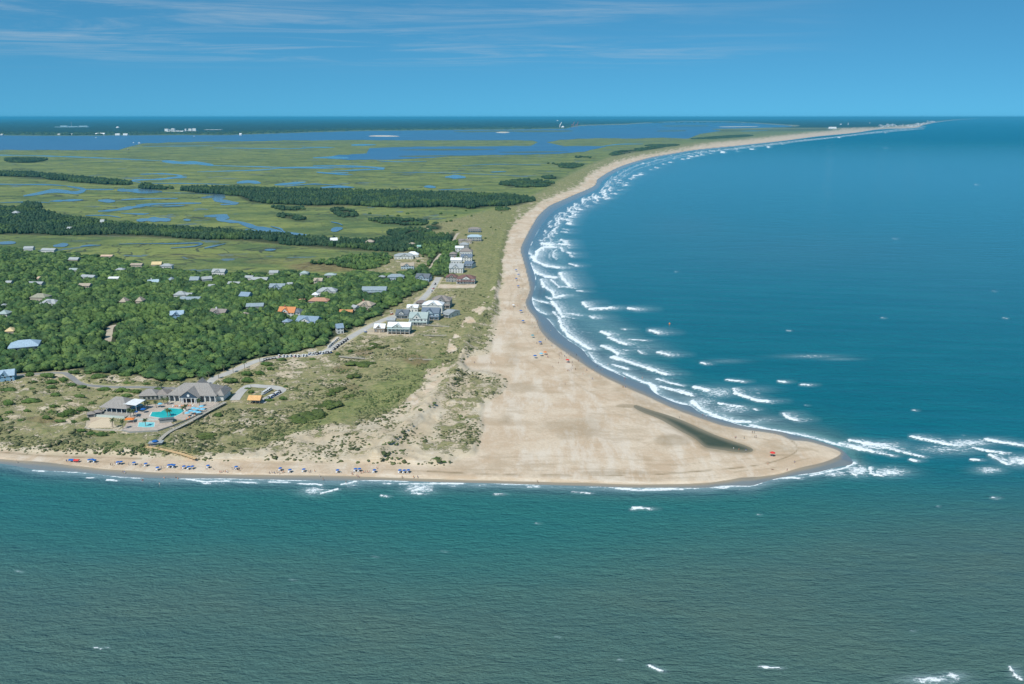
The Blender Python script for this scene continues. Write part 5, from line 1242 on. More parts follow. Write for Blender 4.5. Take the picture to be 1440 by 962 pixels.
def house(name, x, y, w, d, eave, rise, rz, kind, roof, wall, ex, z0=GZ, label='', cat='house'):
    root = empty(name, (x, y, z0), rz); tag(root, label, cat)
    hw, hd = w / 2, d / 2; oh = .55
    base = 2.2 if 'Q' in ex else 0
    wb = MB().box(-hw, hw, -hd, hd, base, eave)
    if kind == 'gable':      # side gable triangles
        wb.add([(-hw, -hd, eave), (-hw, hd, eave), (-hw, 0, eave + rise * .93), (-hw + .15, -hd, eave), (-hw + .15, hd, eave), (-hw + .15, 0, eave + rise * .93)], [(0, 2, 1), (3, 4, 5), (0, 1, 4, 3), (1, 2, 5, 4), (2, 0, 3, 5)])
    wo = wb.build('wall', wallm(wall), root)
    R = MB()
    if kind == 'gable': R.gable(-hw - oh, hw + oh, -hd - oh, hd + oh, eave + .01, rise)
    else: R.hip(-hw - oh, hw + oh, -hd - oh, hd + oh, eave + .01, rise)
    ro = R.build('roof', roofm(roof), root)
    if 'K' in ex:
        MB().box(-hw * .35 - .7, -hw * .35 + .7, -.6, .6, eave + rise * .55, eave + rise + 1.6).build('chimney', wallm('brick' if roof not in ('pale_blue_roof', 'taupe_shingle') else 'white_wall'), ro)
    py0 = -hd
    if 'P' in ex:
        pd = 2.6; py0 = -hd - pd
        zf = base if base else .6
        MB().box(-hw, hw, py0, -hd - .01, zf - .25, zf).build('porch_floor', wallm('deck'), root)
        pe = min(eave - .6, zf + 3.0)
        if 'D' in ex: pe = eave - .3
        MB().add([(-hw - .3, py0 - .4, pe), (hw + .3, py0 - .4, pe), (hw + .3, -hd - .02, pe + .75), (-hw - .3, -hd - .02, pe + .75), (-hw - .3, py0 - .4, pe - .2), (hw + .3, py0 - .4, pe - .2), (hw + .3, -hd - .02, pe + .5), (-hw - .3, -hd - .02, pe + .5)],
                 [(0, 1, 2, 3), (7, 6, 5, 4), (0, 4, 5, 1), (1, 5, 6, 2), (2, 6, 7, 3), (3, 7, 4, 0)]).build('porch_roof', roofm('pale_green_roof' if roof == 'white_metal' else roof), root)
        n = max(3, int(w / 3.4))
        for i in range(n):
            px = -hw + .2 + (w - .4) * i / (n - 1)
            MB().box(px - .14, px + .14, py0 + .05, py0 + .33, 0, pe - .21).build('post', wallm('white_trim'), root)
        if 'D' in ex:
            MB().box(-hw, hw, py0, -hd - .01, zf + 2.75, zf + 3.0).build('balcony', wallm('white_trim'), root)
    if 'Q' in ex:
        MB().box(-hw + .8, hw - .8, -hd + .9, hd - .8, 0, base).build('undercroft', DARK, root)  # dark box: shade between the pilings put into its colour
        for i in range(5):
            px = -hw + .3 + (w - .6) * i / 4
            MB().box(px - .2, px + .2, -hd, -hd + .4, 0, base).build('piling', wallm('grey_wood'), root)
    # windows: one mesh per opening, storey by storey
    storeys = [base + 1.0] if eave - base < 5 else [base + 1.0, base + 3.7]
    for sz in storeys:
        n = max(2, min(6, int(w / 3.3)))
        for i in range(n):
            px = -hw + w * (i + .5) / n
            if sz == storeys[0] and i == n // 2:
                MB().box(px - .55, px + .55, -hd - .05, -hd + .02, base + .02, base + 2.3).build('door', wallm('navy' if wall != 'taupe_wood' else 'tan_wall'), root)
                continue
            hh = 1.9 if 'W' in ex else 1.5
            f = MB().box(px - .78, px + .78, -hd - .04, -hd + .02, sz - .1, sz + hh + .1).build('window', wallm('white_trim'), root)
            MB().box(px - .62, px + .62, -hd - .07, -hd - .045, sz, sz + hh).build('pane', GLASS, f)
        for q in (-.25, .25):
            for sgn in (-1, 1):
                xx = sgn * hw
                f = MB().box(min(xx, xx + sgn * .04), max(xx, xx + sgn * .04), d * q - .7, d * q + .7, sz - .1, sz + 1.6).build('window', wallm('white_trim'), root)
                xx += sgn * .045
                MB().box(min(xx, xx + sgn * .03), max(xx, xx + sgn * .03), d * q - .55, d * q + .55, sz, sz + 1.5).build('pane', GLASS, f)
    if 'G' in ex:            # cross gable facing the front
        gw = min(w * .52, d * .9) / 2; gx = -hw * .12 if kind == 'gable' else hw * .05
        gr = rise * .92; gy = -hd - (.9 if 'P' not in ex else 1.6); ez = eave + .02 if 'P' not in ex else eave + .05
        g = MB()
        # two roof slabs with a dark reveal below the edge
        v = []
        for (yy) in (gy, 0.0):
            v += [(gx - gw - .5, yy, ez), (gx, yy, ez + gr), (gx + gw + .5, yy, ez), (gx - gw - .5, yy, ez - .25), (gx, yy, ez + gr - .3), (gx + gw + .5, yy, ez - .25)]
        g.add(v, [(0, 1, 7, 6), (1, 2, 8, 7), (3, 9, 10, 4), (4, 10, 11, 5), (0, 3, 4, 1), (1, 4, 5, 2), (0, 6, 9, 3), (2, 5, 11, 8)])
        g.build('front_gable_roof', roofm(roof), root)
        f = MB().tri(gx - gw, gx + gw, gy + .5, ez - .2, gr - .1).build('gable_wall', wallm(wall), root)
        MB().box(gx - .6, gx + .6, gy + .44, gy + .5, ez + gr * .12, ez + gr * .42).build('gable_window', GLASS, f)
    return root

for i, h in enumerate(HOUSES):
    x, y, wpx, anc, kind, roof, wall, eave, dep, rise, turn, ex, lab = h
    hx, hy, hw, hd, a = HS[i]
    house('house', hx, hy, hw * 2, dep, eave, rise, a, kind, roof, wall, ex, GZ if not (y < 340 and x < 530) else MZ + .4, lab)

# ------------------------------------------------------------------ clubhouse by the pools
def atz(x, y, q=GZ): return G(x, y, q)
CZ = 3.6     # clubhouse stands on a terrace
def ang(p, q):
    a, b = atz(*p), atz(*q); return math.atan2(b[1] - a[1], b[0] - a[0]), math.hypot(b[0] - a[0], b[1] - a[1]), a, b
ca, cw, A, B = ang((239, 566), (306, 565.5))
ctr = ((A[0] + B[0]) / 2 - math.sin(ca) * 9, (A[1] + B[1]) / 2 + math.cos(ca) * 9)
root = empty('clubhouse', (ctr[0], ctr[1], CZ - .6), ca - .06); tag(root, 'big beach clubhouse with long weathered grey shingle roof and white-columned navy portico above the pool', 'clubhouse')
hw, hd, ev, ri = cw / 2, 9.0, 4.9, 6.4
MB().box(-hw, hw, -hd, hd, 0, ev).build('wall', wallm('white_wall'), root)
rf = MB().hip(-hw - 1.2, hw + 1.2, -hd - 1.4, hd + 1.2, ev + .01, ri).build('roof', roofm('club_shingle'), root)
# lower hipped end wing on the right and rear cross wing
MB().hip(hw - 1.0, hw + 5.4, -hd + 1.5, hd - 1, ev - .8, 4.2).build('wing_roof', roofm('club_shingle'), root)
MB().box(hw + .01, hw + 4.4, -hd + 2.6, hd - 2, 0, ev - .8).build('wing_wall', wallm('white_wall'), root)
MB().gable(-4, 3, 3, hd + 3, ev + 2.6, 4.0, 'y').build('rear_gable', roofm('club_shingle'), root)
gx = 1.2 - hw * .12
for i in range(9):
    px = -hw + 2 + (cw - 4) * i / 8
    if abs(px - gx) < 5.2: continue
    f = MB().box(px - 1.45, px + 1.45, -hd - .05, -hd + .02, .25, 3.9).build('window', wallm('navy'), root)
    MB().box(px - 1.25, px - .05, -hd - .09, -hd - .055, .4, 3.7).build('pane', GLASS, f)
    MB().box(px + .05, px + 1.25, -hd - .09, -hd - .055, .4, 3.7).build('pane', GLASS, f)
for i in range(10):
    px = -hw + .4 + (cw - .8) * i / 9
    if abs(px - gx) < 5.0: continue
    MB().cyl(px, -hd - 1.05, 0, ev, .24).build('column', wallm('white_trim'), root)
# portico
pt = MB(); pw = 6.6; py = -hd - 5.0; ez = ev - .1
v = []
for yy in (py, 0.5):
    v += [(gx - pw - .9, yy, ez), (gx, yy, ez + 5.2), (gx + pw + .9, yy, ez), (gx - pw - .9, yy, ez - .3), (gx, yy, ez + 4.8), (gx + pw + .9, yy, ez - .3)]
pt.add(v, [(0, 1, 7, 6), (1, 2, 8, 7), (3, 9, 10, 4), (4, 10, 11, 5), (0, 3, 4, 1), (1, 4, 5, 2), (0, 6, 9, 3), (2, 5, 11, 8)]).build('portico_roof', roofm('club_shingle'), root)
pg = MB().tri(gx - pw, gx + pw, py + .25, ez - .3, 4.9).build('portico_gable', wallm('navy'), root)
MB().add([(gx + math.cos(k / 12 * 6.2832) * .95, py + .15 + q, ez + 1.35 + math.sin(k / 12 * 6.2832) * .95) for q in (0, .08) for k in range(12)], [tuple(range(12)), tuple(range(23, 11, -1))] + [(k, 12 + k, 12 + (k + 1) % 12, (k + 1) % 12) for k in range(12)]).build('round_window', wallm('white_trim'), pg)
MB().box(gx - pw - .2, gx + pw + .2, py + .45, py + .95, ez - .75, ez - .32).build('entablature', wallm('white_trim'), root)
MB().box(gx - pw + .4, gx + pw - .4, -hd - .12, -hd - .02, .1, 3.9).build('glazed_front', GLASS, root)
for px in (-5.2, -4.2, -1.8, 1.8, 4.2, 5.2):
    MB().cyl(gx + px, py + .7, 0, ez - .76, .32).build('column', wallm('white_trim'), root)
MB().box(-hw - 1, hw + 1, -hd - 7, hd + 1, -1.6, 0).build('terrace', wallm('tan_wall'), root)
MB().box(gx - 6, gx + 6, -hd - 8.2, -hd - 7.01, -1.6, -.8).build('steps', wallm('tan_wall'), root)

# restaurant pavilion with pyramid roof
a2, w2, A, B = ang((146, 581), (176, 583))
c2 = ((A[0] + B[0]) / 2 - math.sin(a2) * 7.5, (A[1] + B[1]) / 2 + math.cos(a2) * 7.5)
root = empty('pool_pavilion', (c2[0], c2[1], GZ + .8), a2); tag(root, 'open-sided restaurant pavilion under a grey shingle pyramid roof left of the big pool', 'pavilion')
hw = w2 / 2 + 1.5; hd = 7.5
MB().hip(-hw - 1, hw + 1, -hd - 1, hd + 1, 3.6, 5.6).build('roof', roofm('club_shingle'), root)
for sx2 in range(6):
    for yy in (-hd + .2, hd - .2):
        px = -hw + .2 + (2 * hw - .4) * sx2 / 5
        MB().box(px - .15, px + .15, yy - .15, yy + .15, 0, 3.62).build('post', wallm('white_trim'), root)
MB().box(-hw + 3, hw - 1, -1, hd - .8, 0, 3.4).build('kitchen', wallm('blue_wall'), root)
MB().box(-hw + 1, hw - 2.2, -hd + 1.4, -hd + 2.0, 0, 1.1).build('bar_counter', wallm('navy'), root)
MB().box(-hw - 2, hw + 3, -hd - 7, hd, -.9, -.01).build('deck', wallm('deck'), root)
MB().box(-hw - 2.1, hw + 3.1, -hd - 7.2, -hd - 7.02, -.9, .9).build('deck_parapet', wallm('pale_green'), root)
# white awning
aw = [atz(173, 568, 9.4), atz(191, 570.3, 9.4), atz(205, 563, 9.4), atz(189, 561.6, 9.4)]
cx2, cy2 = sum(p[0] for p in aw) / 4, sum(p[1] for p in aw) / 4
root = empty('white_awning', (cx2, cy2, GZ)); tag(root, 'large flat white canopy between the pyramid-roofed pavilion and the pool', 'canopy')
V = [(p[0] - cx2, p[1] - cy2, 6.9 + (.5 if k > 1 else 0)) for k, p in enumerate(aw)]
MB().add(V + [(p[0], p[1], p[2] - .15) for p in V], [(0, 1, 2, 3), (7, 6, 5, 4), (0, 4, 5, 1), (1, 5, 6, 2), (2, 6, 7, 3), (3, 7, 4, 0)]).build('cover', roofm('white_metal'), root)
for p in V: MB().cyl(p[0] * .94, p[1] * .94, 0, p[2] - .1, .12, 6).build('post', wallm('white_trim'), root)
# middle building
a3, w3, A, B = ang((193, 566), (233, 563))
c3 = ((A[0] + B[0]) / 2, (A[1] + B[1]) / 2 + 7)
root = empty('locker_building', (c3[0], c3[1], GZ + .6), a3 * .4); tag(root, 'low grey shingle-roofed building joining the pavilion to the clubhouse', 'building')
hw = w3 / 2
MB().box(-hw, hw, -5, 5, 0, 3.1).build('wall', wallm('grey_wood'), root)
MB().hip(-hw - .8, hw * .35, -5.8, 5.8, 3.11, 3.6).build('roof', roofm('club_shingle'), root)
MB().hip(hw * .1, hw + .8, -4.6, 6.4, 3.0, 2.9).build('roof', roofm('taupe_shingle'), root)
for px in (-6, -3, 0, 3, 6): MB().box(px - .8, px + .8, -5.06, -4.99, .5, 2.4).build('window', GLASS, root)
# small twin-roofed hut at the volleyball sand
for (x, y, lab) in ((126.5, 587.5, 'left of two little grey-roofed huts at the volleyball sand'), (136, 585, 'right of two little grey-roofed huts at the volleyball sand')):
    ax, ay_ = atz(x, y); root = empty('hut', (ax, ay_ + 2.5, GZ), .35); tag(root, lab, 'hut')
    MB().box(-2.3, 2.3, -2.2, 2.2, 0, 2.3).build('wall', wallm('grey_wood'), root); MB().hip(-2.8, 2.8, -2.7, 2.7, 2.31, 1.5).build('roof', roofm('taupe_shingle'), root)
    MB().box(-1.6, 1.6, -2.26, -2.19, .5, 2.0).build('counter_opening', DARK, root)  # dark panel painted as the shaded inside of the opening
# orange-roofed shelter
a4, w4, A, B = ang((350, 568), (366, 568.5))
root = empty('cart_shelter', ((A[0] + B[0]) / 2, (A[1] + B[1]) / 2 + 3, GZ), -.08); tag(root, 'open shelter with a bright new orange shingle roof at the cart loop', 'shelter')
MB().gable(-w4 / 2 - .6, w4 / 2 + .6, -3.8, 3.8, 3.0, 2.6).build('roof', roofm('orange_wood'), root)
MB().box(-w4 / 2 + .3, w4 / 2 - .3, 1.5, 3, 0, 2.99).build('wall', wallm('grey_wood'), root)
for px in (-1, -.33, .33, 1): MB().box(px * (w4 / 2 - .2) - .12, px * (w4 / 2 - .2) + .12, -3.2, -2.96, 0, 3.05).build('post', wallm('taupe_wood'), root)

# paving, pools, sand court
PAV = pmat('pool_paving', (.40, .33, .27), (.52, .44, .37), .5, .85, obj=False)
def slab(name, pts, z0, z1, mat, label=None, cat=None, kind=None):
    P = [G(p[0], p[1], z1) for p in pts]; n_ = len(P)
    ar = sum(P[i][0] * P[(i + 1) % n_][1] - P[(i + 1) % n_][0] * P[i][1] for i in range(n_))
    if ar < 0: P = P[::-1]
    V = [(a, b, z0) for a, b in P] + [(a, b, z1) for a, b in P]
    me = bpy.data.meshes.new(name); me.from_pydata(V, [], [tuple(range(n_ - 1, -1, -1)), tuple(range(n_, 2 * n_))] + [(i, (i + 1) % n_, n_ + (i + 1) % n_, n_ + i) for i in range(n_)]); me.update()
    o = link(name, me, mat); tag(o, label, cat, None, kind); return o
slab('pool_terrace', [(178, 588), (190, 572), (236, 566), (310, 566), (300, 573), (262, 590), (247, 590), (240, 592), (195, 592)], GZ - .5, GZ + .75, PAV, kind='structure')
slab('lower_terrace', [(172, 604), (180, 592.5), (240, 592.5), (244, 598), (222, 606), (180, 608)], GZ - .5, GZ + .3, PAV, kind='structure')
slab('sand_court', [(117, 599), (141, 589.5), (158, 589), (156, 600), (130, 602)], GZ - .2, GZ + .15, pmat('court_sand', (.60, .48, .33), (.66, .54, .38), .4, .9, obj=False), kind='structure')
PW = pmat('pool_water', (.02, .40, .38), (.04, .50, .47), .15, .08, .6, obj=False); PW2 = pmat('shallow_pool_water', (.22, .62, .62), (.28, .68, .68), .15, .08, .6, obj=False)
COP = pmat('pool_coping', (.66, .63, .58), (.75, .72, .68), 1, .7, obj=False)
p1 = [(211, 585.5), (214, 579.5), (226, 579), (230, 576.5), (238, 574), (247, 574.4), (256, 575.3), (259.5, 577.5), (253, 582), (246, 585.5), (237, 588), (225, 587.6)]
def pool(pts, z1, mat, lab):
    c = np.array(pts).mean(0); r = empty('swimming_pool', (*G(c[0], c[1], z1), z1)); tag(r, lab, 'pool')
    for nm, sc, q, mt in (('coping', 1.07, .02, COP), ('water', 1.0, .06, mat)):
        V = [(G(c[0] + (p[0] - c[0]) * sc, c[1] + (p[1] - c[1]) * sc, z1)[0] - r.location[0], G(c[0] + (p[0] - c[0]) * sc, c[1] + (p[1] - c[1]) * sc, z1)[1] - r.location[1], q) for p in pts]
        me = bpy.data.meshes.new(nm); me.from_pydata(V, [], [tuple(range(len(V)))]); me.update()
        if me.polygons[0].normal.z < 0: me.flip_normals()
        link(nm, me, mt, r)
pool(p1, GZ + .78, PW, 'large irregular turquoise swimming pool in front of the clubhouse')
pool([(194, 600), (195.5, 594.2), (207, 593.6), (217.5, 594.2), (216.5, 600.3), (205, 601)], GZ + .32, PW2, 'small pale turquoise pool on the lower terrace nearer the beach')
# planter walls of the terraces
def wallrun(name, pts, h, t, mat, lab, cat='wall', z0=GZ):
    w_ = [G(p[0], p[1], z0) for p in pts]; mb = MB()
    for i in range(len(w_) - 1):
        a, b = np.array(w_[i]), np.array(w_[i + 1]); d = (b - a) / np.hypot(*(b - a)); nn = np.array([-d[1], d[0]]) * t / 2
        q = [a - nn, b - nn, b + nn, a + nn]
        mb.add([(p[0], p[1], z0 - .2) for p in q] + [(p[0], p[1], z0 + h) for p in q], [(3, 2, 1, 0), (4, 5, 6, 7), (0, 1, 5, 4), (1, 2, 6, 5), (2, 3, 7, 6), (3, 0, 4, 7)])
    o = mb.build(name, mat); tag(o, lab, cat); return o
wallrun('retaining_wall', [(179, 591.5), (196, 592), (240, 592.2), (246, 591)], 1.6, .5, wallm('pale_green'), 'pale retaining wall between the upper and the lower pool terrace')
wallrun('terrace_fence', [(172, 606), (182, 609), (222, 607), (243, 600), (262, 592), (290, 580), (312, 568)], 1.1, .15, wallm('grey_wood'), 'pale fence along the seaward edge of the pool terraces', 'fence')
wallrun('court_path_edge', [(110, 600.5), (130, 604), (172, 606)], .4, 1.6, wallm('tan_wall'), 'pale path curving round the volleyball sand', 'path edge')
root = empty('bar_hut', (*atz(236, 594), GZ + .3), .3); tag(root, 'dark flat-roofed bar beside the small pool', 'hut')
MB().box(-5.5, 4, -1.6, 1.6, 2.4, 2.75).build('roof', roofm('slate'), root); MB().box(-5, 3.5, -1, 1.3, 0, 2.39).build('wall', wallm('grey_wood'), root)

# boardwalks
BW = pmat('boardwalk_planks', (.38, .34, .28), (.46, .42, .35), 2, .9, obj=False); BW2 = pmat('new_boardwalk_planks', (.60, .40, .20), (.68, .48, .26), 2, .9, obj=False)
def boardwalk(pts, width, hz_, mat, lab, posts=True, z0=GZ):
    o = ribbon('boardwalk', pts, width, hz_, mat, z0=z0, kind=None, thick=.3)
    tag(o, lab, 'boardwalk')
    w_ = np.array([G(p[0], p[1], z0) for p in smooth(pts, 3)])
    rail = MB()
    for sgn in (-1, 1):
        for i in range(len(w_) - 1):
            d = w_[i + 1] - w_[i]; L_ = np.hypot(*d); d = d / L_; nn = np.array([-d[1], d[0]]) * width / 2 * sgn
            k = max(1, int(L_ / 2.5))
            for j in range(k):
                p = w_[i] + d * L_ * j / k + nn; rail.box(p[0] - .06, p[0] + .06, p[1] - .06, p[1] + .06, z0 - 1.5, z0 + hz_ + .95)
            a = w_[i] + nn; b = w_[i + 1] + nn; t_ = np.array([-d[1], d[0]]) * .05
            q = [a - t_, b - t_, b + t_, a + t_]
            rail.add([(p[0], p[1], z0 + hz_ + .88) for p in q] + [(p[0], p[1], z0 + hz_ + .98) for p in q], [(3, 2, 1, 0), (4, 5, 6, 7), (0, 1, 5, 4), (1, 2, 6, 5), (2, 3, 7, 6), (3, 0, 4, 7)])
    if posts: rail.build('handrail', mat, o)
boardwalk([(317, 568.5), (295, 580), (270, 594), (253, 603), (240, 609.5), (231, 616), (223, 624)], 2.8, 1.7, BW, 'long grey boardwalk running straight from the clubhouse to the beach hut')
boardwalk([(206, 631), (225, 634), (248, 639), (262, 643), (276, 648)], 1.8, 1.5, BW2, 'new orange-brown boardwalk slanting down to the beach from the hut', z0=2.0)
boardwalk([(477, 503), (495, 504.5), (513, 506)], 1.8, 1.2, BW, 'left half of the thin grey dune crossing below the houses')
boardwalk([(575, 507), (590, 507.6), (609, 507.4)], 1.6, 1.2, BW, 'right half of the thin pale dune crossing, near the foredune')
boardwalk([(595, 458), (612, 459.5), (632, 461)], 1.6, 1.2, BW, 'short dark walkway from the largest front-gabled house toward the beach')
boardwalk([(592, 473), (610, 473.5), (628, 473.3)], 1.4, 1.2, BW, 'short thin walkway in the dune grass right of the house on pilings')
ax, ay_ = atz(219, 627.5); root = empty('beach_hut', (ax, ay_, GZ), .1); tag(root, 'dark low beach hut with its deck at the foot of the long boardwalk', 'hut')
MB().box(-4.5, 4.5, -3, 3, .2, .7).build('deck', wallm('grey_wood'), root); MB().box(-3.6, 4.2, -1, 2.4, .71, 2.4).build('wall', wallm('navy'), root); MB().box(-4, 4.6, -1.4, 2.8, 2.41, 2.7).build('roof', roofm('grey_metal'), root)

# upturned white boats
def boat_hull(lab, x, y, L_, rz, z0=2.2, name='upturned_boat'):
    V, Fc = [], []; n = 9
    for i in range(n):
        t = i / (n - 1) * 2 - 1; w_ = .75 * (1 - abs(t) ** 2.6) + .03; hh = .75 * (1 - .5 * t * t)
        for (a, q) in ((-1, 0), (-.8, .55), (0, 1), (.8, .55), (1, 0)): V.append((t * L_ / 2, a * w_, q * hh))
    for i in range(n - 1):
        for k in range(4): Fc.append((i * 5 + k, (i + 1) * 5 + k, (i + 1) * 5 + k + 1, i * 5 + k + 1))
        Fc.append((i * 5 + 4, (i + 1) * 5 + 4, (i + 1) * 5, i * 5))
    Fc += [(0, 1, 2, 3, 4), tuple((n - 1) * 5 + k for k in (4, 3, 2, 1, 0))]
    me = bpy.data.meshes.new(name); me.from_pydata(V, [], Fc); me.update(); o = link(name, me, wallm('white_trim'))
    o.location = (*G(x, y, z0), z0); o.rotation_euler = (0, 0, rz); tag(o, lab, 'boat'); return o
boat_hull('white upturned boat lying left of the dark beach hut', 198.5, 629.8, 5.6, -.1)
boat_hull('white upturned boat lying on the beach side of the dark hut', 223.5, 632, 5.6, -.12)

# ------------------------------------------------------------------ parasols
def canopy(mat, r=1.5, h=2.25, rise=.6, square=False, pole=True):
    root = empty('beach_umbrella', (0, 0, 0))
    n = 8; V = [(0, 0, h + rise)]
    for (q, zz_) in ((.55, h + rise * .62), (1, h)):
        V += [(math.cos(k / n * 6.2832) * r * q, math.sin(k / n * 6.2832) * r * q, zz_ - (0.06 if k % 2 else 0)) for k in range(n)]
    V.append((0, 0, h + rise - .12)); V += [(a * .98, b * .98, c - .06) for a, b, c in V[n + 1:2 * n + 1]]
    Fc = [(0, 1 + k, 1 + (k + 1) % n) for k in range(n)] + [(1 + k, 1 + n + k, 1 + n + (k + 1) % n, 1 + (k + 1) % n) for k in range(n)]
    u = 2 * n + 1; Fc += [(u, u + 1 + (k + 1) % n, u + 1 + k) for k in range(n)]
    me = bpy.data.meshes.new('canopy'); me.from_pydata(V, [], Fc); me.update(); link('canopy', me, mat, root)
    MB().cyl(0, 0, -.3, h + rise - .1, .04, 6).build('pole', wallm('white_trim'), root)
    return root
CLOTH = {k: pmat('cloth_' + k, tuple(q * .85 for q in c), c, 2, .8, .2) for k, c in dict(blue=(.02, .13, .42), sky=(.20, .52, .68), orange=(.75, .22, .05), red=(.70, .06, .05), white=(.75, .75, .75), teal=(.05, .3, .35), dark=(.04, .04, .05), pink=(.7, .35, .35), green=(.1, .35, .15)).items()}
UPROTO = {}
def umbrella(x, y, col, lab, grp=None, z0=None, sc=1.0, name='beach_umbrella'):
    if col not in UPROTO: o = canopy(CLOTH[col]); UPROTO[col] = o
    else: o = copy_tree(UPROTO[col])
    if z0 is None: ax, ay_, az = ground_at(x, y, 1.5)
    else: ax, ay_ = G(x, y, z0); az = z0
    o.location = (ax, ay_, az); o.scale = (sc, sc, sc); tag(o, lab, 'umbrella', grp); return o
# beach chair: frame and sling
def chair_proto(mat):
    r = empty('beach_chair', (0, 0, 0))
    MB().add([(-.3, -.45, .32), (.3, -.45, .32), (.3, .15, .25), (-.3, .15, .25), (-.3, -.45, .27), (.3, -.45, .27), (.3, .15, .2), (-.3, .15, .2)], [(0, 1, 2, 3), (7, 6, 5, 4), (0, 4, 5, 1), (1, 5, 6, 2), (2, 6, 7, 3), (3, 7, 4, 0)]).build('seat', mat, r)
    MB().add([(-.3, .15, .27), (.3, .15, .27), (.3, .6, .95), (-.3, .6, .95), (-.3, .19, .24), (.3, .19, .24), (.3, .64, .92), (-.3, .64, .92)], [(0, 1, 2, 3), (7, 6, 5, 4), (0, 4, 5, 1), (1, 5, 6, 2), (2, 6, 7, 3), (3, 7, 4, 0)]).build('backrest', mat, r)
    for sx3 in (-.3, .3):
        for yy in (-.4, .3): MB().box(sx3 - .025, sx3 + .025, yy - .025, yy + .025, 0, .3).build('leg', wallm('white_trim'), r)
    return r
CPROTO = {}
def chair(gx_, gy_, az, col, lab, grp, rz):
    o = CPROTO.get(col)
    if o is None: o = CPROTO[col] = chair_proto(CLOTH[col])
    else: o = copy_tree(o)
    o.location = (gx_, gy_, az); o.rotation_euler = (0, 0, rz); tag(o, lab, 'chair', grp)
SOUTH = [(126, 650), (130, 649.6), (133.5, 650.6), (166, 653.4), (170.5, 653), (189, 654), (205.5, 655.5), (222, 661), (238, 657.5), (241.5, 657), (245, 657.5), (259, 659.3), (265.5, 660), (271, 659.4), (293, 658.2), (332.6, 660), (394.5, 662), (408, 664.2), (427.5, 663.5), (475, 664.7), (500, 663), (505.6, 663), (526.7, 664.6), (562.6, 665), (568.7, 665.2), (574.4, 664.8)]
SL = ['left one of the leftmost tight cluster of three blue umbrellas on the south beach', 'middle one of the leftmost tight cluster of three blue umbrellas on the south beach', 'right one of the leftmost tight cluster of three blue umbrellas on the south beach', 'left one of the pair of blue umbrellas right of the leftmost cluster', 'right one of the pair of blue umbrellas right of the leftmost cluster',
      'single blue umbrella below the two upturned boats, left of another single one', 'single blue umbrella straight below the dark beach hut', 'blue umbrella standing lowest on the south beach, closest to the water', 'left one of the three touching blue umbrellas below the orange boardwalk', 'middle one of the three touching blue umbrellas below the orange boardwalk', 'right one of the three touching blue umbrellas below the orange boardwalk',
      'left one of three spaced blue umbrellas at the foot of the orange boardwalk', 'middle one of three spaced blue umbrellas at the foot of the orange boardwalk', 'right one of three spaced blue umbrellas at the foot of the orange boardwalk', 'single blue umbrella just right of the boardwalk foot trio', 'dark blue umbrella with a crowd of chairs, halfway along the south beach', 'blue umbrella with white chairs, left of a neighbour close by', 'lone blue umbrella a little lower than its left neighbour',
      'blue umbrella with a white chair to its right, middle of the beach', 'blue umbrella alone on bare sand left of the big family group', 'left one of two umbrellas shading the big family group', 'right one of two umbrellas shading the big family group', 'single blue umbrella right of the big family group', 'left one of the last three blue umbrellas at the right end of the row', 'middle one of the last three blue umbrellas at the right end of the row', 'right one of the last three blue umbrellas at the right end of the row']
for i, ((x, y), lab) in enumerate(zip(SOUTH, SL)):
    o = umbrella(x, y, 'blue', lab, 'blue umbrellas along the south beach', None, .78)
    lx0, ly0, lz0 = o.location
    for k in range(2):
        chair(lx0 - .8 + k * 1.5, ly0 - .5 + random.uniform(-.3, .3), lz0, 'dark' if k else 'white', ('dark' if k else 'white') + ' beach chair in the shade of a blue umbrella on the south beach', ('dark' if k else 'white') + ' chairs under the blue umbrellas', random.uniform(-.3, .3))
EAST = [(725.8, 382, 'blue', 'northernmost blue umbrella on the east beach'), (729, 388.5, 'blue', 'second blue umbrella from the north on the east beach'), (726, 394.6, 'blue', 'third blue umbrella from the north on the east beach'), (728.7, 405, 'blue', 'blue umbrella at the lower end of the northern group on the east beach'), (722, 432, 'white', 'whitish umbrella alone on the east beach above the widening sand'),
        (732.6, 440, 'blue', 'blue umbrella on the east beach right below the whitish one'), (735.5, 454.5, 'blue', 'blue umbrella in the middle of the east beach with chairs beside it'), (759.6, 484.5, 'blue', 'dark blue umbrella near the wet sand of the east beach'), (749, 475, 'teal', 'greenish umbrella near the wet sand of the east beach'),
        (752.5, 504, 'blue', 'blue umbrella farthest inland on the wide sand'), (761, 501, 'sky', 'light blue umbrella beside the orange one on the wide sand'), (766.5, 499, 'orange', 'orange umbrella on the wide sand of the east beach'), (798, 510, 'red', 'red umbrella among bathers on the lower east beach'), (1086, 642, 'red', 'lone red umbrella near the very tip of the sand spit')]
for x, y, c, lab in EAST: umbrella(x, y, c, lab, None, None, 1.15)
POOLU = [(269, 583, 'sky'), (275, 584, 'sky'), (273, 579, 'sky'), (284, 576.5, 'sky'), (285.5, 580.5, 'sky'), (278.5, 580, 'sky'), (264, 586, 'sky'), (280, 585, 'sky')]
for x, y, c in POOLU: umbrella(x, y, c, 'light blue umbrella in the tight cluster at the right end of the big pool', 'light blue umbrellas at the right end of the big pool', GZ + .75, 1.25, 'pool_umbrella')
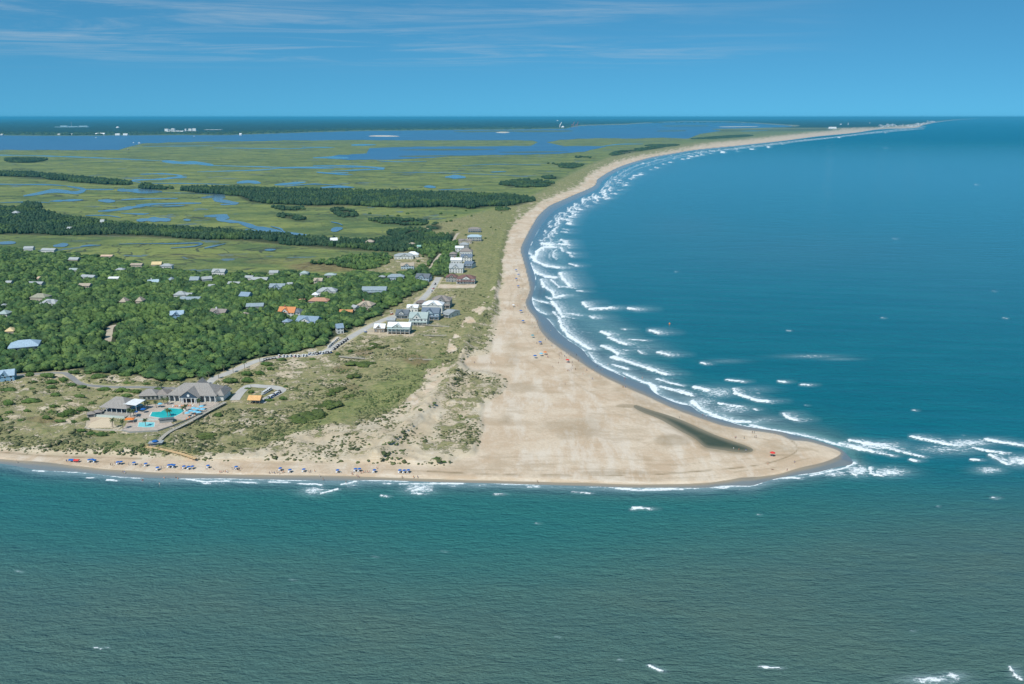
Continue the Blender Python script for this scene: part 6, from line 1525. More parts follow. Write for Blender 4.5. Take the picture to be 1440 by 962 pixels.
for x, y, c, lab in [(225.5, 573, 'sky', 'light blue umbrella over the dark seats behind the big pool'), (202, 580.5, 'blue', 'deep blue umbrella left of the big pool'), (175, 579, 'sky', 'light blue umbrella at the front corner of the pyramid-roofed pavilion'), (198, 574.5, 'sky', 'light blue umbrella at the right edge of the white canopy'), (191, 577, 'sky', 'light blue umbrella under the front edge of the white canopy'),
                     (191, 584.5, 'blue', 'deep blue umbrella below the white canopy'), (218.5, 626, 'blue', 'blue umbrella standing behind the dark beach hut')]:
    umbrella(x, y, c, lab, None, GZ + (.75 if y < 600 else .7), 1.25)
ax, ay_ = atz(183, 594, GZ + .3); root = empty('orange_canopy', (ax, ay_, GZ + .3), .1); tag(root, 'bright orange canopy tent left of the small pool', 'canopy')
MB().hip(-3, 3, -2, 2, 2.3, 1.1).build('cover', CLOTH['orange'], root)
for px, py_ in ((-2.8, -1.8), (2.8, -1.8), (2.8, 1.8), (-2.8, 1.8)): MB().cyl(px, py_, 0, 2.32, .06, 6).build('post', wallm('white_trim'), root)
# striped tents at the left end of the beach
for x, y, c, lab in ((101, 649.5, 'blue', 'dark blue beach tent at the left end of the umbrellas'), (108, 650, 'red', 'red beach shade beside the dark blue tent')):
    ax, ay_, az = ground_at(x, y, 1.5); root = empty('beach_tent', (ax, ay_, az)); tag(root, lab, 'tent')
    MB().gable(-1.5, 1.5, -1.1, 1.1, 1.2, .8).build('cover', CLOTH[c], root)
    for px, py_ in ((-1.4, -1), (1.4, -1), (1.4, 1), (-1.4, 1)): MB().cyl(px, py_, 0, 1.25, .04, 6).build('pole', wallm('white_trim'), root)
# sun loungers by the pool
for i in range(16):
    x = 243 + i * 3.1; y = 572.2 - i * .12
    if i > 9: x = 262 + (i - 10) * 4; y = 590 - (i - 10) * 2.2
    if 249 < x < 259 and i < 10 and y < 571: continue
    ax, ay_ = G(x, y, GZ + .75)
    chair(ax, ay_, GZ + .78, 'orange' if i % 3 else 'white', ('orange' if i % 3 else 'white') + ' lounge chair on the paving around the big pool', ('orange' if i % 3 else 'white') + ' chairs around the big pool', random.uniform(-.5, .5))

# ------------------------------------------------------------------ golf carts
def cart_proto(col):
    r = empty('golf_cart', (0, 0, 0))
    b = MB(); b.add([(-1.15, -.55, .3), (1.15, -.55, .3), (1.15, .55, .3), (-1.15, .55, .3), (-1.1, -.52, .75), (.5, -.52, .55), (.5, .52, .55), (-1.1, .52, .75), (1.1, -.45, .85), (1.1, .45, .85)],
                    [(3, 2, 1, 0), (0, 1, 8, 5, 4), (2, 3, 7, 6, 9), (4, 5, 6, 7), (5, 8, 9, 6), (1, 2, 9, 8), (3, 0, 4, 7)])
    b.build('body', col, r)
    MB().box(-.7, -.1, -.5, .5, .6, .85).box(-.8, -.7, -.5, .5, .85, 1.25).build('seat', CLOTH['white'], r)
    MB().box(-1.05, .75, -.58, .58, 1.82, 1.9).build('roof', CLOTH['white'] if col is not CLOTH['dark'] else CLOTH['dark'], r)
    MB().add([(.62, -.5, .8), (.62, .5, .8), (.5, .5, 1.8), (.5, -.5, 1.8), (.64, -.5, .8), (.64, .5, .8), (.52, .5, 1.8), (.52, -.5, 1.8)], [(3, 2, 1, 0), (4, 5, 6, 7), (0, 1, 5, 4), (1, 2, 6, 5), (2, 3, 7, 6), (3, 0, 4, 7)]).build('windshield', GLASS, r)
    for px, py_ in ((-1, -.54), (-1, .5), (.58, -.54), (.58, .5)): MB().box(px, px + .05, py_, py_ + .05, .6, 1.81).build('post', CLOTH['dark'], r)
    for px in (-.8, .8):
        for py_ in (-.62, .47):
            n = 10; MB().add([(px + math.cos(k / n * 6.2832) * .25, py_ + q, .25 + math.sin(k / n * 6.2832) * .25) for q in (0, .15) for k in range(n)], [tuple(range(n)), tuple(range(2 * n - 1, n - 1, -1))] + [(k, n + k, n + (k + 1) % n, (k + 1) % n) for k in range(n)]).build('wheel', CLOTH['dark'], r)
    return r
KP = {}
def cart(x, y, col, ang_, lab, grp):
    k = KP.get(col)
    if k is None: k = KP[col] = cart_proto(CLOTH[col])
    else: k = copy_tree(k)
    ax, ay_ = G(x, y, GZ); k.location = (ax, ay_, GZ + .13); k.rotation_euler = (0, 0, ang_); k.scale = (1.25, 1.25, 1.15)
    tag(k, lab, 'golf cart', grp)
for x, y in [(373, 507.5), (376.5, 506.6), (381, 505.8), (386, 505)]: cart(x, y, 'dark', .5, 'dark golf cart in the short line just past the roadside palms', 'dark carts past the roadside palms')
for i in range(8): cart(393 + i * 5.4 + random.uniform(-1.2, 1.2), 502.5 - i * .12 + (i % 3) * .3, 'white' if i % 4 else 'pink', 1.2 + random.uniform(-.2, .2), ('white' if i % 4 else 'pale reddish') + ' golf cart in the dense parked row where the road bends', ('white' if i % 4 else 'reddish') + ' carts parked where the road bends')
for i in range(9): cart(436 + i * 3.6, 498.8 - i * .25 + (i % 2) * .8, ('blue', 'white', 'white', 'dark')[i % 4], .9 + random.uniform(-.2, .2), ('blue', 'white', 'white', 'dark')[i % 4] + ' golf cart in the thick of the beach car park', ('blue', 'white', 'white', 'dark')[i % 4] + ' carts in the beach car park')
for i in range(7): t = i / 6; cart(463 + 12 * t + random.uniform(-.3, .3), 489 - 11 * t, 'white', 1.0 + random.uniform(-.2, .2), 'white golf cart in the straight row on the wood side of the road', 'white carts on the wood side of the road')
for i in range(7): t = i / 6; cart(470 + 18 * t + random.uniform(-.5, .5), 492.5 - 14 * t, 'dark', 1.0 + random.uniform(-.15, .15), 'dark golf cart in the straight row on the beach side of the road', 'dark carts on the beach side of the road')
for i in range(5): t = i / 4; cart(370.5 + 9.5 * t, 555 - 6 * t, 'white', .9, 'white-roofed golf cart in the short row inside the loop', 'white carts inside the loop')
for i in range(7): t = i / 6; cart(378 + 15 * t, 562 - 9 * t, ('dark', 'blue', 'white')[i % 3], .9, ('dark', 'blue', 'white')[i % 3] + ' golf cart on the outer edge of the loop', ('dark', 'blue', 'white')[i % 3] + ' carts on the outer edge of the loop')
cart(607, 410.5, 'white', 1.0, 'white golf cart driving past the maroon-roofed houses', None); cart(612, 400.5, 'dark', 1.0, 'dark golf cart at the road end by the slate-roofed house', None); cart(609.5, 406.5, 'red', 1.0, 'red golf cart at the road end', None); cart(551, 442.5, 'red', .6, 'dark red golf cart on the road beside the slate-grey cottage', None)
cart(514, 467.5, 'blue', 0, 'blue golf cart on the sandy drive left of the brown-gabled cottage', None)

# ------------------------------------------------------------------ people
def person_mesh(pose):
    V = {'hip': (0, 0, .95), 'waist': (0, 0, 1.08), 'chest': (0, 0, 1.30), 'neck': (0, 0, 1.49), 'head': (0, -.01, 1.60), 'top': (0, 0, 1.70)}
    st = .12 if pose == 'stand' else .0
    legs = {'stand': [((.10, 0, .90), (.12, -.02, .50), (.13, .02, .08), (.13, -.14, .03)), ((-.10, 0, .90), (-.12, -.02, .50), (-.13, .02, .08), (-.13, -.14, .03))],
            'walk': [((.10, 0, .90), (.11, -.22, .52), (.12, -.28, .10), (.12, -.42, .05)), ((-.10, 0, .90), (-.11, .08, .50), (-.12, .36, .16), (-.12, .30, .04))]}[pose]
    arms = {'stand': [((.19, 0, 1.42), (.27, .02, 1.14), (.30, -.06, .90), (.30, -.08, .80)), ((-.19, 0, 1.42), (-.27, .02, 1.14), (-.30, -.06, .90), (-.30, -.08, .80))],
            'walk': [((.19, 0, 1.42), (.25, .12, 1.16), (.26, .10, .93), (.26, .06, .84)), ((-.19, 0, 1.42), (-.25, -.10, 1.16), (-.26, -.26, .98), (-.26, -.33, .93))]}[pose]
    names = list(V); pts = [V[k] for k in names]; rad = [.15, .13, .15, .055, .095, .085]
    ed = [(0, 1), (1, 2), (2, 3), (3, 4), (4, 5)]
    for l in legs:
        prev = 0
        for p, r in zip(l, (.10, .062, .042, .036)): pts.append(p); rad.append(r); ed.append((prev, len(pts) - 1)); prev = len(pts) - 1
    for a in arms:
        prev = 2
        for p, r in zip(a, (.062, .044, .032, .03)): pts.append(p); rad.append(r); ed.append((prev, len(pts) - 1)); prev = len(pts) - 1
        wv = prev
        for f in range(5):     # four fingers and a thumb
            off = (-.03 + .02 * f, 0, -.085) if f < 4 else (0, -.055, -.035)
            p = pts[wv]; s_ = 1
            pts.append((p[0], p[1] + off[0], p[2] + off[2]) if f < 4 else (p[0], p[1] - .055, p[2] - .04)); rad.append(.009); ed.append((wv, len(pts) - 1))
    me = bpy.data.meshes.new('sk'); me.from_pydata(pts, ed, []); me.update()
    o = bpy.data.objects.new('sk', me); COL.objects.link(o)
    md = o.modifiers.new('s', 'SKIN'); 
    if not me.skin_vertices: me.attributes.new
    try:
        sv = me.skin_vertices[0].data
    except Exception:
        import bmesh
        bm = bmesh.new(); bm.from_mesh(me); bm.verts.layers.skin.verify(); bm.to_mesh(me); bm.free(); sv = me.skin_vertices[0].data
    for i, r in enumerate(rad): sv[i].radius = (r, r * (.72 if i in (0, 1, 2) else 1)); sv[i].use_root = (i == 0)
    md.use_smooth_shade = True
    sb = o.modifiers.new('u', 'SUBSURF'); sb.levels = 1; sb.render_levels = 1
    dg = bpy.context.evaluated_depsgraph_get(); ev = o.evaluated_get(dg)
    out = bpy.data.meshes.new_from_object(ev); out.name = 'person'
    bpy.data.objects.remove(o)
    return out
SKIN = [pmat('skin_tanned', (.42, .25, .16), (.48, .30, .20), 5, .6), pmat('skin_fair', (.62, .43, .33), (.68, .48, .38), 5, .6), pmat('skin_brown', (.20, .11, .07), (.25, .14, .09), 5, .6)]
HAIR = pmat('dark_hair', (.03, .02, .015), (.08, .05, .03), 5, .7)
BODY = {}
for ps in ('stand', 'walk'):
    b0 = person_mesh(ps)
    for i, m in enumerate(SKIN):
        c = b0.copy(); c.materials.clear(); c.materials.append(m); BODY[(ps, i)] = c
def garment(z0, z1, wx, wy, n=12):
    V = [(math.cos(k / n * 6.2832) * wx * q, math.sin(k / n * 6.2832) * wy * q, zz_) for zz_, q in ((z0, .96), ((z0 + z1) / 2, 1.0), (z1, .9)) for k in range(n)]
    return V, [(i * n + k, i * n + (k + 1) % n, (i + 1) * n + (k + 1) % n, (i + 1) * n + k) for i in range(2) for k in range(n)]
def mesh_of(name, vf, mat):
    me = bpy.data.meshes.new(name); me.from_pydata(vf[0], [], vf[1]); me.update(); me.materials.append(mat); return me
SUIT = {k: mesh_of('shorts', garment(.72, 1.02, .21, .16), CLOTH[k]) for k in ('blue', 'red', 'dark', 'white', 'teal', 'orange')}
TOP = {k: mesh_of('shirt', garment(1.0, 1.44, .205, .145), CLOTH[k]) for k in ('white', 'blue', 'dark', 'pink')}
hv = ico(1); HAIRM = mesh_of('hair', ([tuple(np.array([p[0] * .105, p[1] * .11 + .02, max(p[2], -.25) * .115 + 1.665])) for p in hv[0]], [tuple(f) for f in hv[1]]), HAIR)
def face_mesh():
    mb = MB(); mb.add([(-.015, -.10, 1.60), (.015, -.10, 1.60), (0, -.135, 1.605), (0, -.10, 1.65)], [(0, 2, 3), (1, 3, 2), (0, 1, 2), (0, 3, 1)])
    for s_ in (-.038, .038): mb.box(s_ - .012, s_ + .012, -.108, -.09, 1.638, 1.652)
    mb.box(-.025, .025, -.106, -.09, 1.565, 1.573)
    for s_ in (-1, 1): mb.box(min(s_ * .095, s_ * .115), max(s_ * .095, s_ * .115), -.01, .03, 1.6, 1.66)
    me = bpy.data.meshes.new('face'); me.from_pydata(mb.v, [], mb.f); me.update(); me.materials.append(SKIN[2]); return me
FACE = face_mesh()
def person(x, y, lab, grp, z0=None, sink=0.0, lie=False):
    if z0 is None:
        ax, ay_, az = ground_at(x, y, 1.3)
    else: ax, ay_ = G(x, y, z0); az = z0
    body = bpy.data.objects.new('person', BODY[(random.choice(('stand', 'walk')), random.choice((0, 0, 1, 2)))]); COL.objects.link(body)
    ch = [('hair', HAIRM), ('face', FACE), ('shorts', SUIT[random.choice(list(SUIT))])]
    if random.random() < .45: ch.append(('shirt', TOP[random.choice(list(TOP))]))
    for nm, me in ch:
        c = bpy.data.objects.new(nm, me); COL.objects.link(c); c.parent = body
    q = random.uniform(.92, 1.08); body.scale = (q * 1.12, q * 1.12, q)
    body.location = (ax, ay_, max(az, 0) - sink); body.rotation_euler = (0, 0, random.uniform(0, 6.28))
    if lie: body.rotation_euler = (math.pi / 2, 0, 1.2); body.location.z += .2
    tag(body, lab, 'person', grp)
PS = [(94, 650.5), (136, 653.5), (156, 655.5), (159, 656), (162, 653), (181, 655), (186, 655), (197, 658), (199, 656), (227, 659.5), (230, 659), (255, 660.5), (309, 665), (311, 665), (314, 664.5), (317, 664.5), (319.5, 665), (326.5, 661), (329.5, 661), (335.5, 662), (339, 660.5), (336.5, 663), (379, 666.5), (382.5, 666), (386, 666.5), (389.5, 666), (393, 667), (396.5, 666), (399, 665.5), (434.6, 665.5), (437, 665), (442.6, 664),
      (479, 665.5), (493.6, 667), (495.5, 668), (502, 670), (504.3, 670.5), (511, 665.5), (513.7, 665.5), (517, 665.5), (520, 666), (497, 666), (508, 666.5), (530, 660), (565.6, 671.5), (300, 661.5), (290, 661)]
for x, y in PS: person(x, y, 'person in swimwear on the dry sand of the south beach near the blue umbrellas', 'people near the south beach umbrellas')
for x, y in [(24, 650), (173, 664.5), (175.3, 665), (449.5, 670), (454.4, 673.5), (581.7, 671.5), (587.4, 671.5), (756, 677.5), (486.5, 677)]: person(x, y, 'person walking on the wet sand below the south beach umbrellas', 'people on the wet sand of the south beach')
for x, y in [(231, 673), (247, 672.5), (250, 673.5), (201, 676), (198.5, 676.5), (224.5, 681.5)]: person(x, y, 'bather standing in the shallows off the south beach', 'bathers off the south beach', 0.0, .45)
def K(a): return [(640 + p / 4.372, 340 + q / 4.372) for p, q in a]
for x, y in K([(368, 90), (368, 108), (370, 125), (333, 212), (357, 244), (395, 240), (392, 215), (380, 250), (395, 205), (385, 235), (345, 417), (308, 417), (398, 480), (400, 442), (465, 462), (422, 495), (505, 492), (528, 532)]): person(x, y, 'person on the narrow upper part of the east beach', 'people on the upper east beach')
for x, y in K([(502, 630), (530, 632), (605, 632), (655, 667), (703, 700), (745, 700), (570, 715), (640, 702), (640, 720), (655, 700), (635, 750), (720, 767), (718, 782), (690, 797), (740, 790), (720, 748), (700, 796), (712, 793), (600, 774), (785, 818), (835, 848), (845, 848), (810, 794), (538, 695), (565, 700), (675, 880)]): person(x, y, 'person on the wide lower part of the east beach', 'people on the lower east beach')
rp_ = random.Random(8)
for i in range(34):
    k_ = rp_.uniform(18, 40); c_ = smooth(DRY_E, 4); c_ = [p for p in c_ if 360 < p[1] < 560 and p[0] < 900]; p_ = c_[int(rp_.random() * (len(c_) - 1))]
    person(p_[0] - rp_.uniform(1, 14), p_[1] + rp_.uniform(-2, 3), 'person on the dry sand close to the wet edge of the east beach', 'people close to the wet edge of the east beach')
for x, y in K([(220, 752), (118, 748)]): person(x, y, 'person walking on the sandy gap beside the foredune', 'pair walking beside the foredune')
for x, y in K([(578, 552), (588, 552), (873, 772), (895, 792), (907, 792), (1045, 840), (1150, 840), (600, 405), (548, 305), (940, 760)]): person(x, y, 'bather wading in the grey film of water off the east beach', 'bathers wading off the east beach', 0.0, .15)
def K2(a): return [(860 + p / 3.79, 500 + q / 3.79) for p, q in a]
for x, y in K2([(362, 336), (658, 444), (664, 442), (706, 446), (750, 416), (760, 416), (762, 440), (770, 441), (832, 584), (975, 575), (935, 615)]): person(x, y, 'person on the sand spit between the lagoon and its tip', 'people near the tip of the spit')
for x, y in K2([(70, 122), (165, 120), (487, 312), (505, 324), (870, 424)]): person(x, y, 'person on the wet sand of the spit facing the surf', 'people on the wet sand of the spit')
for x, y in K2([(650, 501), (678, 506), (716, 511)]): person(x, y, 'person standing at the near bank of the lagoon', 'people at the lagoon bank')
person(*K2([(848, 609)])[0], 'person lying on a towel near the tip of the spit', None, lie=True)
ax, ay_ = G(941.5, 455.5); b = MB().cyl(0, 0, -.3, .9, .9, 12, .55).cyl(0, 0, .9, 1.5, .25, 8, .1).build('marker_buoy', CLOTH['orange']); b.location = (ax, ay_, .1); tag(b, 'orange buoy floating alone outside the east surf', 'buoy')

# ------------------------------------------------------------------ far shore: plant, towers, port, town, boats
PALE = pmat('far_white_cladding', (.80, .80, .78), (.86, .86, .84), .02, .7); PBLU = pmat('far_blue_cladding', (.30, .46, .52), (.38, .54, .60), .02, .7); GRYC = pmat('far_concrete', (.45, .45, .44), (.52, .52, .5), .02, .8); REDS = pmat('red_steel', (.45, .10, .10), (.5, .14, .12), .05, .6)
def far(name, x, y, lab, cat, parts, z0=2.0, grp=None, rz=0.0):
    ax, ay_ = G(x, y, z0); r = empty(name, (ax, ay_, z0), rz); tag(r, lab, cat, grp)
    for nm, mb, mt in parts: mb.build(nm, mt, r)
    return r
def px(y): return 1 / S(y)
q = px(180)
far('power_plant', 101, 180, 'long pale blue power plant with a thin chimney on the far left shore', 'power plant', [('turbine_hall', MB().box(-24 * q, 24 * q, 0, 60, 0, 1.6 * q), PBLU), ('reactor_building', MB().box(-16 * q, -6 * q, 1, 55, 1.6 * q + .05, 3.2 * q), PBLU), ('reactor_building', MB().box(10 * q, 22 * q, 1, 55, 1.6 * q + .05, 3.0 * q), PBLU), ('hall', MB().box(-5 * q, 8 * q, 1, 55, 1.6 * q + .05, 2.4 * q), PBLU), ('chimney', MB().cyl(-1 * q, 30, 0, 8.5 * q, .28 * q, 8, .18 * q), GRYC)])
def wt(x, y, s_, lab):
    q = px(y) * s_
    far('water_tower', x, y, lab, 'water tower', [('tank', MB().cyl(0, 0, 2.2 * q, 3.0 * q, .9 * q, 12, 2.2 * q).cyl(0, 0, 3.0 * q, 4.0 * q, 2.2 * q, 12, 1.9 * q).cyl(0, 0, 4.0 * q, 4.8 * q, 1.9 * q, 12, .5 * q), PALE), ('stem', MB().cyl(0, 0, 0, 2.25 * q, .5 * q, 8), GRYC)])
wt(166, 183, 1, 'white water tower right of the blue power plant'); wt(1182, 177, .6, 'small round white tank behind the far end of the bay'); wt(784, 172, .6, 'white tank on the skyline above the port'); wt(1223, 174.5, .4, 'tiny white tank left of the distant town')
q = px(186)
far('factory', 241, 186.5, 'left block of the white factory on the far shore with uneven towers', 'factory', [('hall', MB().box(-8 * q, 17 * q, 0, 80, 0, 1.6 * q), PALE), ('tower', MB().box(-9 * q, -4.5 * q, 2, 40, 0, 5 * q), PALE), ('tower', MB().box(-3 * q, 3 * q, 2, 40, 0, 4.3 * q), GRYC), ('tower', MB().box(0, 4 * q, 5, 45, 0, 5.4 * q), PALE), ('silo', MB().box(6 * q, 11 * q, 2, 40, 0, 3 * q), GRYC), ('silo', MB().box(12 * q, 16 * q, 2, 40, 0, 2.5 * q), PALE)])
far('factory', 268, 185.7, 'right block of the white factory with one tall tower at its right', 'factory', [('hall', MB().box(-7 * q, 8 * q, 0, 80, 0, 2 * q), GRYC), ('tower', MB().box(-8 * q, -6.5 * q, 2, 40, 0, 4.5 * q), PALE), ('tower', MB().box(-3 * q, 1 * q, 2, 40, 0, 4.6 * q), PALE), ('tower', MB().box(3 * q, 7.5 * q, 2, 40, 0, 5 * q), PALE)])
far('warehouse', 299, 184, 'very long low white warehouse roof right of the factory', 'warehouse', [('roof', MB().box(-13 * q, 13 * q, 0, 120, .8 * q, 1.7 * q), PALE), ('wall', MB().box(-12 * q, 12 * q, 2, 110, 0, .8 * q), GRYC)])
far('warehouse', 297, 188, 'small white shed on the shore below the long warehouse', 'shed', [('wall', MB().box(-1.8 * q, 2 * q, 0, 30, 0, 1.2 * q), PALE)])
q = px(189)
far('terminal', 140, 190, 'white waterfront terminal with several roofs on the far left shore', 'building', [('wall', MB().box(-6 * q, 6.5 * q, 0, 40, 0, 1.2 * q), GRYC), ('roof', MB().gable(-6 * q, -1 * q, -2, 42, 1.2 * q, 1.4 * q, 'x', 1), PALE), ('roof', MB().gable(0, 6.5 * q, -2, 42, 1.2 * q, 1.6 * q, 'x', 1), PALE)])
for x, w_, h_, lab in [(84, 3, 1.6, 'pale building on the waterline left of the white terminal'), (100, 3.5, 1.6, 'pale twin-roofed building on the waterline left of the white terminal'), (165, 3, 1.8, 'white house between the terminal and a boxy white one on the far shore'), (176, 3, 1.8, 'boxy white building on the far shore right of the terminal'), (338, 1.5, 2.2, 'tiny pale tower on the far shore right of the warehouses'), (2, 1.5, 1.4, 'pale building on the far shore at the left edge')]:
    far('waterfront_building', x, 190.3, lab, 'building', [('wall', MB().box(-w_ * q, w_ * q, 0, 30, 0, h_ * q * .7), PALE if x > 110 else GRYC), ('roof', MB().gable(-w_ * q, w_ * q, -1, 31, h_ * q * .7, h_ * q * .5, 'x', .5), PALE)])
q = px(180)
far('port_silo', 789, 180.5, 'white port silo and slanting loader at the river bend', 'silo', [('silo', MB().box(-2.6 * q, -1 * q, 0, 40, 0, 4 * q), GRYC), ('loader', MB().add([(-2.5 * q, 0, 3.6 * q), (-1 * q, 0, 3.6 * q), (1 * q, 0, 8 * q), (.4 * q, 0, 8.4 * q), (-2.5 * q, 20, 3.6 * q), (-1 * q, 20, 3.6 * q), (1 * q, 20, 8 * q), (.4 * q, 20, 8.4 * q)], [(0, 1, 2, 3), (7, 6, 5, 4), (0, 4, 5, 1), (1, 5, 6, 2), (2, 6, 7, 3), (3, 7, 4, 0)]), PALE), ('dome', MB().cyl(2.5 * q, 30, 0, 1.6 * q, 2.2 * q, 12).cyl(2.5 * q, 30, 1.6 * q, 3 * q, 2.2 * q, 12, .8 * q), PALE)])
for x, lab in ((805, 'left one of two red dockside cranes'), (810.5, 'right one of two red dockside cranes')):
    far('dock_crane', x, 180, lab, 'crane', [('leg', MB().box(-1.2 * q, -1.0 * q, 0, 8, 0, 4 * q), REDS), ('leg', MB().box(1.0 * q, 1.2 * q, 0, 8, 0, 4 * q), REDS), ('boom', MB().add([(-1.6 * q, 0, 4 * q), (1.2 * q, 0, 4 * q), (2.6 * q, 0, 8.4 * q), (2.4 * q, 0, 8.6 * q), (.6 * q, 0, 4.5 * q), (-1.6 * q, 0, 4.4 * q), (-1.6 * q, 6, 4 * q), (1.2 * q, 6, 4 * q), (2.6 * q, 6, 8.4 * q), (2.4 * q, 6, 8.6 * q), (.6 * q, 6, 4.5 * q), (-1.6 * q, 6, 4.4 * q)], [(0, 1, 2, 3, 4, 5), (11, 10, 9, 8, 7, 6)] + [(k, 6 + k, 6 + (k + 1) % 6, (k + 1) % 6) for k in range(6)]), REDS)])
q = px(176)
far('lighthouse', 1192.5, 176.5, 'thin white lighthouse on the skyline of the far bay', 'lighthouse', [('tower', MB().cyl(0, 0, 0, 3.4 * q, .5 * q, 8, .35 * q), PALE), ('lantern', MB().cyl(0, 0, 3.4 * q, 4.0 * q, .4 * q, 8, .1 * q), GRYC)])
far('terminal_shed', 1171, 181.4, 'long white building at the inner end of the far bay', 'building', [('wall', MB().box(-3.6 * q, 3.6 * q, 0, 40, 0, 1 * q), PALE), ('roof', MB().gable(-3.6 * q, 3.6 * q, -2, 42, 1 * q, .8 * q, 'x', .4), PALE)])
rt = random.Random(3)
for i in range(58):
    t = rt.random(); x = 1236 + 78 * t; ylo = np.interp(x, [1236, 1262, 1287, 1300, 1320], [180, 178, 178.2, 174.4, 171.2]); y = ylo - rt.random() ** 1.5 * 4.2 * (1 - .6 * t); y = max(y, 170.4)
    q = px(y); w_ = rt.uniform(.35, 1.1) * q; h_ = rt.uniform(.6, 1.5) * q
    far('town_building', x, y, 'pale block among the crowd of buildings in the distant beach town', 'building', [('wall', MB().box(-w_, w_, 0, 60, 0, h_), PALE if rt.random() < .65 else GRYC), ('roof', MB().gable(-w_ * 1.05, w_ * 1.05, -1, 61, h_, h_ * .25, 'x', 1), GRYC)], 12.0, 'buildings of the distant beach town')
for x, y, s_, lab in [(180, 210.6, 1.4, 'dark workboat on the near side of the river at the far left'), (196, 201.6, 1.8, 'white motorboat with wake in the middle of the river'), (188, 201, 1.2, 'white motorboat just left of the one with a bright wake'), (135, 194, 1.0, 'small white boat just off the waterfront terminal'), (273, 191.8, 1.0, 'small white boat near the far shore below the warehouses'), (1043, 175.3, 1.0, 'small white boat on the far bay right of the port')]:
    q = px(y) * s_; V = [(-q, -.3 * q, 0), (.7 * q, -.3 * q, 0), (1.15 * q, 0, 0), (.7 * q, .3 * q, 0), (-q, .3 * q, 0), (-q, -.4 * q, .4 * q), (.7 * q, -.4 * q, .4 * q), (1.3 * q, 0, .45 * q), (.7 * q, .4 * q, .4 * q), (-q, .4 * q, .4 * q)]
    far('motorboat', x, y, lab, 'boat', [('hull', MB().add(V, [(4, 3, 2, 1, 0), (5, 6, 7, 8, 9)] + [(k, (k + 1) % 5, 5 + (k + 1) % 5, 5 + k) for k in range(5)]), CLOTH['dark'] if 'dark' in lab else PALE), ('cabin', MB().box(-.5 * q, .3 * q, -.25 * q, .25 * q, .41 * q, .8 * q), PALE)], 1.4)
# hidden prototypes were placed by their first use; nothing is left at the origin

# ------------------------------------------------------------------ air
hz = newmat('air')[0]
nt = hz.node_tree; nt.nodes.clear()
out = nt.nodes.new('ShaderNodeOutputMaterial'); pv = nt.nodes.new('ShaderNodeVolumePrincipled')
pv.inputs['Color'].default_value = (.10, .58, .86, 1)
pv.inputs['Density'].default_value = 3.0e-5
pv.inputs['Anisotropy'].default_value = 0.0
nt.links.new(pv.outputs[0], out.inputs['Volume'])
R0, Z0, Z1 = 125000.0, -6.0, 216.0
V = [(x, y, q) for q in (Z0, Z1) for x, y in ((-R0, -3000), (R0, -3000), (R0, 125000), (-R0, 125000))]
me = bpy.data.meshes.new('haze'); me.from_pydata(V, [], [(3, 2, 1, 0), (4, 5, 6, 7), (0, 1, 5, 4), (1, 2, 6, 5), (2, 3, 7, 6), (3, 0, 4, 7)]); me.update()
tag(link('haze', me, hz), kind='stuff')

# ------------------------------------------------------------------ sky and sun
SUN_EL, SUN_AZ = math.radians(52), math.radians(208)     # behind the camera, a little to the left (compass azimuth)
w = bpy.data.worlds.new('World'); scene.world = w; w.use_nodes = True
n = N(w.node_tree); bg = w.node_tree.nodes['Background']
tc = n.new('ShaderNodeTexCoord').outputs['Generated']
sep = n.new('ShaderNodeSeparateXYZ'); n.put(sep.inputs[0], tc)
zz = n.m('ADD', n.m('MULTIPLY', n.m('ABSOLUTE', sep.outputs[2]), 1.15), .165)
comb = n.new('ShaderNodeCombineXYZ'); n.put(comb.inputs[0], sep.outputs[0]); n.put(comb.inputs[1], sep.outputs[1]); n.put(comb.inputs[2], zz)
vnm = n.new('ShaderNodeVectorMath', operation='NORMALIZE'); n.put(vnm.inputs[0], comb.outputs[0])
sky = n.new('ShaderNodeTexSky', sky_type='NISHITA'); sky.sun_disc = False
sky.sun_elevation = SUN_EL; sky.sun_rotation = SUN_AZ; sky.altitude = 200; sky.air_density = 1.0; sky.dust_density = .6; sky.ozone_density = 2.5
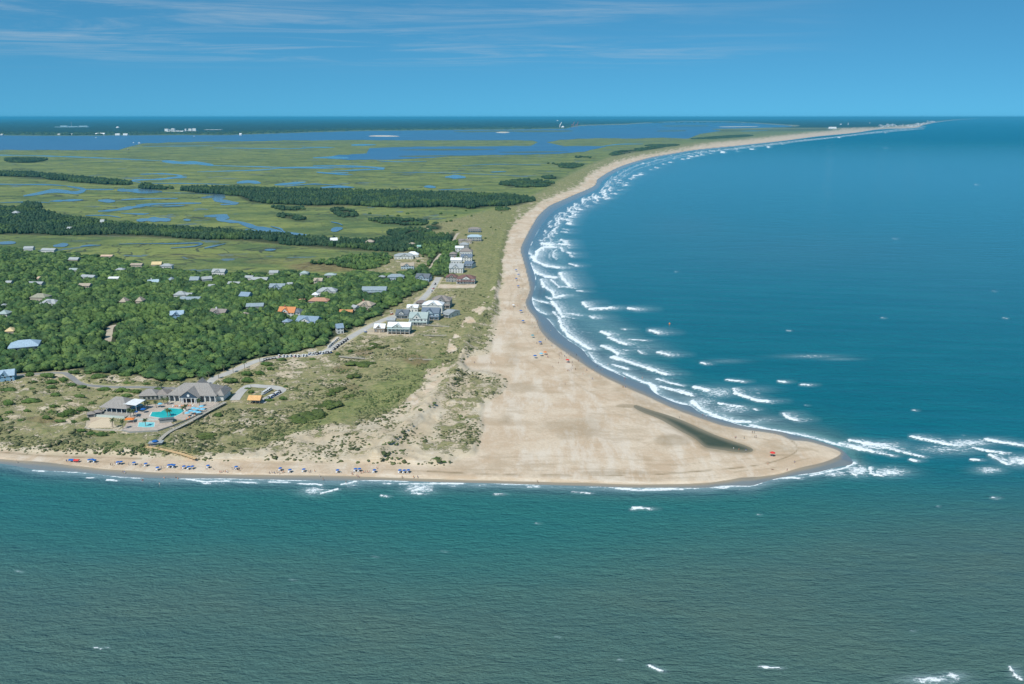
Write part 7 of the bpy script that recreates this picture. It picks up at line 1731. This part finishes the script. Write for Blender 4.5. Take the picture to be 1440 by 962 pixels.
n.put(sky.inputs[0], vnm.outputs[0])
skc = n.mix(1.0, sky.outputs[0], (.40, 1.07, 1.20), 'MULTIPLY')
# high thin cirrus, projected on a plane far above
zc = n.m('MAXIMUM', sep.outputs[2], .01)
cx_ = n.m('DIVIDE', sep.outputs[0], zc); cy_ = n.m('DIVIDE', sep.outputs[1], zc)
cc = n.new('ShaderNodeCombineXYZ'); n.put(cc.inputs[0], cx_); n.put(cc.inputs[1], cy_)
c1 = n.noise(n.map(cc.outputs[0], (.30, .55, 1), .10, (3.1, 0, 0)), 1, 9, .68, .8)
c2 = n.noise(n.map(cc.outputs[0], (.10, .16, 1), 0, (4, 2, 0)), 1, 3, .5)
cl = n.m('MULTIPLY', n.ss(c1, .42, .74), n.ss(c2, .34, .55))
cl = n.m('MULTIPLY', cl, n.m('MULTIPLY', n.ss(sep.outputs[2], .045, .08), n.ss(sep.outputs[0], .40, .15)))
skc = n.mix(n.m('MULTIPLY', cl, .5), skc, (4.6, 5.6, 6.4))
n.put(bg.inputs[0], skc); bg.inputs[1].default_value = .10

L = bpy.data.lights.new('sun', 'SUN'); L.energy = 4.2; L.angle = math.radians(.53); L.color = (1, .965, .90)
so_ = bpy.data.objects.new('sun', L); COL.objects.link(so_)
from mathutils import Vector
tosun = Vector((math.sin(SUN_AZ) * math.cos(SUN_EL), math.cos(SUN_AZ) * math.cos(SUN_EL), math.sin(SUN_EL)))
so_.rotation_euler = tosun.to_track_quat('Z', 'Y').to_euler()

cam = bpy.data.cameras.new('camera'); co_ = bpy.data.objects.new('camera', cam); COL.objects.link(co_)
co_.location = (0, 0, H); co_.rotation_euler = (math.pi / 2 - PIT, 0, 0)
cam.sensor_width = 36; cam.lens = 36 * F / 1440; cam.clip_start = 1; cam.clip_end = 300000
scene.camera = co_
scene.render.resolution_x = 1024; scene.render.resolution_y = 684
vs = scene.view_settings
vs.view_transform = 'Standard'; vs.look = 'None'; vs.exposure = 0; vs.gamma = 1; vs.use_curve_mapping = False
